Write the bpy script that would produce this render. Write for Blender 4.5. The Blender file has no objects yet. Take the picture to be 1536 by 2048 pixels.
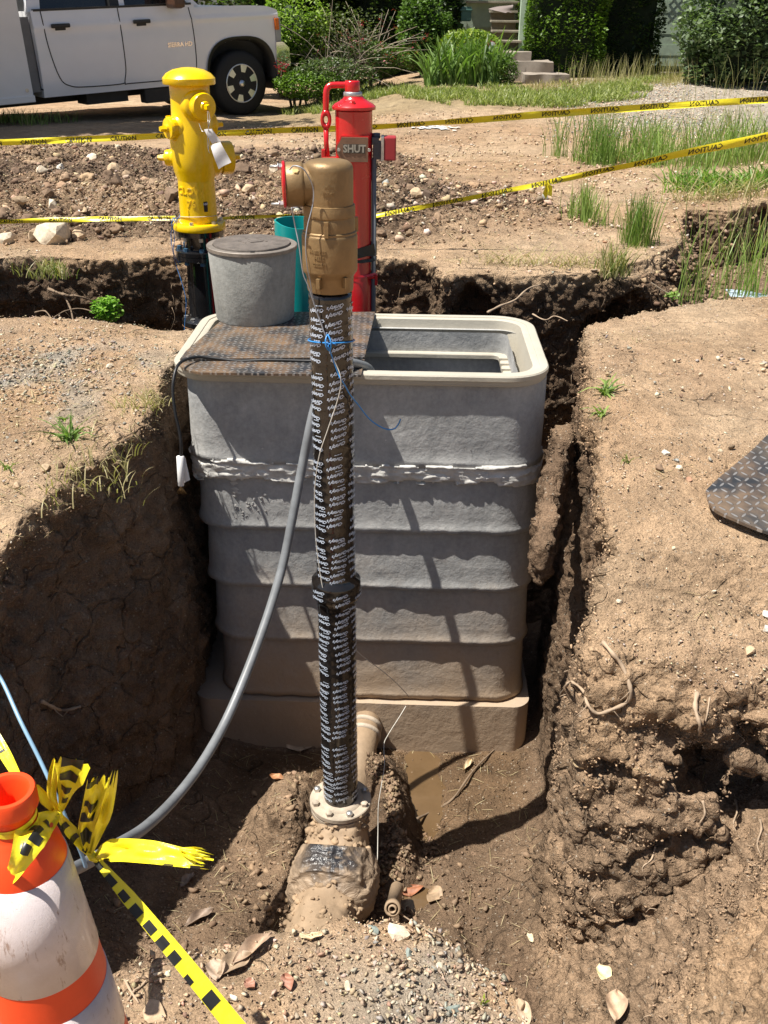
import bpy, bmesh, math, random
import numpy as np
from mathutils import Vector, Matrix, Euler
rad = math.radians
S = bpy.context.scene
COL = S.collection
rng = np.random.default_rng(7)
random.seed(7)

# ---------------------------------------------------------------- camera
FPX = 1973.0            # focal length in pixels of a 1536 x 2048 frame
TH, RO = rad(27.0), rad(.65)
CAM = np.array([0, 0, 1.15])
_F = np.array([0, math.cos(TH), -math.sin(TH)])
_R0 = np.array([1., 0, 0]); _U0 = np.array([0, math.sin(TH), math.cos(TH)])
_R = _R0*math.cos(RO) + _U0*math.sin(RO); _U = _U0*math.cos(RO) - _R0*math.sin(RO)
cd = bpy.data.cameras.new("camera"); cam = bpy.data.objects.new("camera", cd); COL.objects.link(cam)
m = Matrix([[_R[i], _U[i], -_F[i], CAM[i]] for i in range(3)] + [[0, 0, 0, 1]])
cam.matrix_world = m
cd.sensor_fit = 'VERTICAL'; cd.sensor_height = 24.0; cd.lens = 24.0*FPX/2048
cd.clip_start = .05; cd.clip_end = 500
S.camera = cam

def _ray(px, py): return _F + _R*(px-768)/FPX - _U*(py-1024)/FPX
def PZ(px, py, z):                       # point of the plane z seen at a photo pixel
    r = _ray(px, py); return CAM + r*((z-CAM[2])/r[2])
def PY(px, py, y):                       # point at distance y seen at a photo pixel
    r = _ray(px, py); return CAM + r*(y/r[1])

# ---------------------------------------------------------------- light
SUN_EL, SUN_AZ = rad(65), rad(17)         # light travels towards +x, slightly +y
w = bpy.data.worlds.new("World"); S.world = w; w.use_nodes = True
nt = w.node_tree; bg = nt.nodes["Background"]
sky = nt.nodes.new("ShaderNodeTexSky"); sky.sky_type = 'NISHITA'; sky.sun_disc = False
sky.sun_elevation = SUN_EL
ldir = Vector((math.cos(SUN_AZ)*math.cos(SUN_EL), math.sin(SUN_AZ)*math.cos(SUN_EL), -math.sin(SUN_EL)))
sky.sun_rotation = math.atan2(-ldir.x, -ldir.y)
sky.air_density = 1.0; sky.dust_density = 1.5
nt.links.new(sky.outputs[0], bg.inputs[0]); bg.inputs[1].default_value = .053
sl = bpy.data.lights.new("sun", 'SUN'); sl.energy = 5.0; sl.angle = rad(.53); sl.color = (1, .95, .865)
so = bpy.data.objects.new("sun", sl); COL.objects.link(so); so.location = (-6, 0, 12)
so.rotation_euler = ldir.to_track_quat('-Z', 'Y').to_euler()
S.view_settings.view_transform = 'Standard'; S.view_settings.look = 'None'
S.view_settings.exposure = 0.72; S.view_settings.gamma = 1
S.cycles.max_bounces = 6; S.cycles.diffuse_bounces = 3; S.cycles.glossy_bounces = 3; S.cycles.transmission_bounces = 4

# ---------------------------------------------------------------- numpy noise
def _hash(ix, iy, iz, seed):
    h = (ix*374761393 + iy*668265263 + iz*2147483647 + seed*1274126177) & 0xffffffff
    h = ((h ^ (h >> 13))*1274126177) & 0xffffffff
    h = ((h ^ (h >> 16))*2246822519) & 0xffffffff
    return (h ^ (h >> 15)) & 0xffffffff
def vnoise(p, seed=0):
    """smooth value noise in [-1, 1] for an (N, 3) array"""
    p = np.asarray(p, dtype=np.float32)
    i = np.floor(p).astype(np.int64); f = (p - i).astype(np.float32); f = f*f*(3-2*f)
    out = np.zeros(len(p), np.float32)
    for dx in (0, 1):
        wx = f[:, 0] if dx else 1-f[:, 0]
        for dy in (0, 1):
            wy = f[:, 1] if dy else 1-f[:, 1]
            for dz in (0, 1):
                wz = f[:, 2] if dz else 1-f[:, 2]
                h = _hash(i[:, 0]+dx, i[:, 1]+dy, i[:, 2]+dz, seed)
                out += wx*wy*wz*(h.astype(np.float32)*(2/4294967295.) - 1)
    return out
def fbm(p, scale, octv=3, seed=0, gain=.5):
    p = np.asarray(p, dtype=np.float32); a, t, s = 1., 0., 0.
    for k in range(octv):
        s = s + a*vnoise(p*(scale*2.03**k) + 17.3*k, seed+k); t += a; a *= gain
    return s/t
def lumps(p, scale, seed=0):
    """0..1, rounded lumps (one minus the distance to the nearest jittered lattice point)"""
    q = np.asarray(p, dtype=np.float32)*scale
    i = np.floor(q).astype(np.int64); best = np.full(len(q), 9., np.float32)
    for dx in (-1, 0, 1):
        for dy in (-1, 0, 1):
            for dz in (-1, 0, 1):
                c = i + np.array([dx, dy, dz])
                h = _hash(c[:, 0], c[:, 1], c[:, 2], seed)
                o = np.stack([(h & 1023), (h >> 10) & 1023, (h >> 20) & 1023], 1).astype(np.float32)/1023
                d = ((c + o - q)**2).sum(1); best = np.minimum(best, d)
    return 1 - np.clip(np.sqrt(best), 0, 1)
def sstep(a, b, x):
    t = np.clip((x-a)/(b-a), 0, 1); return t*t*(3-2*t)

# ---------------------------------------------------------------- objects
def mesh_from(name, V, Fc, cols=None, smooth=True):
    me = bpy.data.meshes.new(name)
    V = np.asarray(V, dtype=np.float32)
    if isinstance(Fc, np.ndarray):
        n, k = Fc.shape
        me.vertices.add(len(V)); me.vertices.foreach_set('co', V.ravel())
        me.loops.add(n*k); me.loops.foreach_set('vertex_index', Fc.astype(np.int32).ravel())
        me.polygons.add(n); me.polygons.foreach_set('loop_start', np.arange(0, n*k, k, dtype=np.int32))
        me.update(calc_edges=True)
    else:
        me.from_pydata([tuple(map(float, v)) for v in V], [], [tuple(map(int, f)) for f in Fc])
    if cols is not None:
        a = me.color_attributes.new("Col", 'FLOAT_COLOR', 'POINT')
        c = np.ones((len(V), 4), np.float32); c[:, :3] = cols; a.data.foreach_set('color', c.ravel())
    if smooth:
        me.polygons.foreach_set('use_smooth', np.ones(len(me.polygons), dtype=bool))
    me.update()
    return me
def thing(name, label, cat, loc=(0, 0, 0), group=None, rot=None):
    o = bpy.data.objects.new(name, None); o.empty_display_size = .1; COL.objects.link(o)
    o.location = tuple(map(float, loc))
    if rot is not None: o.rotation_euler = rot
    o['label'] = label; o['category'] = cat
    if group: o['group'] = group
    return o
def tag(o, label, cat, group=None):
    o['label'] = label; o['category'] = cat
    if group: o['group'] = group
    return o
def off_of(o):
    p = np.zeros(3)
    while o is not None: p += np.array(o.location[:]); o = o.parent
    return p
def obj(name, me, mat, parent=None, kind=None, label=None, origin=None, local=False):
    """one mesh object; coordinates are world ones unless local, and are made relative to the parent's origin"""
    if isinstance(me, MB): me = me.mesh(name)
    o = bpy.data.objects.new(name, me); COL.objects.link(o)
    if mat is not None:
        me.materials.clear()
        for mm in (mat if isinstance(mat, (list, tuple)) else [mat]): me.materials.append(mm)
    if parent is not None:
        o.parent = parent
        if not local: me.transform(Matrix.Translation(-Vector(off_of(parent))))
    elif origin is not None and not local:
        me.transform(Matrix.Translation(-Vector(tuple(map(float, origin))))); o.location = tuple(map(float, origin))
    if kind: o['kind'] = kind
    if label: o['label'] = label
    return o
def pieces(name, mb, mat, parent):
    """every loose piece of mb becomes a mesh object of its own"""
    par = list(range(len(mb.V)))
    def fd(i):
        while par[i] != i: par[i] = par[par[i]]; i = par[i]
        return i
    for f_ in mb.F:
        r = fd(f_[0])
        for i in f_[1:]: par[fd(i)] = r
    gr = {}
    for k, f_ in enumerate(mb.F): gr.setdefault(fd(f_[0]), []).append(k)
    out = []
    for ks in gr.values():
        ids = sorted({i for k in ks for i in mb.F[k]}); mp = {i: j for j, i in enumerate(ids)}; q = MB()
        q.V = [mb.V[i] for i in ids]; q.F = [tuple(mp[i] for i in mb.F[k]) for k in ks]; q.S = [mb.S[k] for k in ks]; q.M = [0]*len(ks)
        out.append(obj(name, q, mat, parent))
    return out
class MB:
    def __init__(s): s.V = []; s.F = []; s.S = []; s.M = []
    def add(s, V, F, smooth=True, mi=0):
        b = len(s.V); s.V += [tuple(map(float, v)) for v in V]
        s.F += [tuple(int(i)+b for i in f) for f in F]; s.S += [smooth]*len(F); s.M += [mi]*len(F); return s
    def mesh(s, name):
        me = bpy.data.meshes.new(name); me.from_pydata(s.V, [], s.F)
        me.polygons.foreach_set('use_smooth', s.S); me.polygons.foreach_set('material_index', s.M)
        me.update(); return me
    def xf(s, M, start=0):
        for i in range(start, len(s.V)): s.V[i] = tuple(M @ Vector(s.V[i]))
        return s
    def box(s, c, size, R=None, bevel=0, mi=0):
        x, y, z = [k/2 for k in size]
        bm = bmesh.new(); bmesh.ops.create_cube(bm, size=1)
        bmesh.ops.scale(bm, vec=size, verts=bm.verts)
        if bevel > 0: bmesh.ops.bevel(bm, geom=bm.edges[:], offset=bevel, segments=2, profile=.6, affect='EDGES')
        V = [v.co.copy() for v in bm.verts]; bm.verts.index_update(); F = [[v.index for v in f.verts] for f in bm.faces]; bm.free()
        if R is not None: V = [R @ v for v in V]
        return s.add([v + Vector(c) for v in V], F, bevel > 0 and False, mi)
    def lathe(s, prof, c=(0, 0, 0), axis=(0, 0, 1), n=32, mi=0, cap=True, smooth=True, sq=None):
        """prof: list of (r, h) along axis from c"""
        q = Vector(axis).to_track_quat('Z', 'Y'); V = []; F = []
        for r, h in prof:
            for k in range(n):
                a = 2*math.pi*k/n; V.append(Vector(c) + q @ Vector((r*math.cos(a), r*math.sin(a), h)))
        for j in range(len(prof)-1):
            for k in range(n):
                a, b = j*n+k, j*n+(k+1) % n; F.append((a, b, b+n, a+n))
        if cap: F.append(tuple(range(n))[::-1]); F.append(tuple((len(prof)-1)*n+k for k in range(n)))
        return s.add(V, F, smooth, mi)
    def cyl(s, a, b, r, n=16, r2=None, mi=0, smooth=True, bev=0):
        a = Vector(tuple(map(float, a))); b = Vector(tuple(map(float, b))); L = (b-a).length; r2 = r if r2 is None else r2
        if bev: pr = [(r-bev, 0), (r, bev), (r2, L-bev), (r2-bev, L)]
        else: pr = [(r, 0), (r2, L)]
        if smooth:   # doubled rings keep the rim crisp
            q = []
            for i, (x, h) in enumerate(pr): q += [(x, h)]
            pr = [(max(pr[0][0]-1e-4, 1e-5), 0)] + q + [(max(pr[-1][0]-1e-4, 1e-5), L)]
        return s.lathe(pr, a, b-a, n, mi, True, smooth)
    def tube(s, pts, r, n=8, mi=0, closed=False, sub=1):
        P = [Vector(tuple(map(float, p))) for p in pts]
        if sub > 1: P = spline(P, sub)
        rr = r if hasattr(r, '__len__') else [r]*len(P)
        if len(rr) != len(P): rr = np.interp(np.linspace(0, 1, len(P)), np.linspace(0, 1, len(rr)), rr)
        V = []; F = []; T0 = (P[1]-P[0]).normalized(); N = T0.orthogonal().normalized()
        for i, p in enumerate(P):
            T = ((P[min(i+1, len(P)-1)]-P[max(i-1, 0)])).normalized()
            N = (N - T*N.dot(T)).normalized(); B = T.cross(N)
            for k in range(n):
                a = 2*math.pi*k/n; V.append(p + (N*math.cos(a)+B*math.sin(a))*rr[i])
        for i in range(len(P)-1):
            for k in range(n):
                a, b = i*n+k, i*n+(k+1) % n; F.append((a, b, b+n, a+n))
        F.append(tuple(range(n))[::-1]); F.append(tuple((len(P)-1)*n+k for k in range(n)))
        return s.add(V, F, True, mi)
    def loft(s, rings, cap0=False, cap1=False, mi=0, smooth=False):
        n = len(rings[0]); V = [p for r in rings for p in r]; F = []
        for j in range(len(rings)-1):
            for k in range(n):
                a, b = j*n+k, j*n+(k+1) % n; F.append((a, b, b+n, a+n))
        if cap0: F.append(tuple(range(n))[::-1])
        if cap1: F.append(tuple((len(rings)-1)*n+k for k in range(n)))
        return s.add(V, F, smooth, mi)
    def prism(s, pts, z0, z1, mi=0, smooth=False):
        return s.loft([[(x, y, z0) for x, y in pts], [(x, y, z1) for x, y in pts]], True, True, mi, smooth)
def spline(P, sub):
    P = [Vector(tuple(map(float, p))) for p in P]; out = []
    for i in range(len(P)-1):
        a, b, c, d = P[max(i-1, 0)], P[i], P[i+1], P[min(i+2, len(P)-1)]
        for k in range(sub):
            t = k/sub; out.append(.5*((2*b)+(c-a)*t+(2*a-5*b+4*c-d)*t*t+(3*b-a-3*c+d)*t**3))
    out.append(P[-1]); return out
def shade_auto(o, ang=35):
    me = o.data; bm = bmesh.new(); bm.from_mesh(me)
    for e in bm.edges:
        if len(e.link_faces) == 2 and e.calc_face_angle(0) > rad(ang): e.smooth = False
    for f in bm.faces: f.smooth = True
    bm.to_mesh(me); bm.free(); return o
def text_mesh(txt, size=1.0, ext=0.0, shear=0.0, bold=0.0, res=2, align='CENTER'):
    """returns (V, F) of a line of lettering centred on the origin in the xy plane"""
    cu = bpy.data.curves.new('t', 'FONT'); cu.body = txt; cu.size = size; cu.extrude = ext; cu.shear = shear
    cu.offset = bold; cu.resolution_u = res; cu.align_x = align; cu.align_y = 'CENTER'
    o = bpy.data.objects.new('t', cu); COL.objects.link(o)
    dg = bpy.context.evaluated_depsgraph_get(); me = bpy.data.meshes.new_from_object(o.evaluated_get(dg))
    V = np.zeros(len(me.vertices)*3, np.float32); me.vertices.foreach_get('co', V); V = V.reshape(-1, 3)
    F = [tuple(p.vertices) for p in me.polygons]
    bpy.data.objects.remove(o); bpy.data.meshes.remove(me); return V, F
def batch(name, tmpl, tf, pos, mats, cols=None, smooth=False):
    """one mesh holding a copy of (tmpl verts, tf faces) per row of pos, turned by the 3x3s in mats"""
    n, k = len(pos), len(tmpl)
    V = np.einsum('nij,kj->nki', mats, tmpl) + pos[:, None, :]
    Fc = (np.asarray(tf)[None] + (np.arange(n)*k)[:, None, None]).reshape(-1, len(tf[0]))
    c = None if cols is None else np.repeat(cols, k, axis=0)
    return mesh_from(name, V.reshape(-1, 3), Fc, c, smooth)
def rand_rot(n, tilt=math.pi, r=rng):
    a = r.uniform(0, 2*math.pi, n); t = r.uniform(-tilt, tilt, n); b = r.uniform(0, 2*math.pi, n)
    def rz(a):
        c, s = np.cos(a), np.sin(a); z = np.zeros_like(c); o = z+1
        return np.stack([np.stack([c, -s, z], 1), np.stack([s, c, z], 1), np.stack([z, z, o], 1)], 1)
    def rx(a):
        c, s = np.cos(a), np.sin(a); z = np.zeros_like(c); o = z+1
        return np.stack([np.stack([o, z, z], 1), np.stack([z, c, -s], 1), np.stack([z, s, c], 1)], 1)
    return rz(a) @ rx(t) @ rz(b)

# ---------------------------------------------------------------- materials
class N:
    """small helper round a node tree"""
    def __init__(s, name):
        s.m = bpy.data.materials.new(name); s.m.use_nodes = True; s.t = s.m.node_tree
        s.b = s.t.nodes['Principled BSDF']; s._co = None
    def n(s, typ, **kw):
        x = s.t.nodes.new('ShaderNode'+typ)
        for k, v in kw.items(): setattr(x, k, v)
        return x
    def l(s, a, b): s.t.links.new(a, b)
    def val(s, x, i, v):
        if hasattr(v, 'is_output') or isinstance(v, bpy.types.NodeSocket): s.l(v, x.inputs[i])
        else: x.inputs[i].default_value = v
    @property
    def co(s):
        if s._co is None: s._co = s.n('TexCoord').outputs['Object']
        return s._co
    def noise(s, scale, detail=4, rough=.6, co=None, dist=0):
        x = s.n('TexNoise'); x.inputs['Scale'].default_value = scale; x.inputs['Detail'].default_value = detail
        x.inputs['Roughness'].default_value = rough; x.inputs['Distortion'].default_value = dist; s.l(co or s.co, x.inputs['Vector']); return x.outputs[0]
    def vor(s, scale, feature='F1', out=0, co=None, rnd=1):
        x = s.n('TexVoronoi', feature=feature); x.inputs['Scale'].default_value = scale; x.inputs['Randomness'].default_value = rnd
        s.l(co or s.co, x.inputs['Vector']); return x.outputs[out]
    def math(s, op, a, b=0., c=0., clamp=False):
        x = s.n('Math', operation=op, use_clamp=clamp); s.val(x, 0, a); s.val(x, 1, b); s.val(x, 2, c); return x.outputs[0]
    def ramp(s, v, stops, interp='LINEAR'):
        x = s.n('ValToRGB'); x.color_ramp.interpolation = interp; e = x.color_ramp.elements
        while len(e) < len(stops): e.new(.5)
        for i, (p, c) in enumerate(stops):
            e[i].position = p; e[i].color = (c, c, c, 1) if not hasattr(c, '__len__') else (*c, 1)
        s.l(v, x.inputs[0]); return x.outputs[0]
    def mix(s, f, a, b, mode='MIX'):
        x = s.n('Mix', data_type='RGBA', blend_type=mode); s.val(x, 0, f)
        for i, c in ((6, a), (7, b)):
            if isinstance(c, tuple): x.inputs[i].default_value = (*c, 1)
            else: s.l(c, x.inputs[i])
        return x.outputs[2]
    def scl(s, v, k):            # stretched coordinates
        x = s.n('Mapping'); x.inputs['Scale'].default_value = k; s.l(v, x.inputs[0]); return x.outputs[0]
    def bump(s, h, strength=.5, dist=.01, prev=None):
        x = s.n('Bump'); x.inputs['Strength'].default_value = strength; x.inputs['Distance'].default_value = dist
        s.l(h, x.inputs['Height'])
        if prev is not None: s.l(prev, x.inputs['Normal'])
        return x.outputs[0]
    def out(s, col=None, rough=None, metal=None, nrm=None, **kw):
        b = s.b
        for k, v in (('Base Color', col), ('Roughness', rough), ('Metallic', metal), ('Normal', nrm)):
            if v is None: continue
            if isinstance(v, tuple): b.inputs[k].default_value = (*v, 1)
            else: s.val(b, k, v)
        for k, v in kw.items(): s.val(b, k.replace('_', ' '), v)
        return s.m
def simple(name, col, rough=.5, metal=0., bump=0, bscale=60, var=.12, vscale=8, **kw):
    q = N(name); n1 = q.noise(vscale, 5, .65)
    c = q.mix(q.ramp(n1, [(.3, 0.), (.7, 1.)]), tuple(k*(1-var) for k in col), tuple(min(1, k*(1+var)) for k in col))
    nr = q.bump(q.noise(bscale, 4), bump, .004) if bump else None
    r = q.math('ADD', q.math('MULTIPLY', q.noise(vscale*3, 4), .16), rough-.08)
    return q.out(c, r, metal, nr, **kw)
# ================================================================ GROUND
def mat_soil(name='soil', bs=1.0, pebbles=True):
    q = N(name); a = q.n('VertexColor', layer_name='Col').outputs[0]
    n1 = q.noise(3.1, 6, .65); n2 = q.noise(38, 6, .7); n3 = q.noise(160, 4, .7)
    v = q.math('ADD', q.math('MULTIPLY', n1, .55), q.math('MULTIPLY', n2, .45))
    k = q.ramp(v, [(.3, .60), (.5, 1.), (.7, 1.30)])
    c = q.mix(1., a, k, 'MULTIPLY')
    k3 = q.ramp(n3, [(.3, .70), (.7, 1.25)]); c = q.mix(1., c, k3, 'MULTIPLY'); c = q.mix(1., c, q.ramp(q.noise(9, 6, .75), [(.32, .68), (.55, 1.), (.75, 1.2)]), 'MULTIPLY')
    if pebbles:     # tiny stones of other colours lying in the soil
        x = q.n('TexVoronoi', feature='F1'); x.inputs['Scale'].default_value = 95; q.l(q.co, x.inputs['Vector'])
        pr = q.math('LESS_THAN', x.outputs['Distance'], .34)
        sp = q.n('SeparateColor'); q.l(x.outputs['Color'], sp.inputs[0])
        pick = q.math('MULTIPLY', pr, q.math('GREATER_THAN', sp.outputs[0], .80))
        pc = q.ramp(sp.outputs[1], [(0., (.20, .19, .17)), (.4, (.42, .34, .24)), (.8, (.60, .50, .37)), (1., (.66, .60, .50))])
        gz = q.n('VertexColor', layer_name='Col'); c2 = q.mix(.75, pc, q.mix(1., pc, a, 'MULTIPLY')); c = q.mix(pick, c, q.mix(.45, c, pc))
        hp = q.math('MULTIPLY', q.math('SUBTRACT', .4, x.outputs['Distance'], clamp=True), pick)
    cr = q.vor(62, 'F1'); cr2 = q.vor(150, 'F1'); pm = q.ramp(q.noise(5, 4), [(.35, .25), (.65, 1.)])
    b0 = q.bump(q.math('MULTIPLY', q.math('SUBTRACT', 1., cr), pm), .75*bs, .012)
    ge = q.n("NewGeometry"); sz = q.n('SeparateXYZ'); q.l(ge.outputs['True Normal'], sz.inputs[0])
    steep = q.ramp(sz.outputs[2], [(.62, 1.), (.93, 0.)])
    b0 = q.bump(q.math('MULTIPLY', q.noise(24, 7, .72), steep), 1., .05, b0)
    b1 = q.bump(n2, 1.*bs, .016, b0); b2 = q.bump(n3, .9*bs, .005, b1); b2 = q.bump(q.math('SUBTRACT', 1., cr2), .6*bs, .005, b2)
    wc = q.n('VectorMath', operation='ADD'); q.l(q.co, wc.inputs[0]); dn = q.n('TexNoise'); dn.inputs['Scale'].default_value = 7; q.l(q.co, dn.inputs['Vector'])
    dm_ = q.n('VectorMath', operation='SCALE'); q.l(dn.outputs[1], dm_.inputs[0]); dm_.inputs['Scale'].default_value = .16; q.l(dm_.outputs[0], wc.inputs[1])
    ce = q.vor(5.2, 'DISTANCE_TO_EDGE', co=wc.outputs[0]); crk = q.ramp(ce, [(.0, 0.), (.022, 1.)])
    crk = q.math('MAXIMUM', crk, q.math('MULTIPLY', q.ramp(q.noise(2.3, 3), [(.54, 1.), (.62, 0.)]), q.math('SUBTRACT', 1., steep))); b2 = q.bump(crk, 1., .035, b2)
    if pebbles: b2 = q.bump(hp, .6, .01, b2)
    b3 = q.bump(q.noise(420, 3, .6), .5*bs, .0015, b2)
    q.b.inputs['Specular IOR Level'].default_value = .25
    return q.out(c, .95, 0., b3)
SOIL = mat_soil()

def sd_poly(X, Y, pts):
    """signed distance, negative inside"""
    d = np.full(X.shape, 1e9); ins = np.zeros(X.shape, bool); n = len(pts)
    for i in range(n):
        (x0, y0), (x1, y1) = pts[i], pts[(i+1) % n]; ex, ey = x1-x0, y1-y0
        t = np.clip(((X-x0)*ex+(Y-y0)*ey)/(ex*ex+ey*ey), 0, 1)
        d = np.minimum(d, (X-x0-t*ex)**2+(Y-y0-t*ey)**2)
        c = ((y0 <= Y) & (Y < y1)) | ((y1 <= Y) & (Y < y0))
        if abs(ey) > 1e-9: ins ^= c & (X < x0 + (Y-y0)*ex/ey)
    d = np.sqrt(d); return np.where(ins, -d, d)
PIT = [(-.75, 4.1), (-.78, 3.3), (-.78, 3.02), (-.835, 2.82), (-.93, 2.66), (-1.03, 2.50), (-1.07, 2.28), (-1.05, 2.0), (-.98, 1.66), (-.62, 1.50), (-.36, 1.60), (-.08, 1.67), (.12, 1.66),
       (.28, 1.52), (.34, 1.3), (.40, .2), (.4, -.6), (3.6, -.6), (3.6, 2.25), (1.9, 2.18), (1.3, 2.05), (.9, 2.0), (.66, 1.93), (.53, 1.95), (.55, 2.24), (.66, 2.40),
       (.645, 2.62), (.68, 3.07), (.75, 3.5), (.83, 3.96), (.85, 4.2)]
TRENCH = [(-3.6, 3.93), (-1.2, 3.97), (-.80, 3.88), (-.5, 3.9), (.5, 4.0), (.85, 4.03), (1.15, 4.2), (1.45, 4.36), (1.5, 4.7), (1.35, 5.0), (.9, 4.85), (.5, 4.84), (.27, 4.82),
          (.22, 5.12), (-.3, 5.2), (-.62, 5.25), (-.66, 5.0), (-.98, 5.0), (-1.05, 5.16), (-1.5, 5.05), (-1.9, 5.1), (-2.4, 5.0), (-3.6, 5.05)]
DITCH = [(1.2, 4.3), (1.6, 4.42), (2.4, 4.5), (3.6, 4.4), (3.6, 6.9), (2.6, 6.75), (2.2, 6.5), (1.95, 6.6), (1.8, 6.1), (1.62, 5.6), (1.36, 5.15), (1.15, 4.95)]
def ground_z(x, y):
    z = np.interp(y, [-6, -2, .5, 1.4, 1.7, 1.95, 2.4, 2.9, 3.5, 8, 12, 14.5, 60], [-1.1, -1.0, -.88, -.78, -.62, -.42, -.19, -.06, 0, 0, -.10, -.16, -.1])
    z = z + .42*sstep(9.3, 15.2, y)*sstep(-1.6, .8, x)
    z = z + .10*sstep(1.6, 3., x)*sstep(5.5, 7, y)*(1-sstep(9, 12, y))
    nr_ = sstep(-.82, -.62, x)*(1-sstep(.5, .9, x))*(1-sstep(1.8, 2.1, y)); z = z*(1-nr_) + nr_*np.minimum(z, -.80 - .03*sstep(1.45, 1.75, y))
    P2 = np.stack([x.ravel(), y.ravel(), 0*x.ravel()], 1)
    z = z + .022*fbm(P2, 1.3, 3, 3).reshape(x.shape)
    # heap of spoil behind the trench, left, and a little one right of the red post
    m = sstep(5.35, 6.1, y)*(1-sstep(8.2, 9.6, y))*(1-sstep(-.1, .6, x))
    z = z + m*(.10 + .07*fbm(P2, 1.1, 3, 9).reshape(x.shape))
    m2 = np.exp(-(((x-.55)/.55)**2 + ((y-6.6)/.7)**2)); z = z + .07*m2
    return z
def clod_mask(x, y):
    m = sstep(5.3, 5.7, y)*(1-sstep(8.6, 9.8, y))*(1-sstep(-.1, .5, x))
    m2 = np.exp(-(((x-.55)/.5)**2 + ((y-6.6)/.7)**2))
    return np.clip(m + m2, 0, 1)
def floor_z(x, y):
    z = np.interp(y, [.2, 1.2, 1.5, 1.75, 2.0, 2.3, 2.6, 3., 3.9, 4.1, 9], [-1.04, -1.04, -1.10, -1.24, -1.35, -1.42, -1.47, -1.52, -1.51, -1.1, -1.0])
    z = z + np.clip(x-.36, 0, .6)*.55*(y < 3.9)*(1-sstep(2.2, 2.9, y)) + np.clip(x-.50, 0, .6)*.5*(y < 3.9)
    z = z + .12*sstep(-.45, -.9, x)*sstep(1.4, 2, y)*(y < 3.9)
    g = lambda cx, cy, rx, ry: np.exp(-(((x-cx)/rx)**2+((y-cy)/ry)**2))
    z = z + .20*g(-.33, 2.62, .12, .26) + .17*g(.045, 2.66, .075, .17) + .06*g(-.46, 2.1, .12, .2) + .05*g(.09, 2.44, .04, .10) + .13*g(-.03, 2.90, .09, .12)
    z = z - .10*g(-.17, 2.08, .14, .26) - .03*g(-.17, 2.35, .13, .12)
    z = z - .075*g(.155, 2.78, .062, .24) - .05*g(-.40, 2.42, .07, .10) - .06*g(.11, 2.30, .07, .08)
    z = z - .05*g(.30, 2.05, .04, .16)
    z = z + (y < 3.9)*.014*fbm(np.stack([x.ravel(), y.ravel(), 0*x.ravel()], 1), 9, 3, 77).reshape(x.shape)
    # ditch, shallow end to the right
    z = np.where((y > 4.25) & (x > 1.05), np.maximum(z, np.interp(x, [1.05, 1.5, 2.0, 3.0], [-.9, -.62, -.34, -.26])), z)
    z = np.where((y > 4.0) & (x < -.5), -.95 + .25*sstep(-1.1, -.8, x)*sstep(4.6, 5.0, y) + .0*x, z)
    return z

H = .018
gx = np.arange(-2.75, 3.05, H); gy = np.arange(.55, 7.25, H); gz = np.arange(-1.66, .30, H)
GX, GY = np.meshgrid(gx, gy, indexing='ij')
Gz = ground_z(GX, GY); Fz = floor_z(GX, GY)
sdm = sd_poly(GX, GY, PIT); sdt = sd_poly(GX, GY, TRENCH); sdd = sd_poly(GX, GY, DITCH)
n2 = fbm(np.stack([GX.ravel(), GY.ravel(), 0*GX.ravel()], 1), 3.0, 3, 21).reshape(GX.shape)
bank = sstep(.45, .6, GX)*sstep(2.9, 2.3, GY)
bank2 = sstep(.50, .66, GX)*sstep(2.35, 2.05, GY)
shape = (len(gx), len(gy), len(gz))
f = np.empty(shape, np.float32)
Zv = gz.astype(np.float32)
Gf, Ff = Gz.astype(np.float32), Fz.astype(np.float32)
# 3D wobble of the cut faces on a coarse lattice, interpolated per slice
CUTS = [  # cavities in the near right bank: (x, y, z, rx, ry, rz)
    (.98, 2.02, -.70, .22, .17, .10), (.80, 2.02, -.62, .12, .12, .07), (1.15, 2.1, -.66, .2, .2, .12),
    (.92, 1.90, -.91, .17, .10, .030), (1.15, 1.93, -.90, .2, .12, .05),
    (.67, 1.92, -.52, .06, .07, .05), (.80, 1.94, -.50, .07, .06, .035), (.60, 1.93, -.63, .04, .05, .07), (.94, 2.0, -.50, .05, .08, .04),
    (-.80, 5.05, -.32, .14, .14, .14), (-1.85, 5.05, -.36, .5, .10, .14), (-1.2, 5.1, -.5, .3, .12, .16),
    (2.5, 6.78, -.06, .9, .12, .08), (1.35, 5.3, -.3, .15, .12, .12), (.45, 4.9, -.35, .2, .12, .25), (1.2, 5.0, -.3, .25, .15, .2)]
_r = np.random.default_rng(12)
for _ in range(26):
    cz_ = _r.uniform(-1.0, -.47); cx_c = _r.uniform(.58, 1.4); k_ = _r.uniform(.022, .055)
    CUTS.append((cx_c, 2.0-.34*max(0, -.42-cz_-.12)-.02, cz_, k_*_r.uniform(1, 2.2), k_*1.3, k_*_r.uniform(.6, 1)))
CUTS += [(.70, 1.92, -.53, .10, .10, .05), (.86, 1.94, -.54, .12, .11, .055), (1.02, 1.99, -.55, .12, .1, .05), (.62, 1.90, -.60, .05, .06, .09), (.72, 1.96, -.50, .13, .08, .045), (1.12, 2.03, -.47, .10, .08, .04)]
SPUR_A, SPUR_B = np.array([.605, 3.12]), np.array([.49, 2.66])
ex = SPUR_B-SPUR_A
tsp = ((GX-SPUR_A[0])*ex[0]+(GY-SPUR_A[1])*ex[1])/(ex@ex); tc = np.clip(tsp, 0, 1)
dsp = np.sqrt((GX-SPUR_A[0]-tc*ex[0])**2+(GY-SPUR_A[1]-tc*ex[1])**2)
zsp = -.11 - .19*tc**1.3
bkm = (bank.ravel() > 0) & (GY.ravel() < 2.9)
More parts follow.
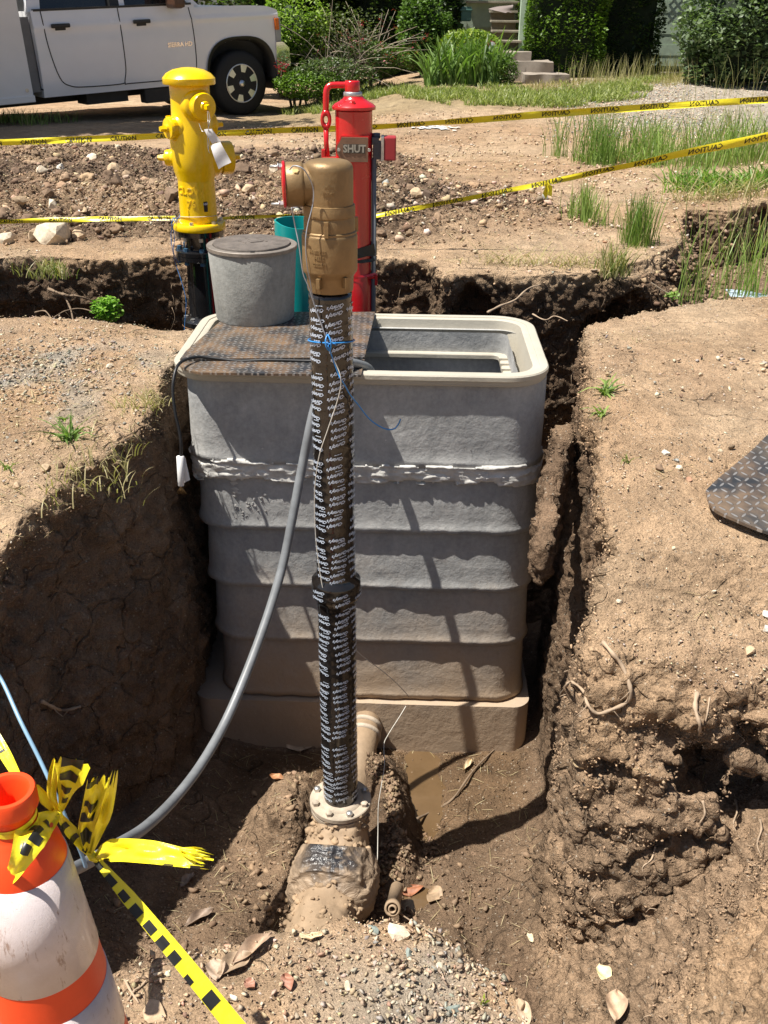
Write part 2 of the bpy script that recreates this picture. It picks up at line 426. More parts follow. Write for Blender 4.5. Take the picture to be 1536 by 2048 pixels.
for k, z in enumerate(Zv):
    dep = np.clip(Gf - z, 0, 2)
    P3 = np.stack([GX.ravel(), GY.ravel(), np.full(GX.size, z*1.3)], 1)
    if k % 3 == 0:
        nzA = fbm(P3, 4.5, 3, 31).reshape(GX.shape)
    if k % 2 == 0: nzB = fbm(P3[bkm], 9.5, 3, 35); nzb = np.zeros(GX.size, np.float32); nzb[bkm] = nzB; nzb = nzb.reshape(GX.shape)
    nz = nzA
    main = sdm + .04*dep + bank*(.34*bank2*np.clip(dep-.12, 0, 1) + .085*nzb*sstep(.03, .15, dep)) + .045*nz + .02*n2
    tre = sdt + .02*dep + .05*nz + .03*n2
    dit = sdd + (.55-.45*sstep(5.9, 6.4, GY))*dep + .07*nz + .03*n2
    out = np.minimum(np.minimum(main, tre), dit)
    surf = Gf - z
    s = np.minimum(surf, out)
    for (cx, cy, cz, rx, ry, rz) in CUTS:
        if abs(z-cz) < rz*1.4:
            e = np.sqrt(((GX-cx)/rx)**2+((GY-cy)/ry)**2+((z-cz)/rz)**2) - 1 + .35*nz
            s = np.minimum(s, e*min(rx, ry, rz))
    sp = np.minimum(.033 + .018*nz - dsp, np.minimum(zsp + .03*nz - z, z - (zsp - .15 - .10*nz)))
    s = np.maximum(s, sp)
    fl = Ff - z + .012*n2
    f[:, :, k] = np.maximum(s, fl)
f[:, :, 0] = 1.0

def surface_nets(f, org, h):
    s = f > 0; nx, ny, nz = f.shape
    cnt = sum(s[a:nx-1+a, b:ny-1+b, c:nz-1+c].astype(np.int8) for a in (0, 1) for b in (0, 1) for c in (0, 1))
    act = (cnt > 0) & (cnt < 8); idx = np.argwhere(act)
    cid = np.full(act.shape, -1, np.int32); cid[act] = np.arange(len(idx))
    cor = [(a, b, c) for a in (0, 1) for b in (0, 1) for c in (0, 1)]
    val = {c: f[idx[:, 0]+c[0], idx[:, 1]+c[1], idx[:, 2]+c[2]] for c in cor}
    acc = np.zeros((len(idx), 3)); n = np.zeros(len(idx))
    for a in cor:
        for ax in range(3):
            if a[ax] == 0:
                b = list(a); b[ax] = 1; b = tuple(b); va, vb = val[a], val[b]; x = (va > 0) != (vb > 0)
                t = np.where(x, va/np.where(x, va-vb, 1), 0)
                p = np.array(a, float)[None].repeat(len(idx), 0); p[:, ax] += t
                acc[x] += p[x]; n[x] += 1
    V = (idx + acc/n[:, None])*h + org
    Fs = []
    for ax in range(3):
        sl0 = [slice(None)]*3; sl1 = [slice(None)]*3; sl0[ax] = slice(0, -1); sl1[ax] = slice(1, None)
        e = np.argwhere(s[tuple(sl0)] != s[tuple(sl1)])
        b, c = [(1, 2), (2, 0), (0, 1)][ax]
        ok = (e[:, b] > 0) & (e[:, c] > 0) & (e[:, b] < f.shape[b]-1) & (e[:, c] < f.shape[c]-1)
        e = e[ok]; pos = s[e[:, 0], e[:, 1], e[:, 2]]
        q = []
        for db, dc in ((-1, -1), (0, -1), (0, 0), (-1, 0)):
            g = e.copy(); g[:, b] += db; g[:, c] += dc; q.append(cid[g[:, 0], g[:, 1], g[:, 2]])
        q = np.stack(q, 1); q[~pos] = q[~pos][:, ::-1]; Fs.append(q)
    return V, np.concatenate(Fs)
V, Q = surface_nets(f, np.array([gx[0], gy[0], gz[0]]), H)
del f
def subdivide(V, Q):
    """one Catmull-Clark step through a temporary object"""
    me = mesh_from('tmp', V, Q); o = bpy.data.objects.new('tmp', me); COL.objects.link(o)
    md = o.modifiers.new('s', 'SUBSURF'); md.levels = 1; md.render_levels = 1
    dg = bpy.context.evaluated_depsgraph_get(); m2 = bpy.data.meshes.new_from_object(o.evaluated_get(dg))
    n = len(m2.vertices); v = np.empty(n*3, np.float32); m2.vertices.foreach_get('co', v)
    nr = np.empty(n*3, np.float32); m2.vertices.foreach_get('normal', nr)
    q = np.empty(len(m2.loops), np.int32); m2.loops.foreach_get('vertex_index', q)
    bpy.data.objects.remove(o); bpy.data.meshes.remove(me); bpy.data.meshes.remove(m2)
    return v.reshape(-1, 3), nr.reshape(-1, 3), q.reshape(-1, 4)
V, Nn, Q = subdivide(V, Q)
def relief(P, nz):
    """fine height of the soil, the same for near and far ground"""
    x, y = P[:, 0], P[:, 1]; cm = clod_mask(x, y)
    flat = sstep(.75, .95, nz)
    d = .006*fbm(P, 9, 3, 40)*1.3 + .0035*fbm(P, 40, 2, 44)
    gr = ground_z(x, y); dep = np.clip(gr - P[:, 2], 0, 2)
    rough = np.clip((1-flat)*1.0 + cm*1.0 + .5*sstep(.3, .7, vnoise(P*1.7, 5)), 0, 1)
    wet = sstep(-1.28, -1.42, P[:, 2])
    rough = rough*(1-.7*wet)
    L1 = lumps(P + .03*vnoise(P*14, 3)[:, None], 13, 50); L2 = lumps(P, 34, 51)
    d += rough*(.028*(L1-.45) + .014*(L2-.45) + .016*fbm(P, 24, 3, 52) + .0065*vnoise(P*62, 57) + .004*vnoise(P*105, 58))
    d += cm*(.075*(lumps(P, 6.5, 53)-.4) + .035*(lumps(P, 17, 54)-.4) + .03*fbm(P, 3.2, 3, 55) + .014*(lumps(P, 30, 56)-.4))
    d += (1-rough)*.006*(L2-.45)*sstep(-.2, .5, vnoise(P*4, 8))
    lw = sstep(-.6, -.7, x)*sstep(.03, .12, dep)*(y < 4.0); PS = P*np.array([1, 1, .45])
    d += lw*(.030*fbm(PS, 4.5, 3, 65) + .020*(lumps(PS, 10, 66)-.4) + .012*fbm(P, 20, 3, 67))
    # ragged bite along the near right bank and the cut faces
    bk = sstep(.42, .6, x)*sstep(2.5, 2.2, y)*sstep(.04, .14, dep)*(1-sstep(.55, .7, dep))
    d += bk*(.026*fbm(P, 14, 3, 60) + .016*(lumps(P, 22, 62)-.4) + .024*np.abs(fbm(P, 9, 4, 63)) + .008*vnoise(P*50, 59))
    return d, rough, dep, cm
d, rough, dep, cm = relief(V, Nn[:, 2])
def soil_color(P, nz, dep, cm, rough):
    x, y = P[:, 0], P[:, 1]; k = np.zeros((len(P), 3), np.float32)
    dry = np.array([.43, .285, .17]); pale = np.array([.53, .385, .25]); brown = np.array([.235, .155, .098]); dark = np.array([.165, .11, .07])
    moist = np.array([.20, .135, .085]); grey = np.array([.36, .34, .29]); bankc = np.array([.36, .245, .155]); cl = np.array([.185, .125, .083])
    a = sstep(-.5, .6, fbm(P, 1.6, 3, 70)); k[:] = dry*(1-a[:, None]) + pale*a[:, None]*.95
    def mx(m, c):
        k[:] = k*(1-m[:, None]) + c*m[:, None]
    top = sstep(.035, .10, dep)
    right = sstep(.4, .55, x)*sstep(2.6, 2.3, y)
    mx(top*(1-right), brown); mx(top*sstep(-.5, -.7, x)*(y < 3.9), np.array([.36, .245, .16])); mx(.5*top*(x < -.6)*(y < 3.9)*sstep(-.1, .5, fbm(P*np.array([1, 1, .6]), 5, 4, 95)), np.array([.21, .135, .085])); mx(top*right, bankc)  # left wall soil lightened to stand in for bounced light
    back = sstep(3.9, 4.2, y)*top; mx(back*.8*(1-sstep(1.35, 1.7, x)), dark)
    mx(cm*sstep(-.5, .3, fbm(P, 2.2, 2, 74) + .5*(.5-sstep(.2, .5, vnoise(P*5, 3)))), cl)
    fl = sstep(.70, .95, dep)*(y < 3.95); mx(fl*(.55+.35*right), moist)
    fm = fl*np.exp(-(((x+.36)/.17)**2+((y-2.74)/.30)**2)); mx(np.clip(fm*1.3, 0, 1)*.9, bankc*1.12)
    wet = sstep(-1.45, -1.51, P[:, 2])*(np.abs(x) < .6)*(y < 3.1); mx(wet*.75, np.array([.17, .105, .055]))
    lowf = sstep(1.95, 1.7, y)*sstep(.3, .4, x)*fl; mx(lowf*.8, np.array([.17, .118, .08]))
    # grey crushed stone spread on the left plateau and on the near heap
    dist_ = sstep(4.9, 6., y)*(1-sstep(11, 12.5, y)); mx(.55*dist_*sstep(.0, .55, fbm(P, .8, 4, 90)), brown*1.25)
    mx(.35*(1-top)*sstep(.1, .6, fbm(P, 3.4, 4, 91)), brown*1.5)
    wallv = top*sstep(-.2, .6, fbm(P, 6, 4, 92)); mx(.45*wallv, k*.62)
    g1 = np.exp(-(((x+1.35)/.55)**2+((y-3.3)/.38)**2))*(1-top); mx(np.clip(g1*1.1, 0, 1)*sstep(-.4, .3, fbm(P, 6, 2, 77)), grey)
    g2 = np.exp(-(((x-.12)/.25)**2+((y-1.4)/.3)**2))*(1-top)*sstep(2, 1.8, y); mx(np.clip(g2*1.2, 0, 1)*sstep(-.5, .4, fbm(P, 7, 2, 78))*.6, grey)
    # gravel drive at the far right, white paint dab
    gd = sstep(1.9, 2.9, x - .12*(y-12))*sstep(10.6, 11.6, y); mx(gd, np.array([.42, .36, .29]))
    gr = sstep(11.2, 12.0, y + .35*vnoise(P*1.4, 6))*(1-gd)*sstep(-2.3, -1.6, x)*(1-sstep(15, 17, y)); mx(gr*.5*sstep(12., 12.8, y), np.array([.24, .20, .10]))
    return k
colr = soil_color(V, Nn[:, 2], dep, cm, rough)
V = V + Nn*d[:, None]
GV, GN, GC = V, Nn, colr
me = mesh_from('ground', V, Q, colr); g = obj('ground', me, SOIL, kind='structure')
# --------- the rest of the terrain
def axis(core0, core1, step, lo, hi):
    a = list(np.arange(core0, core1+1e-6, step)); s = step
    while a[-1] < hi: s *= 1.18; a.append(a[-1]+s)
    s = step
    while a[0] > lo: s *= 1.18; a.insert(0, a[0]-s)
    return np.array(a)
ax_ = axis(-3.7, 3.7, .030, -70, 70)
ay_ = np.unique(np.r_[axis(7.0, 9.8, .022, -30, 7.1)[axis(7.0, 9.8, .022, -30, 7.1) < 9.8], axis(9.8, 15.6, .04, 9.8, 140)])
FX, FY = np.meshgrid(ax_, ay_, indexing='ij'); zz = ground_z(FX, FY)
x0, x1, y0, y1 = gx[0]+.08, gx[-1]-.08, gy[0]+.08, gy[-1]-.08
inner = np.minimum(np.minimum(FX-x0, x1-FX), np.minimum(FY-y0, y1-FY))
# follow the ditch and trench where they leave the near block
sdo = np.minimum(np.minimum(sd_poly(FX, FY, TRENCH), sd_poly(FX, FY, DITCH)), sd_poly(FX, FY, PIT))
zz = np.where(sdo < 0, np.minimum(zz, floor_z(FX, FY)), zz)
P = np.stack([FX.ravel(), FY.ravel(), zz.ravel()], 1); nz = np.ones(len(P))
d2, ro2, dp2, cm2 = relief(P, nz); c2 = soil_color(P, nz, dp2, cm2, ro2)
P[:, 2] += d2 - .012*(inner.ravel() > 0)
nx_, ny_ = FX.shape; ii = np.arange(nx_*ny_).reshape(nx_, ny_)
q2 = np.stack([ii[:-1, :-1], ii[1:, :-1], ii[1:, 1:], ii[:-1, 1:]], -1)
keep = ~((inner[:-1, :-1] > 0) & (inner[1:, 1:] > 0) & (inner[1:, :-1] > 0) & (inner[:-1, 1:] > 0))
me = mesh_from('terrain', P, q2[keep].reshape(-1, 4), c2); t = obj('terrain', me, SOIL, kind='structure')
FP, FC = P, c2
# ================================================================ MATERIALS OF THE WORKS
def mat_concrete(name, c0, c1, pits=1.0, mud=1.0):
    q = N(name); n1 = q.noise(5, 6, .65); n2 = q.noise(60, 5, .7)
    st = q.noise(1, 5, .7, q.scl(q.co, (14, 14, 2.2)))
    f1 = q.math('ADD', q.math('MULTIPLY', n1, .6), q.math('MULTIPLY', st, .4))
    c = q.mix(q.ramp(f1, [(.36, 0.), (.64, 1.)]), c0, c1)
    c = q.mix(1., c, q.ramp(n2, [(.3, .85), (.7, 1.12)]), 'MULTIPLY')
    # mud splashed up from below
    sx = q.n('SeparateXYZ'); q.l(q.co, sx.inputs[0])
    low = q.math('MULTIPLY_ADD', sx.outputs[2], -1.5, q.math('MULTIPLY_ADD', n1, 1.3, .62), clamp=True)
    c = q.mix(q.math('MULTIPLY', low, .85*mud, clamp=True), c, (.41, .295, .19))
    v = q.n('TexVoronoi'); v.inputs['Scale'].default_value = 40; q.l(q.co, v.inputs['Vector'])
    sp = q.n('SeparateColor'); q.l(v.outputs['Color'], sp.inputs[0])
    pit = q.math('MULTIPLY', q.math('LESS_THAN', v.outputs['Distance'], q.math('MULTIPLY', sp.outputs[1], .26)), q.math('GREATER_THAN', sp.outputs[0], .55))
    b = q.bump(q.math('MULTIPLY', pit, -1.), 1.*pits, .014); b = q.bump(n2, .45, .004, b); b = q.bump(q.noise(9, 5, .6), .5, .012, b)
    return q.out(c, .88, 0., b, Specular_IOR_Level=.3)
CONC = mat_concrete('vault_concrete', (.29, .295, .295), (.46, .455, .44))
POTC = mat_concrete('pot_concrete', (.20, .205, .195), (.33, .33, .31), 1.6, 0.)
RIMM = simple('polymer_rim', (.46, .425, .35), .55, bump=.25, bscale=90, var=.08, vscale=5)
def mat_diamond(name, sc=1.0, rust=.35):
    """raised tread lozenges in two directions, worn bright, with dust between"""
    q = N(name); sx = q.n('SeparateXYZ'); q.l(q.scl(q.co, (sc/.023, sc/.023, 1)), sx.inputs[0])
    def loz(ox, oy, a):
        # rotated lattice 45 deg: one lozenge per cell
        u = q.math('ADD', q.math('MULTIPLY', sx.outputs[0], .7071), q.math('MULTIPLY', sx.outputs[1], .7071))
        v = q.math('SUBTRACT', q.math('MULTIPLY', sx.outputs[1], .7071), q.math('MULTIPLY', sx.outputs[0], .7071))
        fu = q.math('SUBTRACT', q.math('FRACT', q.math('ADD', q.math('MULTIPLY', u, .7071), ox)), .5)
        fv = q.math('SUBTRACT', q.math('FRACT', q.math('ADD', q.math('MULTIPLY', v, .7071), oy)), .5)
        e1, e2 = (2.9, 10.) if a else (10., 2.9)
        d = q.math('ADD', q.math('POWER', q.math('ABSOLUTE', q.math('MULTIPLY', fu, e1)), 2.), q.math('POWER', q.math('ABSOLUTE', q.math('MULTIPLY', fv, e2)), 2.))
        return q.math('SUBTRACT', 1., d, clamp=True)
    h = q.math('MAXIMUM', loz(0, 0, True), loz(.5, .5, False))
    top = q.ramp(h, [(.05, 0.), (.3, 1.)])
    n1 = q.noise(4, 6, .7); n2 = q.noise(30, 5, .7)
    base = q.mix(q.ramp(n1, [(.42, 0.), (.62, 1.)]), (.055, .060, .068), (.16, .135, .11))
    dust = q.mix(q.ramp(q.noise(7, 5, .65), [(.42, 0.), (.60, min(1, rust*1.9))]), base, (.40, .25, .14))
    col = q.mix(q.math('MULTIPLY', top, .75), dust, (.46, .44, .42))
    col = q.mix(1., col, q.ramp(n2, [(.3, .75), (.7, 1.2)]), 'MULTIPLY')
    b = q.bump(top, .9, .006); b = q.bump(n2, .3, .002, b)
    r = q.math('SUBTRACT', .55, q.math('MULTIPLY', top, .15))
    return q.out(col, r, .55, b)
TREAD = mat_diamond('tread_plate'); TREAD2 = mat_diamond('tread_plate_dark', .85, .22)
IRON = simple('cast_iron_lid', (.17, .145, .125), .6, .35, bump=.5, bscale=120, var=.35, vscale=20)
YEL = simple('yellow_enamel', (.92, .60, .0), .28, 0, bump=.10, bscale=45, var=.05, Coat_Weight=.4, Coat_Roughness=.15)
RED = simple('red_enamel', (.58, .012, .016), .25, 0, bump=.08, bscale=40, var=.10, Coat_Weight=.5, Coat_Roughness=.12)
REDD = simple('dull_red_box', (.36, .03, .035), .45, 0, var=.1)
BLKE = simple('black_enamel', (.012, .012, .013), .14, 0, bump=.12, bscale=30, var=.4, Coat_Weight=.6)
BRASS = simple('rough_brass', (.27, .175, .08), .48, .4, bump=.30, bscale=70, var=.22, vscale=9)
WRAP = simple('black_pipe_wrap', (.014, .012, .011), .17, 0, bump=.35, bscale=18, var=.5, vscale=12, Coat_Weight=.5, Coat_Roughness=.08)
WHITEI = simple('white_print', (.56, .63, .74), .35, 0, var=.1)
STEEL = simple('zinc_steel', (.55, .54, .52), .38, .8, bump=.1, var=.15, vscale=30)
MUDM = simple('muddy_metal', (.44, .37, .29), .8, 0, bump=.5, bscale=60, var=.25, vscale=14)
GREYP = simple('grey_conduit', (.14, .15, .16), .38, 0, var=.15, vscale=25)
HOSEM = simple('grey_hose', (.19, .20, .21), .42, 0, bump=.15, bscale=20, var=.22, vscale=14)
BLKR = simple('black_rubber', (.014, .014, .015), .45, 0)
BLUEW = simple('blue_wire', (.03, .16, .40), .35, 0, var=.2)
PALEW = simple('pale_wire', (.55, .52, .46), .45, 0)
TEAL = simple('teal_plastic', (.004, .30, .29), .35, 0, var=.06, vscale=5, Coat_Weight=.2)
PAPER = simple('white_paper', (.78, .77, .76), .8, 0, var=.05)
BRZ = simple('bronze_frame', (.24, .14, .09), .5, .4, bump=.2, var=.2, vscale=20)
DKG = simple('dark_grey_metal', (.09, .10, .12), .45, .3)
MORT = simple('white_mortar', (.58, .565, .53), .9, 0, bump=.8, bscale=40, var=.25, vscale=18)
BAGM = None
def zy(py, y, px=768): return float(PY(px, py, y)[2])

# ---------------------------------------------------------------- concrete vault
VX, VY, YAW = -.070, 3.50, rad(-1.5)
def rrect(w, d, r, n=10, jit=None):
    """points of a rounded rectangle, counter-clockwise, evenly spaced enough for relief"""
    pts = []; hw, hd = w/2, d/2
    for cx, cy, a0 in ((hw-r, -hd+r, -90), (hw-r, hd-r, 0), (-hw+r, hd-r, 90), (-hw+r, -hd+r, 180)):
        for k in range(n+1):
            a = rad(a0 + 90*k/n); pts.append((cx+r*math.cos(a), cy+r*math.sin(a)))
    out = []
    for i, p in enumerate(pts):
        q = pts[(i+1) % len(pts)]; L = math.dist(p, q); m = max(1, int(L/.02))
        for k in range(m): out.append((p[0]+(q[0]-p[0])*k/m, p[1]+(q[1]-p[1])*k/m))
    return out
def ringpts(w, d, r, z):
    return [(x, y, z) for x, y in rrect(w, d, r)]
def vault_xf(V):
    V = np.asarray(V, float); c, s = math.cos(YAW), math.sin(YAW)
    return np.stack([VX + V[:, 0]*c - V[:, 1]*s, VY + V[:, 0]*s + V[:, 1]*c, V[:, 2]], 1)
W0, D0, R0_ = 1.212, .70, .13
def profile_shell(rows, n_pts=None, noise=.002, lip=None, seed=0, rad_c=None, sw=0., dx=0.):
    """rows: list of (outset, z); every row is an offset copy of one outline; closed as a shell"""
    base = np.array(rrect(W0, D0, rad_c or R0_)); nxt = np.roll(base, -1, 0)-np.roll(base, 1, 0)
    nr = np.stack([nxt[:, 1], -nxt[:, 0]], 1); nr /= np.linalg.norm(nr, axis=1)[:, None]
    V = []
    for o, z in rows:
        p = base + nr*o; V.append(np.c_[p, np.full(len(p), z)])
    V = np.array(V); nR, nP = V.shape[:2]
    P = V.reshape(-1, 3); nn = np.tile(nr, (nR, 1))
    d = noise*fbm(P, 9, 4, seed)*1.6 + .0009*fbm(P, 55, 2, seed+2)
    if lip is not None:
        near = np.exp(-((P[:, 2]-lip)/.014)**2); d = d + near*.006*np.clip(fbm(P, 22, 3, seed+5)+.25, 0, 1)
        P[:, 2] += near*.006*fbm(P, 30, 2, seed+9)
    P[:, 0] += nn[:, 0]*d; P[:, 1] += nn[:, 1]*d
    P[:, 0] = P[:, 0]*(1+sw)+dx
    F = []
    for j in range(nR-1):
        for k in range(nP):
            a, b = j*nP+k, j*nP+(k+1) % nP; F.append((a, b, b+nP, a+nP))
    return vault_xf(P), np.array(F)
VAULT = thing('concrete_vault', 'tall grey concrete vault standing in the pit, its beige rim half covered by tread plate', 'concrete vault', (VX, VY, -1.5))
zr = [.030, -.275, -.535, -.775, -1.015, -1.275]
for i in range(5):
    zt, zb = zr[i], zr[i+1]; rows = [(-.060, zt-.004), (-.012, zt)] if i else [(-.055, zt), (-.002, zt)]
    for k in range(15):
        t = k/14; rows.append(((-.009 if i else -.002) + (.010 if i else .003)*t + (.007*max(0, (t-.88)/.12)), zt-.002-(zt-zb-.004)*t))
    rows += [(-.015, zb), (-.06, zb+.001)]
    Vv, Ff_ = profile_shell(rows[::-1], noise=.0009, lip=zb+.005, seed=100+i*3, sw=.036-.0105*i, dx=.008+.007*i)
    obj('riser_ring', mesh_from('riser_ring', Vv, Ff_), CONC, VAULT)
Vv, Ff_ = profile_shell([(-.10, -1.56)] + [(.034-.002*k/6, -1.56 + .275*k/6) for k in range(7)] + [(.030, -1.2845), (-.030, -1.2835)], rad_c=.035, sw=.04, noise=.002, seed=140)
shade_auto(obj('base', MB().add(Vv, Ff_.tolist()+[tuple(range(len(Vv)-len(rrect(W0, D0, .035)), len(Vv)))]), CONC, VAULT), 30)
# inside faces
Vv, Ff_ = profile_shell([(-.085, .028), (-.085, -.2), (-.078, -.5), (-.082, -.8), (-.08, -1.1), (-.08, -1.5)], noise=.004, seed=150, sw=.01, dx=.01)
mi = MB(); mi.add(Vv, Ff_.tolist()); nP = len(rrect(W0, D0, R0_)); mi.F.append(tuple(range(5*nP, 6*nP))); mi.S.append(False); mi.M.append(0)
obj('inner_wall', mi, CONC, VAULT)
# rim collar: lip outside, sloped inner wall, flat ledge with ribs
rows = [(-.010, .0305), (.012, .030), (.014, .034), (.014, .047), (.019, .050), (.019, .064), (.015, .069), (-.006, .070), (-.012, .069), (-.0125, .066), (-.030, .0655), (-.034, .063), (-.048, -.035), (-.050, -.050), (-.105, -.052), (-.108, -.056), (-.108, -.070), (-.086, -.072)]
Vv, Ff_ = profile_shell(rows, noise=.0006, seed=160, sw=.036, dx=-.010)
ro = obj('rim', mesh_from('rim', Vv, Ff_), RIMM, VAULT); shade_auto(ro, 30)
rb = MB()
for k in range(7):
    y = -.20 + k*.062; p = vault_xf([(W0/2-.079, y, -.049)])[0]; rb.box(p, (.05, .006, .012))
p = vault_xf([(.03, D0/2-.042, .012)])[0]; rb.box(p, (.005, .006, .095))
pieces('rim_rib', rb, RIMM, VAULT)
# torn band of white mortar over the first joint
base = np.array(rrect(W0, D0, R0_, 14)); M_ = 900
per = np.r_[0, np.cumsum(np.linalg.norm(np.roll(base, -1, 0)-base, axis=1))]; L_ = per[-1]
s_ = np.linspace(0, L_, M_, endpoint=False); bb = np.vstack([base, base[:1]])
px_ = np.interp(s_, per, bb[:, 0]); py_ = np.interp(s_, per, bb[:, 1])
tx = np.roll(px_, -1)-np.roll(px_, 1); ty = np.roll(py_, -1)-np.roll(py_, 1); tl = np.hypot(tx, ty); nxx, nyy = ty/tl, -tx/tl
rowsz = np.linspace(-.225, -.375, 30); Vg = []; msk = []
for z in rowsz:
    P3 = np.stack([px_, py_, np.full(M_, z*2.2)], 1)
    nn = fbm(P3, 7, 4, 171); n3 = fbm(P3*np.array([1, 1, 2.]), 20, 3, 175)
    core = np.exp(-((z+.290)/.036)**2); low = np.exp(-((z+.335)/.03)**2)
    cover = core*.95 + low*.3 + .65*nn + .3*n3 - .42
    thick = .0015 + .006*np.clip(cover, 0, .8) + .006*n3 + .004*fbm(P3, 60, 2, 178)
    surf = np.where(z > zr[1], .006+.004*(0-z)/.3, -.010 + (-.275-z)*.08)
    o = np.where(cover > .12, np.maximum(surf, .004) + thick, -.02)
    Vg.append(np.stack([px_+nxx*o, py_+nyy*o, np.full(M_, z)+.003*n3], 1)); msk.append(cover > .04)
Vg = np.array(Vg); msk = np.array(msk); ii = np.arange(30*M_).reshape(30, M_); i2 = np.roll(ii, -1, 1)
qf = np.stack([ii[:-1], ii[1:], i2[1:], i2[:-1]], -1); mk = msk[:-1] | msk[1:] | np.roll(msk, -1, 1)[:-1]
Vg = Vg.reshape(-1, 3); Vg[:, 0] = Vg[:, 0]*1.033+.009
obj('mortar_joint', mesh_from('mortar_joint', vault_xf(Vg), qf[mk].reshape(-1, 4)), MORT, VAULT)
# splashes of mortar stuck to the upper rings
sp = MB()
for k in range(90):
    a = rng.normal(); x = max(-.455, -.42 + rng.normal()*.05); z = -.44 + rng.normal()*.045
    if k > 45: x = -.45 + rng.random()*.9; z = zr[1] + .03 + abs(rng.normal())*.03 - .06*(rng.random() > .5)
    p = vault_xf([(x, -D0/2 + .004, z)])[0]; r = .004 + .012*rng.random()**2
    n = 7; rr = [r*(.6+.8*rng.random()) for _ in range(n)]
    sp.add([(p[0], p[1]-.007, p[2])] + [(p[0]+rr[i]*math.cos(2*math.pi*i/n)*1.4, p[1]+.008, p[2]+rr[i]*math.sin(2*math.pi*i/n)) for i in range(n)], [(0, i+1, (i+1) % n+1) for i in range(n)])
obj('mortar_splash', sp, MORT, VAULT, kind='stuff')

# ---------------------------------------------------------------- tread plates on the vault
ZT = .0735
pa = [PZ(*p, ZT) for p in ((360, 722), (372, 706), (455, 634), (470, 627), (750, 627), (729, 718))]
pb = [PZ(*p, ZT) for p in ((729, 721.5), (722, 753), (400, 748), (378, 744), (364, 738), (358, 731), (358, 726.5))]
def slab(pts, z0, z1, bev=.0015):
    m = MB(); P = [(p[0], p[1]) for p in pts]
    a = sum(P[i][0]*P[(i+1) % len(P)][1]-P[(i+1) % len(P)][0]*P[i][1] for i in range(len(P)))
    if a < 0: P = P[::-1]
    m.prism(P, z0, z1); return m
rs = lambda pts, k: [(p.x, p.y) for p in spline([(q[0], q[1], 0) for q in pts], k)]
o = obj('tread_plate', slab(pa, ZT-.001, ZT+.007), TREAD, origin=pa[0])
tag(o, 'large worn tread plate covering the left half of the vault, under the concrete pot', 'steel plate')
o = obj('tread_plate', slab(pb, ZT-.002, ZT+.0055), TREAD, origin=pb[0])
tag(o, 'narrow strip of tread plate along the front rim of the vault', 'steel plate')
# plate on the right bank
def PG(px, py, off=0.):
    r = _ray(px, py); t = np.linspace(1.2/np.linalg.norm(r), 60, 6000); Q_ = CAM[None]+r[None]*t[:, None]
    gz_ = np.interp(Q_[:, 1], [-9, 99], [0, 0]) + ground_z(Q_[:, 0], Q_[:, 1]) + off
    k = int(np.argmax(Q_[:, 2] < gz_)); k = k if Q_[k, 2] < gz_[k] else len(t)-1
    return Q_[k]
pr = [PG(*p, .03) for p in ((1411, 985), (1424, 1018), (1470, 1044), (1540, 1070), (1700, 1130), (1860, 1080), (1800, 940), (1620, 820), (1560, 850), (1500, 905), (1440, 958))]
A_ = np.c_[np.array(pr)[:, :2], np.ones(len(pr))]; cf = np.linalg.lstsq(A_, np.array(pr)[:, 2], rcond=None)[0]
sp_ = [(p.x, p.y) for p in spline([(q[0], q[1], 0) for q in pr] + [(pr[0][0], pr[0][1], 0)], 4)][:-1]
mp_ = slab([(x, y) for x, y in sp_], 0, .009); mp_.V = [(x, y, z + cf[0]*x+cf[1]*y+cf[2]) for x, y, z in mp_.V]
o = obj('tread_plate', mp_, TREAD2, origin=pr[0])
tag(o, 'dusty tread plate with a rounded corner lying on the bare right bank', 'steel plate')

# ---------------------------------------------------------------- concrete pot with iron lid
pc = PZ(511, 632, ZT+.008)
POT = thing('meter_pot', 'round grey concrete meter pot with an iron lid, standing on the tread plate', 'concrete pot', pc)
zt = ZT+.008; hh = .262
b = MB().lathe([(.10, zt), (.148, zt), (.150, zt+.006), (.1655, zt+hh-.004), (.163, zt+hh), (.15, zt+hh)], (pc[0], pc[1], 0), n=72)
o = obj('body', b, POTC, POT); shade_auto(o, 40)
b = MB().lathe([(.165, 0), (.1695, .001), (.170, .013), (.168, .015), (.147, .015), (.1465, .008), (.02, .008)], (pc[0], pc[1], zt+hh), n=72)
o = obj('lid_frame', b, simple('frame_iron', (.24, .21, .18), .6, .35, var=.3, vscale=20, bump=.3), POT); shade_auto(o, 40)
b = MB().lathe([(.1440, 0), (.1445, .012), (.143, .014), (.0, .015)], (pc[0], pc[1], zt+hh+.0085), n=72, cap=False)
zz_ = zt+hh+.0235
b.box((pc[0]+.012, pc[1]+.005, zz_), (.050, .036, .004), Matrix.Rotation(.5, 3, 'Z')); b.box((pc[0]+.035, pc[1]+.03, zz_), (.07, .006, .003), Matrix.Rotation(-.9, 3, 'Z'))
b.box((pc[0]-.012, pc[1]+.035, zz_), (.06, .006, .003), Matrix.Rotation(-.9, 3, 'Z')); b.box((pc[0]-.035, pc[1]-.01, zz_), (.05, .005, .003), Matrix.Rotation(-.9, 3, 'Z'))
lid = obj('lid', b, IRON, POT); shade_auto(lid, 40)
kb = MB().box((pc[0]+.02, pc[1]-.146, zt+hh+.017), (.014, .01, .004)); obj('pry_slot', kb, BLKR, lid)

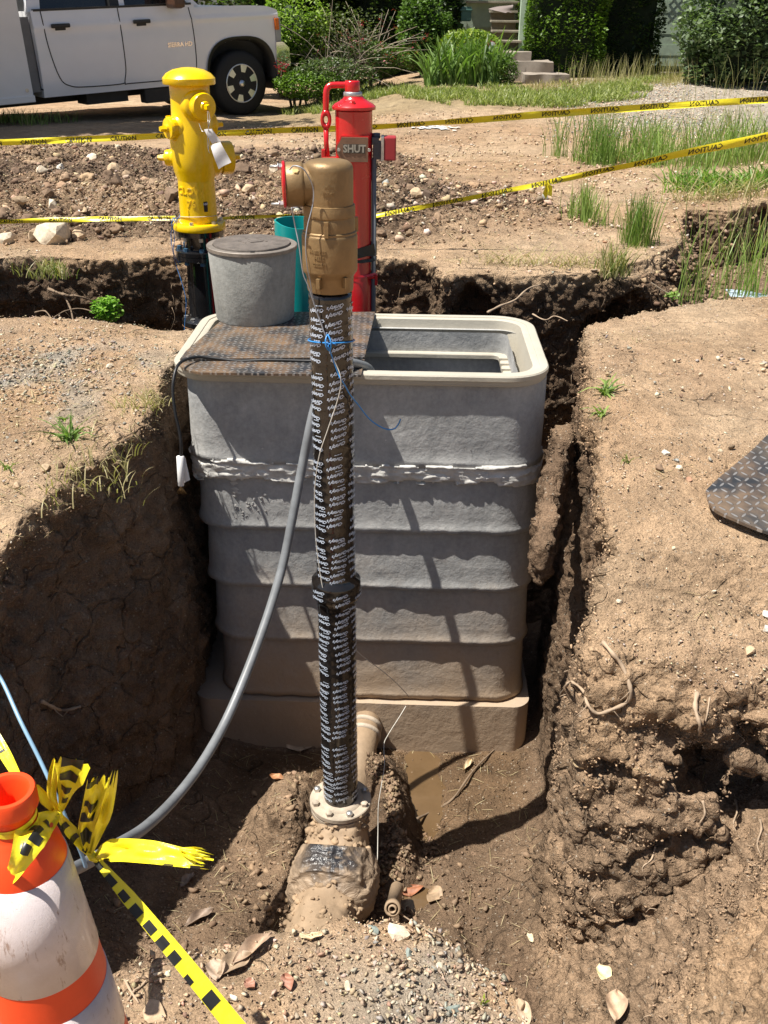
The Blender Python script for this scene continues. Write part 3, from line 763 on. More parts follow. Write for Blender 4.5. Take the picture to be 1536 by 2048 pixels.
# ---------------------------------------------------------------- yellow hydrant
HY = 4.85; hc = PY(399, 452, HY); hx = float(hc[0])
HYD = thing('fire_hydrant', 'bright yellow wet barrel fire hydrant on a black flanged pipe, rising from the back trench', 'fire hydrant', (hx, HY, -.9))
zz = lambda y: zy(y, HY)
zcap, zc1 = zz(143), zz(166); zf1, zf0 = zz(443), zz(461)
bd = MB().lathe([(.03, zf0+.03), (.086, zf0+.03), (.088, zz(425)), (.086, zz(365)), (.0865, zz(362)), (.100, zz(345)), (.106, zz(322)), (.106, zz(282)), (.096, zz(255)), (.091, zz(230)), (.0895, zz(205)), (.091, zc1-.01), (.08, zc1+.005)], (hx, HY, 0), n=56)
o = obj('barrel', bd, YEL, HYD); barrel = o; shade_auto(o, 50)
b = MB().lathe([(.09, zf0), (.1235, zf0), (.125, zf0+.004), (.125, zf0+.026), (.121, zf0+.032), (.0865, zf0+.034)], (hx, HY, 0), n=56)
o = obj('flange', b, YEL, HYD); shade_auto(o, 40)
b = MB().lathe([(.09, zc1-.014), (.116, zc1-.014), (.1185, zc1-.010), (.1185, zc1+.012), (.115, zc1+.016), (.10, zc1+.032), (.07, zc1+.047), (.03, zc1+.055), (.0, zc1+.057)], (hx, HY, 0), n=56, cap=False)
o = obj('bonnet', b, YEL, HYD); shade_auto(o, 40)
b = MB()
for k in range(6):
    a = k*math.pi/3+.35; b.cyl((hx+.105*math.cos(a), HY+.105*math.sin(a), zf0+.028), (hx+.105*math.cos(a), HY+.105*math.sin(a), zf0+.045), .010, 6, smooth=False)
pieces('flange_bolt', b, STEEL, HYD)
def nozzle(name, z, ang, r, tilt=0, cap='cap', out=.0, lead=.075, L=.05, nut='pent', base_r=None):
    d = Vector((math.cos(rad(ang)), math.sin(rad(ang)), math.tan(rad(tilt)))).normalized(); c = Vector((hx, HY, z))
    br = base_r or r*1.25
    m = MB().lathe([(br*1.15, .02), (br*1.12, lead), (br, lead+.012), (r*1.02, lead+.018), (r, lead+L*.5)], c, d, 40)
    nz = obj('outlet', m, YEL, HYD); shade_auto(nz, 40)
    m = MB().lathe([(r*1.10, lead+L*.35), (r*1.12, lead+L*.45), (r*1.12, lead+L), (r*1.04, lead+L+.008), (r*.5, lead+L+.010), (r*.42, lead+L+.018), (r*.40, lead+L+.020), (.001, lead+L+.021)], c, d, 40, cap=False)
    for k in range(4 if out else 0):
        a = k*math.pi/2+.4; q = d.to_track_quat('Z', 'Y')
        m.box(c + d*(lead+L*.72) + q @ Vector((r*1.14*math.cos(a), r*1.14*math.sin(a), 0)), (.012, .012, L*.5), (q.to_matrix() @ Matrix.Rotation(a, 3, 'Z')))
    m.cyl(c+d*(lead+L+.012), c+d*(lead+L+.045), .0155, 5, .0125, smooth=False)
    cp = obj('outlet_cap', m, YEL, HYD); shade_auto(cp, 40); return c + d*(lead+L+.03)
nz_a = nozzle('', zz(214), -52, .053, base_r=.068, lead=.080, L=.046)
nozzle('', zz(258), -140, .043, tilt=0, lead=.080, L=.04, out=1, base_r=.052)
nozzle('', zz(322), 22, .066, lead=.10, L=.070, base_r=.070)
nozzle('', zz(321), 176, .033, lead=.10, L=.028, base_r=.036)
nozzle('', zz(255), 25, .045, lead=.07, L=.03, base_r=.055)
# raised casting letters and sticker, curved round the barrel
def wrap_text(V, cx, cy, R, ang, z, flip=1, tilt=0, lift=.0, thick=None):
    """lay flat lettering on a vertical cylinder; ang = facing direction"""
    V = np.asarray(V, float); c, s = math.cos(tilt), math.sin(tilt)
    X = (V[:, 0]*c - V[:, 1]*s)*flip; Yc = (V[:, 0]*s + V[:, 1]*c)*(1 if flip > 0 else -1)
    r = R + lift + V[:, 2]; a = ang + X/R
    return np.stack([cx + r*np.cos(a), cy + r*np.sin(a), z + Yc], 1)
lt = MB()
for txt, a, y, sz in (('CLOW', -104, 382, .046), ('76', -100, 407, .046), ('1', -112, 424, .034)):
    Vt, Ft = text_mesh(txt, sz, .003, bold=.0008); lt.add(wrap_text(Vt, hx, HY, .0875, rad(a), zz(y)), Ft, False)
obj('cast_lettering', lt, YEL, HYD)
st = MB(); n = 8
a0, a1 = rad(-62), rad(-50); V0 = [(hx+.0895*math.cos(a0+(a1-a0)*k/n), HY+.0895*math.sin(a0+(a1-a0)*k/n), z) for z in (zz(422), zz(402)) for k in range(n+1)]
st.add(V0, [(k, k+1, n+2+k, n+1+k) for k in range(n)]); sk = obj('sticker', st, BLKR, HYD)
Vt, Ft = text_mesh('NSF', .013, 0, bold=.0006); lt = MB(); lt.add(wrap_text(Vt, hx, HY, .0903, rad(-56), zz(407)), Ft, False); obj('sticker_print', lt, WHITEI, sk)
# black spool and flanges below
b = MB().lathe([(.05, zz(520)), (.078, zz(520)), (.075, zf0-.03), (.112, zf0-.028), (.118, zf0-.026), (.118, zf0-.003), (.114, zf0-.001), (.05, zf0-.0005)], (hx, HY, 0), n=48)
o = obj('upper_spool', b, BLKE, HYD); shade_auto(o, 40)
zA = zz(503)
b = MB().lathe([(.085, zA-.040), (.122, zA-.040), (.124, zA-.038), (.124, zA-.020), (.121, zA-.0185), (.121, zA-.0175), (.124, zA-.016), (.124, zA+.003), (.119, zA+.006), (.078, zA+.010)], (hx, HY, 0), n=48)
o = obj('middle_flange', b, BLKE, HYD); shade_auto(o, 40)
b = MB().lathe([(.088, zz(905)), (.088, zz(652)), (.086, zz(640)), (.082, zA-.035), (.07, zA-.03)], (hx+.006, HY, 0), n=48)
o = obj('lower_spool', b, BLKE, HYD); shade_auto(o, 40)
zB = zz(640)
b = MB().lathe([(.08, zB-.055), (.122, zB-.055), (.126, zB-.053), (.126, zB-.030), (.124, zB-.028), (.124, zB-.025), (.126, zB-.023), (.126, zB+.0), (.121, zB+.004), (.088, zB+.02)], (hx+.006, HY, 0), n=48)
o = obj('bottom_flange', b, BLKE, HYD); shade_auto(o, 40)
BLT = simple('blue_coated_bolt', (.05, .13, .22), .4, .3)
b = MB(); b2 = MB()
for k in range(8):
    a = k*math.pi/4+.2; x, y = hx+.103*math.cos(a), HY+.103*math.sin(a)
    b.cyl((x, y, zA+.004), (x, y, zA+.022), .012, 6, smooth=False); b.cyl((x, y, zA-.058), (x, y, zA-.039), .012, 6, smooth=False)
    b2.cyl((x+.006, y, zB+.002), (x+.006, y, zB+.018), .012, 6, smooth=False)
    b2.cyl((x, y, zf0-.045), (x, y, zf0-.027), .010, 6, smooth=False)
pieces('spool_bolt', b, BLT, HYD); pieces('base_bolt', b2, STEEL, HYD)
rg = MB().lathe([(.1245, zB-.0285), (.1262, zB-.028), (.1262, zB-.0255), (.1245, zB-.025)], (hx+.006, HY, 0), n=48, cap=False); obj('gasket', rg, simple('gasket_brown', (.25, .13, .06), .7), HYD)
# tag on the front cap, with its wire
TAGP = PY(428, 290, HY-.23)
TG = thing('paper_tag', 'blank white paper tag hanging by twisted wire from the front cap of the yellow hydrant', 'tag', TAGP)
def quad_sheet(P, nx=6, ny=8, bend=.006):
    P = [np.array(p) for p in P]; V = []
    for j in range(ny+1):
        for i in range(nx+1):
            u, v = i/nx, j/ny; p = (P[0]*(1-u)+P[1]*u)*(1-v) + (P[3]*(1-u)+P[2]*u)*v
            V.append(p + np.array([0, -1, 0])*bend*math.sin(v*4.2+u) + np.array([0, 0, 1])*bend*.3*math.sin(u*5))
    return V, [(j*(nx+1)+i, j*(nx+1)+i+1, (j+1)*(nx+1)+i+1, (j+1)*(nx+1)+i) for j in range(ny) for i in range(nx)]
hy2 = HY-.235
m = MB(); m.add(*quad_sheet([PY(408, 259, hy2), PY(424, 257, hy2), PY(441, 282, hy2-.01), PY(424, 288, hy2)], 4, 5, .004))
m.add(*quad_sheet([PY(421, 292, hy2-.005), PY(441, 282, hy2-.012), PY(462, 324, hy2-.03), PY(437, 339, hy2-.02)], 5, 7, .007))
obj('card', m, PAPER, TG)
m = MB().tube([nz_a+Vector((0, 0, -.012)), PY(416, 240, hy2-.005), PY(417, 258, hy2-.006), PY(419, 275, hy2), PY(417, 300, hy2-.01), PY(420, 306, hy2-.01)], .0016, 6, sub=4)
m.tube([nz_a+Vector((.004, 0, -.012)), PY(420, 240, hy2), PY(416, 262, hy2-.01), PY(415, 290, hy2-.01), PY(418, 304, hy2-.01)], .0013, 6, sub=4)
m.tube([PY(398, 247, hy2+.05), PY(404, 262, hy2), PY(410, 262, hy2)], .0013, 5, sub=4)
obj('wire', m, STEEL, TG)
# wires looped round the hydrant flange, blue wire down the spool
m = MB(); zq1 = zf0+.060
ring_ = lambda R, z, t0, t1, dz, n=26: [(hx+R*math.cos(rad(t0+(t1-t0)*k/n)), HY+R*math.sin(rad(t0+(t1-t0)*k/n)), z+dz*math.sin(k/n*math.pi)) for k in range(n+1)]
m.tube(ring_(.0905, zq1-.01, -210, 60, .02), .0016, 6); m.tube(ring_(.092, zq1-.02, -200, 20, -.01), .0016, 6)
o = obj('tie_wire', m, PALEW, origin=(hx-.1, HY, zf0)); tag(o, 'thin pale wire looped round the foot of the yellow hydrant', 'wire')
m = MB(); yb = HY-.03
m.tube([PY(345, 435, yb), PY(350, 442, yb-.05), PY(346, 452, yb-.05), PY(342, 470, yb-.04), PY(345, 500, yb-.06), PY(352, 530, yb-.02), PY(362, 560, yb-.05), PY(372, 600, yb-.08), PY(370, 640, yb-.1), PY(368, 672, yb-.12)], .0016, 6, sub=5)
m.tube([PY(352, 432, yb-.03), PY(343, 446, yb-.05), PY(347, 462, yb-.05), PY(349, 480, yb-.05), PY(347, 503, yb-.06), PY(358, 530, yb-.05)], .0016, 6, sub=5)
m.tube([PY(340, 440, yb), PY(356, 436, yb-.06), PY(360, 430, yb-.05)], .0018, 6, sub=4)
o = obj('tracer_wire', m, BLUEW, origin=PY(345, 435, yb)); tag(o, 'blue tracer wire hanging down beside the yellow hydrant into the trench', 'wire')

# ---------------------------------------------------------------- red post indicator valve
PYY = 4.35; pcx = float(PY(708, 320, PYY)[0]); z5 = lambda y: zy(y, PYY)
PIV = thing('indicator_post', 'tall glossy red valve indicator post with a wrench locked on top, behind the vault', 'valve post', (pcx, PYY, -1.05))
b = MB().lathe([(.079, -1.1), (.079, z5(560)), (.0755, z5(555)), (.0755, z5(362)), (.0765, z5(358)), (.0765, z5(222)), (.06, z5(219))], (pcx, PYY, 0), n=56)
o = obj('barrel', b, RED, PIV); shade_auto(o, 45)
b = MB().lathe([(.07, z5(221)), (.089, z5(219)), (.0905, z5(216)), (.090, z5(213)), (.080, z5(208)), (.058, z5(202)), (.044, z5(197)), (.040, z5(193)), (.02, z5(193))], (pcx, PYY, 0), n=56)
b.cyl((pcx, PYY-.068, z5(211)), (pcx, PYY-.068, z5(200)), .008, 6, smooth=False)
o = obj('cap', b, RED, PIV); shade_auto(o, 40)
b = MB().lathe([(.02, z5(194)), (.037, z5(194)), (.0385, z5(192)), (.0385, z5(185)), (.036, z5(184)), (.01, z5(184))], (pcx-.004, PYY, 0), n=40); obj('neck_ring', b, STEEL, PIV)
wx = pcx-.006
b = MB().lathe([(.02, z5(184)), (.030, z5(184)), (.031, z5(181)), (.031, z5(165)), (.029, z5(162)), (.001, z5(162.5))], (wx, PYY, 0), n=32)
arm = [(wx-.02, PYY, z5(171)), (wx-.07, PYY-.004, z5(171)), (wx-.092, PYY-.006, z5(173)), (wx-.104, PYY-.01, z5(181)), (wx-.107, PYY-.012, z5(200)), (wx-.108, PYY-.012, z5(226))]
b.tube(arm, .0125, 12, sub=4)
ex_, ez = wx-.108, z5(240)
R_ = Matrix.Rotation(rad(90), 3, 'X')
tor = []; nT, nt_ = 28, 10
for i in range(nT):
    a = 2*math.pi*i/nT
    for j in range(nt_):
        t = 2*math.pi*j/nt_; rr = .017+.0085*math.cos(t); tor.append((ex_+rr*math.cos(a)*.9, PYY-.014+.014*math.sin(t), ez+rr*math.sin(a)*1.6))
b.add(tor, [(i*nt_+j, i*nt_+(j+1) % nt_, ((i+1) % nT)*nt_+(j+1) % nt_, ((i+1) % nT)*nt_+j) for i in range(nT) for j in range(nt_)])
b.tube([(ex_, PYY-.014, z5(256)), (ex_, PYY-.018, z5(285)), (ex_+.003, PYY-.02, z5(312))], [.0115, .010, .012], 12)
obj('wrench', b, RED, PIV)
b = MB(); b.box((ex_+.012, PYY-.02, z5(318)), (.055, .03, .020), bevel=.004); b.box((ex_-.012, PYY-.02, z5(312)), (.016, .026, .055), bevel=.004); b.box((ex_+.028, PYY-.03, z5(322)), (.035, .04, .035), bevel=.005)
b.cyl((ex_-.022, PYY-.022, z5(325)), (ex_+.045, PYY-.022, z5(325)), .007, 10); o = obj('lock_bracket', b, RED, PIV)
# front housing with the window plate
fz0, fz1 = z5(318), z5(272); fzc = (z5(274)+z5(316))/2
b = MB(); yf = PYY-.078
out = [(-.058, -.0475), (.057, -.0475), (.057, .0475), (-.05, .0475), (-.058, .030), (-.068, .016), (-.072, 0), (-.068, -.016), (-.058, -.030)]
def vplate(pts, cx, y0, y1, cz, mi=0, m=None):
    m = m or MB(); n = len(pts)
    m.add([(cx+x, y0, cz+z) for x, z in pts]+[(cx+x, y1, cz+z) for x, z in pts], [tuple(range(n)), tuple(range(2*n-1, n-1, -1))]+[(i, i+n, (i+1) % n+n, (i+1) % n) for i in range(n)], False, mi); return m
b = vplate([(x*1.06, z*1.12) for x, z in out], pcx+.003, yf+.0, yf+.06, fzc); fh = obj('window_housing', b, RED, PIV)
b = vplate(out, pcx+.003, yf-.008, yf+.002, fzc); wp = obj('window_plate', b, BRZ, PIV)
b = vplate([(-.044, -.018), (.046, -.018), (.046, .018), (-.044, .018)], pcx+.003, yf-.0095, yf-.0075, fzc+.004); obj('window', b, simple('dusty_window', (.075, .065, .055), .25, 0, var=.3), wp)
Vt, Ft = text_mesh('SHUT', .040, .0006, bold=.0014); lt = MB(); lt.add([(pcx+.005+v[0]*.93, yf-.0102-v[2], fzc+.003+v[1]) for v in Vt], Ft, False); obj('window_lettering', lt, simple('pale_lettering', (.36, .33, .27), .5), wp)
b = MB()
for dx in (-.062, .062): b.cyl((pcx+.003+dx, yf-.004, fzc), (pcx+.003+dx, yf-.014, fzc), .0065, 12)
pieces('screw', b, STEEL, PIV)
# tamper switch on the right
bx0 = float(PY(745, 290, PYY)[0])
b = MB(); b.box((bx0+.020, PYY, fzc-.010), (.036, .06, .070), bevel=.004); b.cyl((bx0+.015, PYY, fzc+.036), (bx0+.015, PYY, fzc+.056), .017, 16); b.box((bx0+.012, PYY-.01, fzc+.028), (.03, .04, .03), bevel=.003)
obj('switch_bracket', b, DKG, PIV)
b = MB().box((bx0+.042, PYY-.012, fzc+.0), (.012, .085, .094), bevel=.002); obj('switch_plate', b, STEEL, PIV)
b = MB().box((bx0+.073, PYY-.012, fzc+.0), (.050, .080, .092), bevel=.006); obj('switch_box', b, REDD, PIV)
# grey conduit strapped down the side
cx_ = pcx+.0845
b = MB().tube([(cx_, PYY-.02, fzc-.04), (cx_, PYY-.02, .0), (cx_+.002, PYY-.02, -.5), (cx_+.002, PYY-.02, -1.05)], .0105, 14); obj('conduit', b, GREYP, PIV)
b = MB()
def band(m, z0, z1, tl, R=.0785, n=40):
    pr_ = []
    for k in range(n):
        a = 2*math.pi*k/n; dx = tl*math.cos(a); e = .020*max(0, math.cos(a))**3
        pr_.append([(pcx+(R+e)*math.cos(a), PYY-.006*max(0, math.cos(a))+(R)*math.sin(a), z0+dx), (pcx+(R+e)*math.cos(a), PYY+R*math.sin(a), z1+dx)])
    m.loft([[p[0] for p in pr_], [p[1] for p in pr_]], smooth=True)
band(b, z5(512), z5(492), .018); band(b, z5(500), z5(492), -.020); band(b, z5(519), z5(513), 0)
pieces('black_tape', b, simple('black_tape_wrap', (.01, .01, .01), .4, 0), PIV)
b = MB(); band(b, z5(547), z5(543), 0, .080); band(b, z5(551), z5(547), .012, .080); b.box((cx_+.012, PYY-.03, z5(556)), (.012, .02, .05), bevel=.003); b.box((cx_-.01, PYY-.04, z5(550)), (.03, .014, .015), bevel=.003)
obj('strap', b, RED, PIV)

# ---------------------------------------------------------------- teal pipe behind the pot
tc_ = PY(592, 440, 4.10); tr = .088
m = MB(); n = 48; z1 = float(tc_[2]); V0 = []; zb = -1.0; Fq = []
for k in range(n):
    a = 2*math.pi*k/n; cut = .02*max(0, math.cos(a-rad(-60)))
    for r in (tr, tr-.006):
        for z in (zb, z1-cut): V0.append((tc_[0]+r*math.cos(a), tc_[1]+r*math.sin(a), z))
for k in range(n):
    a, b_ = 4*k, 4*((k+1) % n); Fq += [(a, b_, b_+1, a+1), (a+2, a+3, b_+3, b_+2), (a+1, b_+1, b_+3, a+3)]
m.add(V0, Fq); o = obj('teal_pipe', m, TEAL, origin=(tc_[0], tc_[1], -1)); shade_auto(o, 60)
tag(o, 'open topped teal plastic pipe standing between the concrete pot and the red post', 'plastic pipe')
# ================================================================ FIRE DEPARTMENT RISER IN FRONT OF THE VAULT
top = PY(661, 592, 2.75); bot = PZ(681, 1592, -1.352)
fx0, fy0, fz0_ = map(float, bot); fx1, fy1, fz1_ = map(float, top)
WR_ = []
FDC = thing('riser_pipe', 'tall pipe wrapped in black lettered tape, brass head on top, in front of the vault', 'standpipe', (fx0, fy0, fz0_))
def axp(z):      # point of the pipe's axis at height z
    t = (z-fz0_)/(fz1_-fz0_); return fx0+(fx1-fx0)*t, fy0+(fy1-fy0)*t
RP = .0605
rows = []; zc = fz0_; n = 48; k = 0
pipe = MB(); rings = []
Zs = np.arange(fz0_-.01, fz1_+.02, .011); zcp = zy(1185, fy0)
for z in Zs:
    x, y = axp(z); r = RP
    dz = abs(z-zcp); r += .017*float(1-sstep(.030, .038, np.array([dz]))[0])
    if dz > .034 and dz < .06: r += .002
    ring = []
    for k in range(n):
        a = 2*math.pi*k/n
        w_ = .0011*math.sin(z*190+a*1.0) + .0012*math.sin(3*a+z*8) + (.0016 if (((a/(2*math.pi)*3+z*.9) % 1) < .06) else 0)
        ring.append((x+(r+w_)*math.cos(a), y+(r+w_)*math.sin(a), z))
    rings.append(ring)
pipe.loft(rings, True, True, smooth=True)
pb_ = obj('pipe', pipe, WRAP, FDC)
# lettering of the wrap, upside down, in slanting columns
Vt, Ft = text_mesh("Christy's", .0150, 0, shear=.38, bold=.0006, res=1)
Vt = Vt*np.array([.98, .95, 1])
lt = MB(); ncol = 6; LV = []; LF = []; nb = 0
tl = [rad(13), rad(-5), rad(3), rad(10), rad(-7), rad(4)]
zs0 = fz0_+.02
for c in range(ncol):
    a0 = rad(-90 + 14 + 60*c); z = zs0 + .007*((c*5) % 4); j = 0
    while z < fz1_-.012:
        x, y = axp(z); aa = a0 + .10*math.sin(z*7+c) + .10*math.sin(z*31+c*3)
        R = RP+.0030 + (.0178 if abs(z-zcp) < .040 else 0)
        if abs(abs(z-zcp)-.037) > .006 and (j*13+c*7) % 11:
            g_ = wrap_text(Vt, x, y, R, aa, z, -1, tl[c] + .09*math.sin(j*1.7+c) + .05*math.sin(j*5.1), 0)
            LV.append(g_); LF += [tuple(i+nb for i in f_) for f_ in Ft]; nb += len(Vt)
            if j % 2 == 0:   # the small print between the lines shows only as dashes
                for dx in (-.009, -.001, .007):
                    rct = np.array([(dx-.0035, -.0012, 0), (dx+.003, -.0012, 0), (dx+.003, .0012, 0), (dx-.0035, .0012, 0)])
                    LV.append(wrap_text(rct, x, y, R, aa+.12, z+.0145, -1, tl[c], 0)); LF.append((nb, nb+1, nb+2, nb+3)); nb += 4
        z += .0205 + .007*((j*7+c*3) % 3)/2; j += 1
obj('wrap_lettering', mesh_from('wrap_lettering', np.concatenate(LV), LF, smooth=False), WHITEI, pb_)
# bottom flange pair
b = MB().lathe([(.06, -.001), (.106, -.001), (.110, .003), (.110, .018), (.107, .021), (.080, .022), (.074, .030), (.066, .032), (.05, .032)], (fx0, fy0, fz0_-.030), n=64)
o = obj('flange', b, simple('mud_white_flange', (.42, .35, .27), .75, 0, bump=.4, bscale=50, var=.3, vscale=14), FDC); shade_auto(o, 40)
b = MB().lathe([(.05, -.075), (.09, -.070), (.106, -.056), (.1075, -.052), (.1075, -.036), (.104, -.0345), (.05, -.0345)], (fx0, fy0, fz0_), n=64)
o = obj('lower_flange', b, MUDM, FDC); shade_auto(o, 40)
b = MB().lathe([(.09, -.0345), (.1045, -.0345), (.1045, -.031), (.09, -.031)], (fx0, fy0, fz0_), n=64); obj('gasket', b, simple('gasket_rust', (.23, .09, .05), .8), FDC)
for k in range(8):
    a = k*math.pi/4+.39; x, y = fx0+.0925*math.cos(a), fy0+.0925*math.sin(a)
    b = MB().cyl((x, y, fz0_-.010), (x, y, fz0_+.004), .0125, 6, smooth=False); b.cyl((x, y, fz0_-.066), (x, y, fz0_-.052), .0125, 6, smooth=False)
    b.lathe([(.0105, .0), (.008, .003), (.0, .004)], (x, y, fz0_+.004), n=12, cap=False)
    obj('bolt', b, MUDM if k % 3 else STEEL, FDC)
# brass head
bx, by = fx1, fy1
zb_ = lambda y: zy(y, by-.06)
K = MB()
prof = [(.050, zb_(592)), (.063, zb_(590)), (.0645, zb_(585)), (.0655, zb_(562)), (.0675, zb_(559)), (.0685, zb_(557)), (.0755, zb_(550)), (.0765, zb_(545)), (.0765, zb_(479)), (.0755, zb_(476)), (.0735, zb_(474)), (.0735, zb_(470)), (.0700, zb_(468)), (.0700, zb_(444)), (.0685, zb_(441)), (.0685, zb_(440)), (.0705, zb_(438)), (.0705, zb_(420)), (.0695, zb_(418)), (.0695, zb_(416)), (.0655, zb_(415)), (.0655, zb_(345)), (.0640, zb_(338)), (.060, zb_(332)), (.052, zb_(327.5)), (.040, zb_(325)), (.02, zb_(324)), (.0, zb_(323.5))]
K.lathe(prof, (bx, by, 0), n=64, cap=False); hd = obj('brass_head', K, BRASS, FDC); shade_auto(hd, 30)
b = MB()
for a, z, w_, h in ((-93, (zb_(448)+zb_(468))/2, .012, .042), (-112, zb_(567), .011, .030), (-52, zb_(566), .011, .03), (20, zb_(460), .012, .04), (140, zb_(460), .012, .04)):
    a = rad(a); r = .073; b.box((bx+r*math.cos(a), by+r*math.sin(a), z), (.016, w_, h), Matrix.Rotation(a, 3, 'Z'), bevel=.001)
pieces('lug', b, BRASS, hd)
lt = MB()
def ct(txt, a, z, R, sz, flip=1, tilt=0):
    Vt, Ft = text_mesh(txt, sz, .0015, bold=.0004); obj('cast_mark', MB().add(wrap_text(Vt, bx, by, R, rad(a), z, flip, tilt), Ft, False), BRASS, hd)
ct('12045', -88, zb_(388), .0657, .0135); ct('N', -87, zb_(403), .0657, .0135)
ct('LISTED', -109, zb_(528), .0767, .013, -1); ct('27EH', -109, zb_(515), .0767, .013, -1); ct('STATE W', -113, zb_(503), .0767, .012, -1)
dm = np.array([(-.0, .006), (.014, 0), (0, -.006), (-.014, 0)]); di = dm*.72
V0 = [(x, y, .0011) for x, y in dm]+[(x, y, .0011) for x, y in di]; lt.add(wrap_text(V0, bx, by, .0657, rad(-88), zb_(374)), [(i, (i+1) % 4, (i+1) % 4+4, i+4) for i in range(4)], False)
V0 = [(.003*math.cos(a), .0028*math.sin(a), .001) for a in np.linspace(0, 6.28, 9)[:-1]]; lt.add(wrap_text(V0, bx, by, .0657, rad(-88), zb_(374)), [tuple(range(8))], False)
V0 = [(.0115*math.cos(a), .0065*math.sin(a), .001) for a in np.linspace(.3, 2.84, 9)]+[(.0095*math.cos(a), .0048*math.sin(a), .001) for a in np.linspace(.3, 2.84, 9)]
lt.add(wrap_text(V0, bx, by, .0767, rad(-94), zb_(546)), [(i, i+1, i+10, i+9) for i in range(8)], False)
pieces('cast_mark', lt, BRASS, hd)
# side outlet to the left with red cap
oz = zb_(374); d = Vector((-1, -.10, -.02)).normalized(); c = Vector((bx, by, oz))
b = MB().lathe([(.052, .02), (.052, .066), (.0565, .070), (.0575, .074), (.0575, .112), (.055, .115), (.04, .115)], c, d, 48)
out_ = obj('outlet', b, BRASS, FDC); shade_auto(out_, 40)
b = MB().lathe([(.03, .1155), (.060, .1155), (.061, .117), (.061, .1215), (.058, .1235), (.03, .126), (.0, .127)], c, d, 48, cap=False)
q = d.to_track_quat('Z', 'Y'); 
rc = obj('red_cap', b, RED, FDC); shade_auto(rc, 40)
b = MB()
for s_ in (1, -1):
    p = c + d*.114 + Vector((0, -.012, .048*s_)); b.cyl(p, p+d*.040, .0042, 10); b.cyl(p+d*.006, p+d*.018, .0085, 6, smooth=False); b.lathe([(.010, 0), (.010, .002), (.004, .002)], p+d*.018, d, 16)
pieces('cap_stud', b, STEEL, rc)
pg = Vector(PY(592, 342, by-.05)); b = MB().lathe([(.0165, 0), (.0165, .006), (.010, .007)], pg+Vector((0, .01, -.012)), (0, -.55, .8), 20); b.lathe([(.009, .004), (.009, .018), (.007, .019), (0, .019)], pg+Vector((0, .01, -.012)), (0, -.55, .8), 6, cap=False, smooth=False)
obj('plug', b, simple('bright_brass_plug', (.62, .45, .2), .35, .7), out_)

# wires tied to the pipe
m = MB(); yr = by-.075
m.tube([PY(579, 338, yr), PY(588, 330, yr-.012), PY(606, 336, yr-.02), PY(620, 358, yr-.008), PY(627, 380, yr), PY(625, 410, yr), PY(615, 450, yr-.01), PY(611, 485, yr-.02), PY(614, 530, yr-.012), PY(620, 560, yr), PY(627, 600, yr+.015), PY(642, 645, yr+.008), PY(655, 682, yr+.004)], .0017, 6, sub=5)
m.tube([PY(583, 414, yr), PY(590, 450, yr+.02), PY(598, 490, yr+.01), PY(606, 545, yr+.01), PY(618, 575, yr+.01), PY(634, 625, yr+.01), PY(650, 668, yr+.006)], .0017, 6, sub=5)
WR_.append(obj('tracer_wire', m, simple('grey_wire', (.36, .38, .42), .4, .2), origin=PY(620, 358, yr))); o = WR_[-1]; tag(o, 'grey wires running down from the brass head to the knot on the wrapped pipe', 'wire')
zk = zy(688, by-.06, 660); x, y = axp(zk); m = MB()
m.tube([(x+.0665*math.cos(t), y+.0665*math.sin(t), zk+.012*math.sin(t)*-1-.004) for t in np.linspace(-1.9, 4.3, 40)], .0022, 7)
yk = by-.078
m.tube([PY(655, 668, yk+.01), PY(651, 680, yk-.004), PY(653, 694, yk-.006), PY(660, 700, yk), PY(662, 684, yk-.012), PY(656, 668, yk)], .0022, 7, sub=5)
m.tube([PY(652, 688, yk), PY(668, 686, yk-.006), PY(672, 690, yk)], .0018, 6, sub=4)
m.tube([PY(656, 690, yk-.006), PY(664, 712, yk), PY(676, 745, yk), PY(681, 756, yk-.006), PY(690, 770, yk), PY(700, 788, yk+.01), PY(716, 808, yk+.03), PY(740, 838, yk+.05), PY(768, 856, yk+.07), PY(788, 857, yk+.08), PY(797, 847, yk+.08), PY(801, 838, yk+.075)], .0021, 7, sub=6)
WR_.append(obj('tracer_wire', m, simple('bright_blue_wire', (.04, .25, .62), .3), origin=PY(655, 680, yk))); o = WR_[-1]; tag(o, 'blue wire knotted round the wrapped pipe, loose end curling in front of the vault', 'wire')
m = MB()
m.tube([PY(661, 705, yk), PY(674, 732, yk), PY(681, 752, yk-.008), PY(681, 775, yk-.004), PY(672, 810, yk), PY(655, 860, yk), PY(640, 905, yk+.002), PY(632, 950, yk+.006), PY(629, 1000, yk+.008), PY(632, 1080, yk+.003), PY(640, 1145, yk-.012), PY(648, 1185, yk-.022), PY(662, 1225, yk), PY(680, 1262, yk), PY(712, 1300, yk+.03), PY(738, 1322, yk+.10), PY(765, 1342, yk+.2), PY(795, 1368, yk+.28), PY(819, 1394, yk+.33)], .0016, 6, sub=6)
WR_.append(obj('tracer_wire', m, PALEW, origin=PY(681, 752, yk))); o = WR_[-1]; tag(o, 'thin pale wire snaking down the wrapped pipe and away to the vault foot', 'wire')
m = MB()
m.tube([PY(812, 1412, 2.95), PY(800, 1432, 2.92), PY(776, 1470, 2.86), PY(768, 1490, 2.8), PY(769, 1530, 2.72), PY(763, 1570, 2.66), PY(757, 1610, 2.62), PY(756, 1660, 2.58), PY(755, 1720, 2.5)], .0015, 6, sub=6)
WR_.append(obj('tracer_wire', m, PALEW, origin=PY(776, 1470, 2.86))); o = WR_[-1]; tag(o, 'stiff bent wire sticking up out of the mud beside the muddy flange', 'wire')

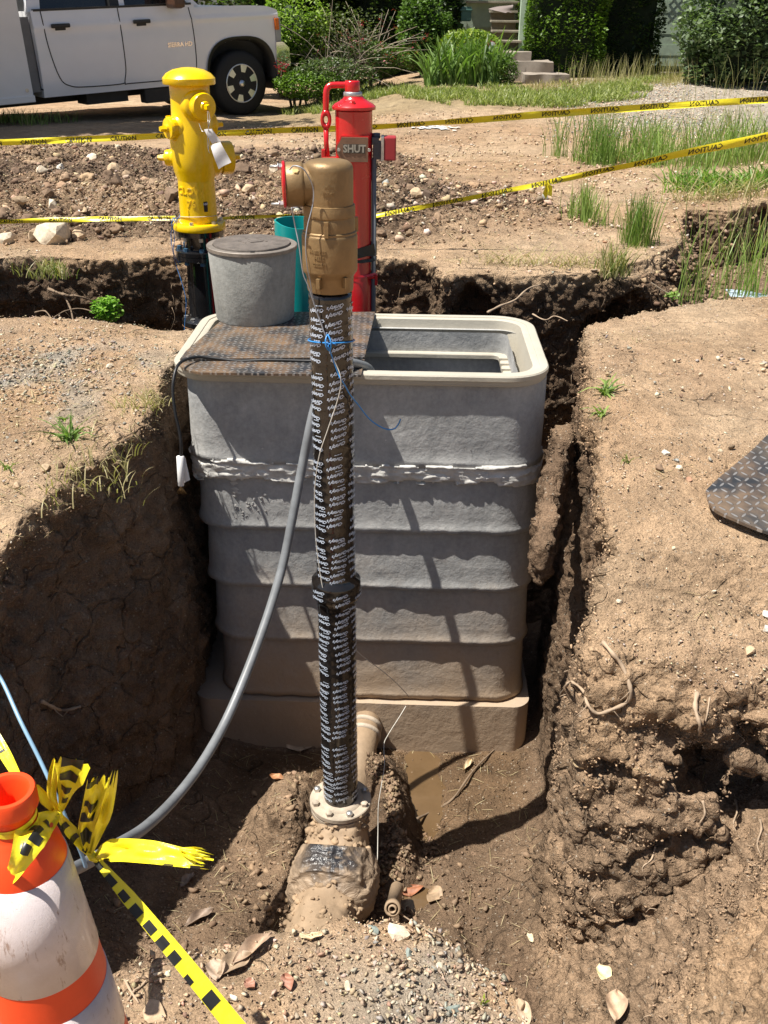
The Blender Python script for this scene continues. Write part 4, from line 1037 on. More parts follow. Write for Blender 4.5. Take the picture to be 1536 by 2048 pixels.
# ---------------------------------------------------------------- hose and cables
m = MB().tube([PY(752, 800, 3.32), PY(748, 762, 3.27), PY(738, 738, 3.22), PY(716, 728, 3.17), PY(690, 726, 3.12), PY(662, 740, 3.04), PY(642, 780, 2.98), PY(625, 832, 2.94), PY(603, 940, 2.90), PY(586, 1030, 2.85), PY(563, 1140, 2.78), PY(522, 1270, 2.64), PY(462, 1420, 2.45), PY(408, 1520, 2.28), PY(350, 1597, 2.10), PY(290, 1655, 1.92), PY(230, 1692, 1.75), PY(180, 1722, 1.62), PY(130, 1748, 1.5), PY(60, 1790, 1.36)], .0148, 14, sub=6)
o = obj('hose', m, HOSEM, origin=PY(563, 1140, 2.78)); tag(o, 'thick grey hose arching out of the vault and down past the pit to the cone', 'hose')
m = MB().tube([PY(746, 770, 3.30), PY(742, 738, 3.24), PY(728, 724, 3.22), PY(700, 720, 3.20), PY(620, 722, 3.215), PY(540, 720, 3.22), PY(480, 722, 3.22), PY(440, 718, 3.225), PY(400, 714, 3.22), PY(372, 719, 3.17), PY(355, 732, 3.10), PY(347, 760, 3.06), PY(346, 790, 3.04), PY(351, 830, 3.02), PY(358, 860, 3.01), PY(362, 890, 3.0), PY(362, 920, 3.0)], .0052, 10, sub=6)
CB = thing('power_cable', 'black cable with white plug hanging over the left end of the vault', 'cable', PY(480, 722, 3.22))
obj('cord', m, BLKR, CB)
a_, b_ = PY(361, 912, 3.0), PY(362, 972, 2.98); m = MB().cyl(a_, b_, .0135, 16, .0105, bev=.002); obj('plug', m, PAPER, CB)
m = MB().add(*quad_sheet([PY(366, 915, 3.01), PY(371, 915, 3.01), PY(380, 960, 3.0), PY(367, 967, 3.0)], 3, 4, .002)); obj('tag', m, PAPER, CB)
m = MB(); 
for k in range(9): m.tube([b_, b_+np.array([(k-4)*.002, -.004, -.012]), b_+np.array([(k-4)*.0045, -.006+.003*(k % 2), -.026])], .0008, 4)
pieces('bare_strand', m, simple('copper_strand', (.5, .3, .12), .4, .6), CB)
m = MB().tube([PY(-30, 1320, 1.72), PY(2, 1358, 1.7), PY(40, 1440, 1.62), PY(80, 1520, 1.56), PY(112, 1590, 1.52), PY(140, 1655, 1.5), PY(162, 1705, 1.5), PY(172, 1735, 1.5)], .0042, 8, sub=6)
o = obj('cable', m, simple('pale_blue_cable', (.22, .38, .52), .35), origin=PY(80, 1520, 1.56)); tag(o, 'pale blue cable hanging down the left pit wall behind the traffic cone', 'cable')
# ---------------------------------------------------------------- buried elbow below the flange, in a muddy plastic bag
EL = thing('buried_elbow', 'mud caked pipe elbow in a torn plastic bag below the flange', 'pipe fitting', (fx0, fy0-.2, fz0_-.25))
def lump_tube(path, rad_, n=56, sub=8, seed=0, amp=.006, fr=14, sq=1.0, wr=0):
    P = spline(path, sub); rr = np.interp(np.linspace(0, 1, len(P)), np.linspace(0, 1, len(rad_)), rad_)
    V = []; Nn_ = []
    T0 = (P[1]-P[0]).normalized(); Nx = Vector((1, 0, 0)); 
    for i, p in enumerate(P):
        T = (P[min(i+1, len(P)-1)]-P[max(i-1, 0)]).normalized(); B = T.cross(Nx).normalized(); N2 = B.cross(T)
        for k in range(n):
            a = 2*math.pi*k/n; dr = N2*math.cos(a)+B*math.sin(a)*sq; V.append(p+dr*rr[i]); Nn_.append(dr)
    V = np.array([v[:] for v in V]); Nn_ = np.array([v[:] for v in Nn_])
    dsp_ = amp*fbm(V, fr, 4, seed)*1.5
    if wr: dsp_ -= wr*np.abs(fbm(V*np.array([1.6, 1, 2.6]), 13, 3, seed+4))**.6 - wr*.35
    V = V+Nn_*dsp_[:, None]
    F = [(i*n+k, i*n+(k+1) % n, (i+1)*n+(k+1) % n, (i+1)*n+k) for i in range(len(P)-1) for k in range(n)]
    F += [tuple(range(n))[::-1], tuple((len(P)-1)*n+k for k in range(n))]
    return V, F
MUDB = simple('caked_mud', (.33, .235, .15), .7, 0, bump=.55, bscale=45, var=.2, vscale=10)
V0, F0 = lump_tube([(fx0, fy0, fz0_-.055), (fx0-.002, fy0-.035, fz0_-.12), (fx0-.01, fy0-.13, fz0_-.19), (fx0-.03, fy0-.26, fz0_-.21), (fx0-.05, fy0-.42, fz0_-.20), (fx0-.05, fy0-.62, fz0_-.14), (fx0-.05, fy0-.85, fz0_-.08)], [.094, .104, .118, .112, .106, .105, .105], seed=200, amp=.016, fr=13, wr=.010)
obj('elbow_body', MB().add(V0, F0), MUDB, EL)
q = N('muddy_bag'); nm = q.noise(9, 5, .6); mk_ = q.ramp(nm, [(.40, 0.), (.50, 1.)])
sx = q.n('SeparateXYZ'); q.l(q.co, sx.inputs[0])
blk = q.math('MULTIPLY', mk_, q.ramp(q.math('MULTIPLY_ADD', sx.outputs[2], 9., -1.1), [(.0, 0.), (.7, 1.)]))
cbag = q.mix(blk, q.mix(q.noise(25, 4), (.28, .20, .135), (.40, .30, .205)), (.03, .03, .034))
BAGM = q.out(cbag, q.math('SUBTRACT', .62, q.math('MULTIPLY', blk, .45)), 0., q.bump(q.noise(16, 5, .6, q.scl(q.co, (1, 1, 2.2)), .8), .7, .02))
V0, F0 = lump_tube([(fx0-.008, fy0-.115, fz0_-.125), (fx0-.012, fy0-.165, fz0_-.170), (fx0-.018, fy0-.215, fz0_-.192), (fx0-.026, fy0-.275, fz0_-.205), (fx0-.034, fy0-.32, fz0_-.205)], [.118, .150, .155, .150, .105], n=120, sub=12, seed=210, amp=.008, fr=12, wr=.022)
obj('plastic_bag', MB().add(V0, F0), BAGM, EL)
# the stub that enters the vault
SB = thing('muddy_pipe_stub', 'short muddy pipe entering the foot of the vault behind the wrapped pipe', 'pipe', (.0, 2.95, -1.4))
sa, sb_ = Vector((-.060, 3.16, -1.375)), Vector((-.105, 2.80, -1.46))
b = MB().cyl(sa, sb_, .062, 32); obj('pipe', b, MUDB, SB)
b = MB(); dd = (sb_-sa).normalized()
for t in (.05, .09): b.lathe([(.06, 0), (.070, .004), (.070, .016), (.06, .02)], sa+dd*t, dd, 32)
pieces('strap', b, MUDM, SB)
pp = PZ(786, 1812, -1.30); b = MB(); dd = Vector((-.1, -1, .55)).normalized()
b.lathe([(.021, -.16), (.021, 0), (.025, .0), (.025, .024), (.021, .026), (.018, .026), (.018, .0), (.014, -.02), (.0, -.02)], pp, dd, 28, cap=False)
b.lathe([(.013, .0), (.013, .030), (.009, .031), (.009, 0)], pp, dd, 20, cap=False)
o = obj('pipe_end', b, MUDB, origin=pp); tag(o, 'small ringed end of a muddy pipe poking out beside the bagged elbow', 'pipe')

# the riser, its elbow and its wires are one assembly standing nearer than first laid out; its size follows from the pipe's bore
nb = Vector(PY(681, 1592, 2.45)); ob = Vector((fx0, fy0, fz0_)); KS = .915
for o in [FDC, EL] + WR_: o.location = nb + (Vector(o.location)-ob)*KS; o.scale = (KS,)*3
# ================================================================ TRAFFIC CONE AND CAUTION TAPE
cc = PY(15, 1592, 1.14); cx0, cy0 = float(cc[0]), 1.14
CN = thing('traffic_cone', 'scuffed orange traffic cone with dirty white reflective bands and tape round its neck', 'traffic cone', (cx0, cy0, -.84))
ORG = simple('orange_rubber', (.90, .075, .012), .42, 0, bump=.12, bscale=60, var=.07)
q = N('reflective_band'); v1 = q.vor(330, 'DISTANCE_TO_EDGE'); n1 = q.noise(12, 6, .7); n2 = q.noise(1, 5, .7, q.scl(q.co, (70, 70, 14)))
dirt = q.ramp(n2, [(.60, 0.), (.68, 1.)]); cw = q.mix(q.ramp(n1, [(.35, 0.), (.75, 1.)]), (.74, .66, .66), (.60, .50, .47))
cw = q.mix(q.math('MULTIPLY', dirt, .75), cw, (.30, .17, .11))
WBAND = q.out(cw, .38, 0., q.bump(q.ramp(v1, [(.02, 0.), (.12, 1.)]), .35, .0012, q.bump(n1, .2, .004)), Coat_Weight=.3)
b = MB().lathe([(.024, -.02), (.029, .080), (.034, .088), (.041, .088), (.0435, .083), (.0435, .058), (.040, .054), (.0365, .048), (.0365, .018), (.039, .012), (.054, -.006), (.0645, -.025), (.0695, -.050), (.0705, -.055)], (cx0, cy0, 0), n=80, cap=False)
o = obj('neck', b, ORG, CN); shade_auto(o, 40)
rz = lambda z: .0705 + (z+.055)*(-.105)
def bandp(z0, z1, off=0): return [(rz(z0)+off, z0), (rz((z0+z1)/2)+off, (z0+z1)/2), (rz(z1)+off, z1)]
b = MB().lathe([(rz(-.055), -.055), (rz(-.80), -.80)], (cx0, cy0, 0), n=80, cap=False); obj('body', b, ORG, CN)
for z0, z1 in ((-.055, -.266), (-.334, -.47)):
    b = MB().lathe([(rz(z0)-.001, z0)] + bandp(z0, z1, .0016) + [(rz(z1)-.001, z1)], (cx0, cy0, 0), n=80, cap=False); obj('reflective_band', b, WBAND, CN)
b = MB(); pts = [(x+cx0, y+cy0) for x, y in rrect(.40, .40, .04, 6)]; b.prism(pts, -.845, -.80); obj('base', b, BLKR, CN)

q = N('caution_tape_yellow'); n1 = q.noise(40, 4, .6)
ty_ = q.out(q.mix(n1, (.86, .70, .012), (.93, .82, .05)), .33, 0., q.bump(q.noise(70, 4, .6), .35, .004))
q.b.inputs['Transmission Weight'].default_value = 0.
q.b.inputs['Subsurface Weight'].default_value = .0
TAPEY = ty_; TAPEB = simple('tape_black_print', (.02, .02, .018), .4, 0)
class Ribbon:
    """a strip with a centre line, a width and an across direction at each knot"""
    def __init__(s, pts, wid, acr, sub=10, crump=0., fr=30, seed=0, fold=0., jag=0):
        s.P = spline(pts, sub); n = len(s.P); k = np.linspace(0, 1, n)
        wid = wid if hasattr(wid, '__len__') else [wid]*2
        s.w = np.interp(k, np.linspace(0, 1, len(wid)), wid)
        A = np.array([list(a) for a in (acr if hasattr(acr[0], '__len__') else [acr]*2)], float)
        s.A = np.stack([np.interp(k, np.linspace(0, 1, len(A)), A[:, i]) for i in range(3)], 1); s.A /= np.linalg.norm(s.A, axis=1)[:, None]
        s.C = np.array([p[:] for p in s.P]); d = np.linalg.norm(np.diff(s.C, axis=0), axis=1); s.s = np.r_[0, np.cumsum(d)]; s.L = s.s[-1]
        T = np.gradient(s.C, axis=0); s.Nn = np.cross(T, s.A); s.Nn /= np.linalg.norm(s.Nn, axis=1)[:, None]
        s.c, s.fr, s.sd, s.fold, s.jag = crump, fr, seed, fold, jag
    def at(s, u, t, lift=0):
        """u metres along, t in -1..1 across"""
        u = np.asarray(u, float); t = np.asarray(t, float)
        C = np.stack([np.interp(u, s.s, s.C[:, i]) for i in range(3)], 1); A = np.stack([np.interp(u, s.s, s.A[:, i]) for i in range(3)], 1)
        Nn = np.stack([np.interp(u, s.s, s.Nn[:, i]) for i in range(3)], 1); w = np.interp(u, s.s, s.w)
        P = C + A*(t*w/2)[:, None]; h = np.zeros(len(u))
        if s.c: h = h + s.c*(np.interp(u, s.s, s.w)/max(s.w))*vnoise(np.stack([u*s.fr*.45, t*1.7+3, 0*u+s.sd], 1), s.sd)
        if s.fold: h = h + s.fold*np.abs(t)*w
        return P + Nn*(h+lift)[:, None]
    def mesh(s, nt=8):
        n = len(s.P)*1; u = np.linspace(0, s.L, n*2); t = np.linspace(-1, 1, nt+1)
        U, T = np.meshgrid(u, t, indexing='ij'); Uf = U.ravel().copy()
        if s.jag:
            j = s.jag*(vnoise(np.stack([T.ravel()*6, 0*Uf, 0*Uf+s.sd], 1), 5)+.6); Uf = np.clip(Uf - j*(Uf/s.L)**6, 0, s.L)
        V = s.at(Uf, T.ravel()); m = nt+1
        F = [(i*m+k, i*m+k+1, (i+1)*m+k+1, (i+1)*m+k) for i in range(len(u)-1) for k in range(nt)]
        return V, F
    def patch(s, mb, u0, u1, t0, t1, lift, n=4, nu=4):
        U, T = np.meshgrid(np.linspace(u0, u1, nu+1), np.linspace(t0, t1, n+1), indexing='ij'); V = s.at(U.ravel(), T.ravel(), lift); m = n+1
        mb.add(V, [(i*m+k, i*m+k+1, (i+1)*m+k+1, (i+1)*m+k) for i in range(nu) for k in range(n)])
def face_cam(p, q):      # across direction that shows the strip's flat side towards the path
    T = np.array(q)-np.array(p); v = (np.array(p)+np.array(q))/2-CAM; a = np.cross(T, v); return a/np.linalg.norm(a)
_ct = {}
def caution_on(rb, mb, size, mirror, u0=.05, gap=.13, lift=.0012, t_off=0., clip=True):
    key = 'CAUTION'
    if key not in _ct: _ct[key] = text_mesh(key, 1.0, 0, bold=.02, res=1, align='LEFT')
    Vt, Ft = _ct[key]; wd = Vt[:, 0].max()*size; u = u0
    while u + wd < rb.L:
        x = Vt[:, 0]*size; x = (wd-x) if mirror else x
        t = Vt[:, 1]*size*2/np.interp(u, rb.s, rb.w) + t_off
        mb.append(MB().add(rb.at(u+x, np.clip(t, -.98, .98), lift), Ft, False)); mb[-1].add(rb.at(u+x, np.clip(t, -.98, .98), -lift), Ft, False); u += wd+gap
def far_tape(name, label, pts, wid, acr, mirror, size, seed=0, t_off=0, gap=.13):
    T_ = thing(name, label, 'caution tape', pts[0]); rb = Ribbon(pts, wid, acr, 14, .006, 14, seed)
    m = MB(); m.add(*rb.mesh(4)); obj('strip', m, TAPEY, T_)
    lt = []; caution_on(rb, lt, size, mirror, lift=.0022, t_off=t_off, gap=gap)
    for l_ in lt: obj('lettering', l_, TAPEB, T_)
up = (0, -.25, 1)
far_tape('caution_tape', 'taut yellow caution tape passing behind the nozzles of the yellow hydrant',
         [PY(-160, 287, 5.45), PY(0, 285, 5.45), PY(150, 279, 5.43), PY(345, 271, 5.40), PY(440, 267, 5.36), PY(560, 261, 5.32), PY(680, 257, 5.28)], .031, [up, (0, .1, 1), up, (0, -.5, 1), up], False, .031, 1, t_off=-.25, gap=.10)
far_tape('caution_tape', 'caution tape right of the red post, upper of the two',
         [PY(680, 257, 5.28), PY(760, 253, 5.26), PY(900, 243, 5.25), PY(1100, 228, 5.24), PY(1300, 214, 5.22), PY(1536, 199, 5.2), PY(1700, 189, 5.2)], [.030, .036, .034, .030, .034], [up, (0, -.9, 1), up, (0, .2, 1), up], True, .031, 2, gap=.10)
far_tape('caution_tape', 'twisted caution tape from the left edge to the foot of the yellow hydrant',
         [PY(-120, 446, 4.98), PY(0, 443, 4.98), PY(120, 440, 4.97), PY(230, 438, 4.96), PY(352, 436, 4.93)], [.026, .022, .026, .020], [(0, .5, 1), (0, -.4, 1), (0, .8, 1), (0, .2, 1)], False, .026, 3)
far_tape('caution_tape', 'thin twisted caution tape between the foot of the yellow hydrant and the red post',
         [PY(440, 437, 4.95), PY(500, 434, 4.97), PY(560, 432, 4.99), PY(640, 431, 4.98), PY(752, 431, 4.95)], .018, [(0, .9, 1), (0, -.6, 1), (0, 1.2, 1)], False, .026, 4)
far_tape('caution_tape', 'knotted caution tape right of the red post, lower of the two',
         [PY(750, 432, 4.95), PY(850, 413, 4.92), PY(950, 394, 4.9), PY(1085, 367, 4.85), PY(1200, 343, 4.8), PY(1360, 309, 4.7), PY(1536, 273, 4.6), PY(1680, 243, 4.5)], [.020, .024, .022, .034, .040, .044], [(0, .9, 1), (0, -.5, 1), (0, .3, 1), (0, -.7, 1), up, up], True, .033, 5, gap=.09)
kn = PY(1093, 366, 4.84); m = MB()
for tri in (((0, 0), (-.016, -.045), (.004, -.075), (.014, -.03)), ((0, 0), (.006, -.05), (.030, -.062), (.028, -.012)), ((0, .008), (-.012, -.01), (0, -.02), (.012, -.008))):
    V = [kn+np.array([x, -.008-.3*abs(z)*(.5 if i % 2 else -.3), z]) for i, (x, z) in enumerate(tri)]; m.add(V, [(0, 1, 2, 3)], False)
o = obj('tape_end', m, TAPEY, origin=kn); tag(o, 'small crumpled tape end hanging from a knot in the right hand lower caution tape', 'caution tape')

# near tape: from the cone to the lower right, with knots and torn tails
NT = thing('knotted_tape', 'near caution tape knotted at the traffic cone, with torn tails', 'caution tape', PY(112, 1628, 1.20))
def near(pts, wid, blocks, name, crump=.004, seed=0, fold=0, jag=0, fr=22, sub=10, acr=None, nt=12):
    P = [PY(*p) for p in pts]; A = acr or [face_cam(P[max(i-1, 0)], P[min(i+1, len(P)-1)]) for i in range(len(P))]
    rb = Ribbon(P, wid, [list(a) for a in A], sub, crump, fr, seed, fold, jag); V, F = rb.mesh(nt)
    m = MB().add(V, F); tl_ = obj(name, m, TAPEY, NT)
    if blocks:
        for (u0, u1, t0, t1) in blocks:
            b = MB()
            for l in (.0009, -.0009): rb.patch(b, u0*rb.L, u1*rb.L, t0, t1, l, 8, 8)
            obj('black_print', b, TAPEB, tl_)
    return rb
blk = [(.015, .055, -1, .2), (.085, .13, -1, .25), (.16, .20, -.9, .2), (.225, .27, -1, .25), (.30, .345, -.95, .2), (.37, .41, -1, .25), (.435, .475, -1, .2), (.62, .67, -.95, .55), (.525, .56, -1, -.4)]
near([(186, 1712, 1.235), (240, 1775, 1.20), (300, 1846, 1.16), (370, 1930, 1.12), (468, 2050, 1.07), (560, 2160, 1.02)], [.010, .024, .027, .030, .032], blk, 'strip', .0015, 11, .10)
near([(192, 1716, 1.238), (250, 1779, 1.205), (320, 1862, 1.165), (400, 1960, 1.125), (480, 2052, 1.075), (580, 2164, 1.02)], [.008, .012, .013, .014], [], 'strip', .001, 12)
near([(-20, 1462, 1.30), (5, 1500, 1.27), (22, 1530, 1.24), (36, 1556, 1.21)], [.022, .018, .012], [(.2, .26, -.9, .2), (.36, .4, -.9, .3)], 'strip', .002, 13)
near([(68, 1572, 1.20), (90, 1598, 1.21), (114, 1626, 1.215), (140, 1660, 1.22), (166, 1690, 1.228), (186, 1712, 1.235)], [.012, .018, .009, .020, .018, .009], [(.50, .56, -1, .4), (.66, .72, -1, .5), (.84, .90, -.8, .8)], 'strip', .003, 14, .2)
near([(121, 1624, 1.212), (130, 1590, 1.20), (138, 1555, 1.19), (146, 1518, 1.18)], [.005, .022, .046, .056], [(.42, .52, -.45, .55), (.62, .76, -.55, .6), (.86, .99, -.6, .6), (.2, .32, -.6, .3)], 'torn_tail', .014, 15, .1, .012, fr=40)
near([(119, 1628, 1.210), (104, 1590, 1.20), (106, 1552, 1.19), (112, 1520, 1.185)], [.004, .014, .016, .012], [], 'torn_tail', .008, 25, .1, .02, fr=40)
near([(174, 1704, 1.23), (172, 1660, 1.215), (184, 1610, 1.20), (195, 1552, 1.185)], [.006, .026, .030, .028], [(.12, .30, -.8, .7), (.42, .52, -.6, .9), (.60, .68, -.5, .8), (.86, .94, -.2, .9)], 'torn_tail', .010, 16, .1, .02, fr=35)
near([(182, 1706, 1.232), (196, 1660, 1.22), (212, 1610, 1.205), (229, 1540, 1.19)], [.005, .022, .026, .010], [], 'torn_tail', .012, 17, .1, .03, fr=35)
near([(188, 1716, 1.232), (230, 1700, 1.20), (300, 1704, 1.17), (360, 1714, 1.155), (424, 1722, 1.15)], [.006, .036, .036, .030, .026], [(.16, .24, -1, -.75), (.72, .78, -1, -.8), (.88, .94, -1, -.7)], 'torn_tail', .012, 18, .1, .03, fr=45)
near([(360, 1700, 1.158), (385, 1706, 1.150), (405, 1712, 1.148), (428, 1716, 1.148)], [.006, .020, .024, .018], [], 'torn_tail', .022, 28, 0, .03, fr=120)
near([(117, 1628, 1.205), (85, 1650, 1.14), (58, 1680, 1.10), (42, 1720, 1.08), (10, 1768, 1.08)], [.006, .044, .050, .030, .014], [(.28, .34, -.2, .5), (.42, .5, -.4, .3), (.5, .58, -.1, .7), (.6, .66, -.3, .4)], 'torn_tail', .016, 19, .1, .01, fr=60)
# turns round the neck and the knots
m = MB()
for zz1, rr1, tz in ((.036, .0375, .004), (.028, .0380, -.003)):
    n = 48; V = []
    for k in range(n+1):
        a = 2*math.pi*k/n
        for t in (-1, 1): V.append((cx0+rr1*math.cos(a), cy0+rr1*math.sin(a), zz1+tz*math.sin(a+1)+t*.0045))
    m.add(V, [(2*k, 2*k+1, 2*k+3, 2*k+2) for k in range(n)])
obj('neck_turn', m, TAPEY, NT)
for i, (p, r) in enumerate(((PY(116, 1628, 1.208), .007), (PY(184, 1712, 1.232), .009))):
    V0, F0 = lump_tube([p+np.array([-r, 0, r]), p, p+np.array([r, 0, -r])], [r*.5, r, r*.5], n=18, sub=5, seed=300+i, amp=.004, fr=60); obj('knot', MB().add(V0, F0), TAPEY, NT)

# ================================================================ WHITE SERVICE TRUCK
TW = simple('white_truck_paint', (.86, .86, .87), .24, 0, var=.03, vscale=2, Coat_Weight=.5, Coat_Roughness=.06)
TB = simple('truck_body_paint', (.80, .785, .76), .4, 0, var=.05, vscale=2)
GLS = simple('dark_glass', (.012, .014, .016), .04, 0, Coat_Weight=.5)
RIMC = simple('polished_rim', (.70, .70, .71), .32, .9)
CHR = simple('chrome', (.75, .75, .76), .08, 1.0)
PLB = simple('black_plastic', (.02, .02, .02), .45, 0)
TYR = simple('tyre_rubber', (.018, .017, .016), .75, 0, bump=.4, bscale=40)
UND = simple('dusty_underside', (.035, .032, .028), .8, 0)
SEAM = simple('panel_gap', (.012, .012, .012), .7, 0)
TRK = thing('service_truck', 'white crew cab service truck with a utility body, parked behind the spoil heap', 'truck', (-1.96, 14.45, -.163), rot=Euler((0, rad(-2.6), rad(38.9)), 'XYZ'))
def tobj(name, m, mat, parent=TRK, **k): return obj(name, m, mat, parent, local=True, **k)
def side_prism(pts, y0, y1, taper=0.):
    """an outline in x-z carried across the truck; y0 is the near flank"""
    m = MB(); n = len(pts); r = []
    zt = max(p[1] for p in pts); zb = min(p[1] for p in pts)
    for y, s in ((y0, 1), (y0, 1), (y1, -1), (y1, -1)): r.append((y, s))
    def fy(y, s, z):
        k = max(0, (z-1.0))**1.5*.16 + max(0, .75-z)**1.5*.10
        return y + s*k
    A = [(x, fy(y0, 1, z), z) for x, z in pts]; B = [(x, fy(y1, -1, z), z) for x, z in pts]
    m.add(A+B, [tuple(range(n)), tuple(range(2*n-1, n-1, -1))]+[(i, i+n, (i+1) % n+n, (i+1) % n) for i in range(n)], False); return m
def arch(cx, cz, r, a0, a1, n=18, sq=.0):
    o_ = []
    for k in range(n+1):
        a = rad(a0+(a1-a0)*k/n); c, s = math.cos(a), math.sin(a); e = (abs(c)**2.8+abs(s)**2.8)**(-1/2.8); o_.append((cx+r*e*c, cz+r*e*s))
    return o_
ar = arch(0, .44, .50, 186, -6)
# cab and fender flank as one painted shell with slices in z so that it bulges
def flank(x0, x1, zbot, ztop, y, cut=None, nx=60, nz=26, mat=TW, name='panel', bulge=.03):
    X = np.linspace(x0, x1, nx+1); V = []; m = nz+1; keepm = []
    for x in X:
        zt = ztop(x) if callable(ztop) else ztop
        for k in range(nz+1):
            z = zbot + (zt-zbot)*k/nz; t = (z-.45)/.97
            o_ = bulge*math.sin(min(max(t, 0), 1)*math.pi*.9)**.7 - .11*max(0, t-.82)**1.6 - .05*max(0, .12-t)
            cr = .012*math.exp(-((t-.78)/.03)**2)
            V.append((x, y-o_-cr, z))
    F = []
    for i in range(nx):
        for k in range(nz):
            xc = (X[i]+X[i+1])/2; a = V[i*m+k]; zc = (V[i*m+k][2]+V[i*m+k+1][2])/2
            if cut and cut(xc, zc): continue
            F.append((i*m+k, (i+1)*m+k, (i+1)*m+k+1, i*m+k+1))
    return MB().add(V, F)
insarch = lambda x, z: (abs(x)/.50)**2.8 + (max(z-.44, 0)/.50)**2.8 < 1
hood = lambda x: 1.34 - .07*max(0, x)**1.5 - .9*max(0, x-.40)**2
cabm = flank(-2.74, -.62, .46, 1.385, 0, nx=50); cab = tobj('cab_side', cabm, TW)
fm_ = flank(-.62, .62, .46, hood, 0, cut=insarch, nx=110, nz=60); fen = tobj('fender', fm_, TW)
# core volumes
core = side_prism([(-2.74, .55), (-.62, .55), (-.55, .95), (-.5, 1.32), (-2.74, 1.375)], .03, 1.95); tobj('cab_core', core, TW)
b = side_prism([(-.60, .97), (.60, .97), (.64, 1.08), (.60, 1.20), (.48, 1.27), (.0, 1.335), (-.60, 1.37)], .05, 1.93); o = tobj('hood', b, TW)
b = side_prism([(.50, .50), (.63, .50), (.63, .98), (.50, .98)], .04, 1.94); tobj('front_end', b, PLB)
gh = [(-2.70, 1.37), (-.62, 1.35), (-1.25, 1.90), (-1.45, 1.94), (-2.55, 1.95), (-2.68, 1.88)]
b = side_prism([(x, z) for x, z in gh], .07, 1.91); tobj('window_glass', b, GLS)
b = side_prism([(-2.74, 1.90), (-2.66, 2.0), (-1.5, 1.99), (-1.15, 1.90), (-1.25, 1.87), (-1.5, 1.93), (-2.6, 1.93)], .09, 1.89); tobj('roof', b, TW)
for (xa, xb, xc, xd, mt) in ((-2.76, -2.60, -2.66, -2.50, TW), (-1.72, -1.60, -1.70, -1.60, PLB), (-1.60, -1.53, -1.60, -1.54, TW), (-.64, -.52, -1.26, -1.14, TW)):
    b = MB(); b.add([(xa, .045, 1.365), (xb, .045, 1.365), (xd, .14, 1.93), (xc, .14, 1.93), (xa, .12, 1.365), (xb, .12, 1.365), (xd, .2, 1.93), (xc, .2, 1.93)], [(0, 1, 2, 3), (0, 4, 5, 1), (1, 5, 6, 2), (0, 3, 7, 4)], False); tobj('pillar', b, mt)
b = MB().box((-1.68, .008, 1.385), (2.05, .05, .024)); tobj('belt_moulding', b, PLB)
def flank_y(x, z, bulge=.03):
    t = (z-.45)/.97; return -(bulge*math.sin(min(max(t, 0), 1)*math.pi*.9)**.7 - .11*max(0, t-.82)**1.6 - .05*max(0, .12-t) + .012*math.exp(-((t-.78)/.03)**2))
def seam(pts, name='door_gap', parent=cab, w=.007, mt=SEAM):
    P = spline([(x, flank_y(x, z)-.0015, z) for x, z in pts], 5); P = [Vector((p.x, flank_y(p.x, p.z)-.001, p.z)) for p in P]; tobj(name, MB().tube(P, w, 5), mt, parent)
seam([(-2.62, 1.375), (-2.60, 1.0), (-2.52, .66), (-2.40, .56), (-2.2, .535), (-1.80, .53), (-1.69, .54)])
seam([(-1.66, 1.375), (-1.655, 1.0), (-1.66, .7), (-1.69, .54), (-1.60, .53), (-.9, .53), (-.72, .56)])
seam([(-.70, 1.345), (-.67, 1.1), (-.665, .8), (-.68, .62), (-.72, .56)])
for x in (-2.42, -1.38):
    b = MB().box((x, -.055, 1.215), (.23, .034, .046), bevel=.014); b.box((x, -.030, 1.190), (.13, .02, .05), bevel=.008); tobj('door_handle', b, PLB, cab)
# arch trim
ti = [(x, -.030, z) for x, z in arch(0, .44, .495, 180, 0, 30)]; to = [(x, -.046, z) for x, z in arch(0, .44, .54, 180, 0, 30)]; t3 = [(x, .12, z) for x, z in arch(0, .44, .485, 180, 0, 30)]
b = MB(); n = 31; b.add(to+ti+t3, [(k, k+1, n+k+1, n+k) for k in range(n-1)]+[(n+k, n+k+1, 2*n+k+1, 2*n+k) for k in range(n-1)]); tobj('arch_trim', b, PLB, fen)
b = side_prism([(-.56, .50), (.50, .50), (.50, .98), (-.56, .98)], .22, 1.76); tobj('wheel_well', b, SEAM)
b = side_prism([(-2.74, .455), (-.58, .455), (-.58, .535), (-2.74, .535)], -.012, 1.99); tobj('rocker', b, TW)
b = side_prism([(-4.9, .34), (.6, .34), (.6, .52), (-4.9, .52)], .45, 1.5); b.box((-1.9, .25, .42), (.55, .3, .20)); tobj('underframe', b, UND)
b = MB().cyl((-1.32, .20, .30), (-1.32, .20, .52), .02, 8); b.box((-1.15, .10, .36), (.55, .16, .17), bevel=.02); tobj('side_tank', b, UND)
# nose
b = side_prism([(.60, .44), (.72, .46), (.77, .60), (.76, .80), (.66, .88), (.555, .88), (.545, .60), (.57, .46)], -.055, 2.02); o = tobj('bumper', b, CHR); shade_auto(o, 20)
b = side_prism([(.50, .30), (.68, .30), (.70, .46), (.52, .46)], -.01, 1.99); tobj('air_dam', b, PLB)
b = side_prism([(.60, .89), (.685, .89), (.69, 1.18), (.58, 1.22)], .12, 1.86); tobj('grille', b, PLB)
b = MB().box((.605, .03, 1.03), (.09, .16, .30), bevel=.02); hl = tobj('headlight', b, simple('lamp_glass', (.35, .36, .36), .08, 0))
b = MB().box((.585, -.048, 1.10), (.06, .03, .14), bevel=.006); tobj('amber_marker', b, simple('amber_lens', (.75, .16, .01), .2, 0), hl)
b = MB().box((-.95, -.16, 1.47), (.16, .26, .26), bevel=.05); b.box((-.90, -.02, 1.44), (.10, .1, .06)); tobj('wing_mirror', b, simple('brown_mirror_back', (.10, .05, .03), .4, 0))
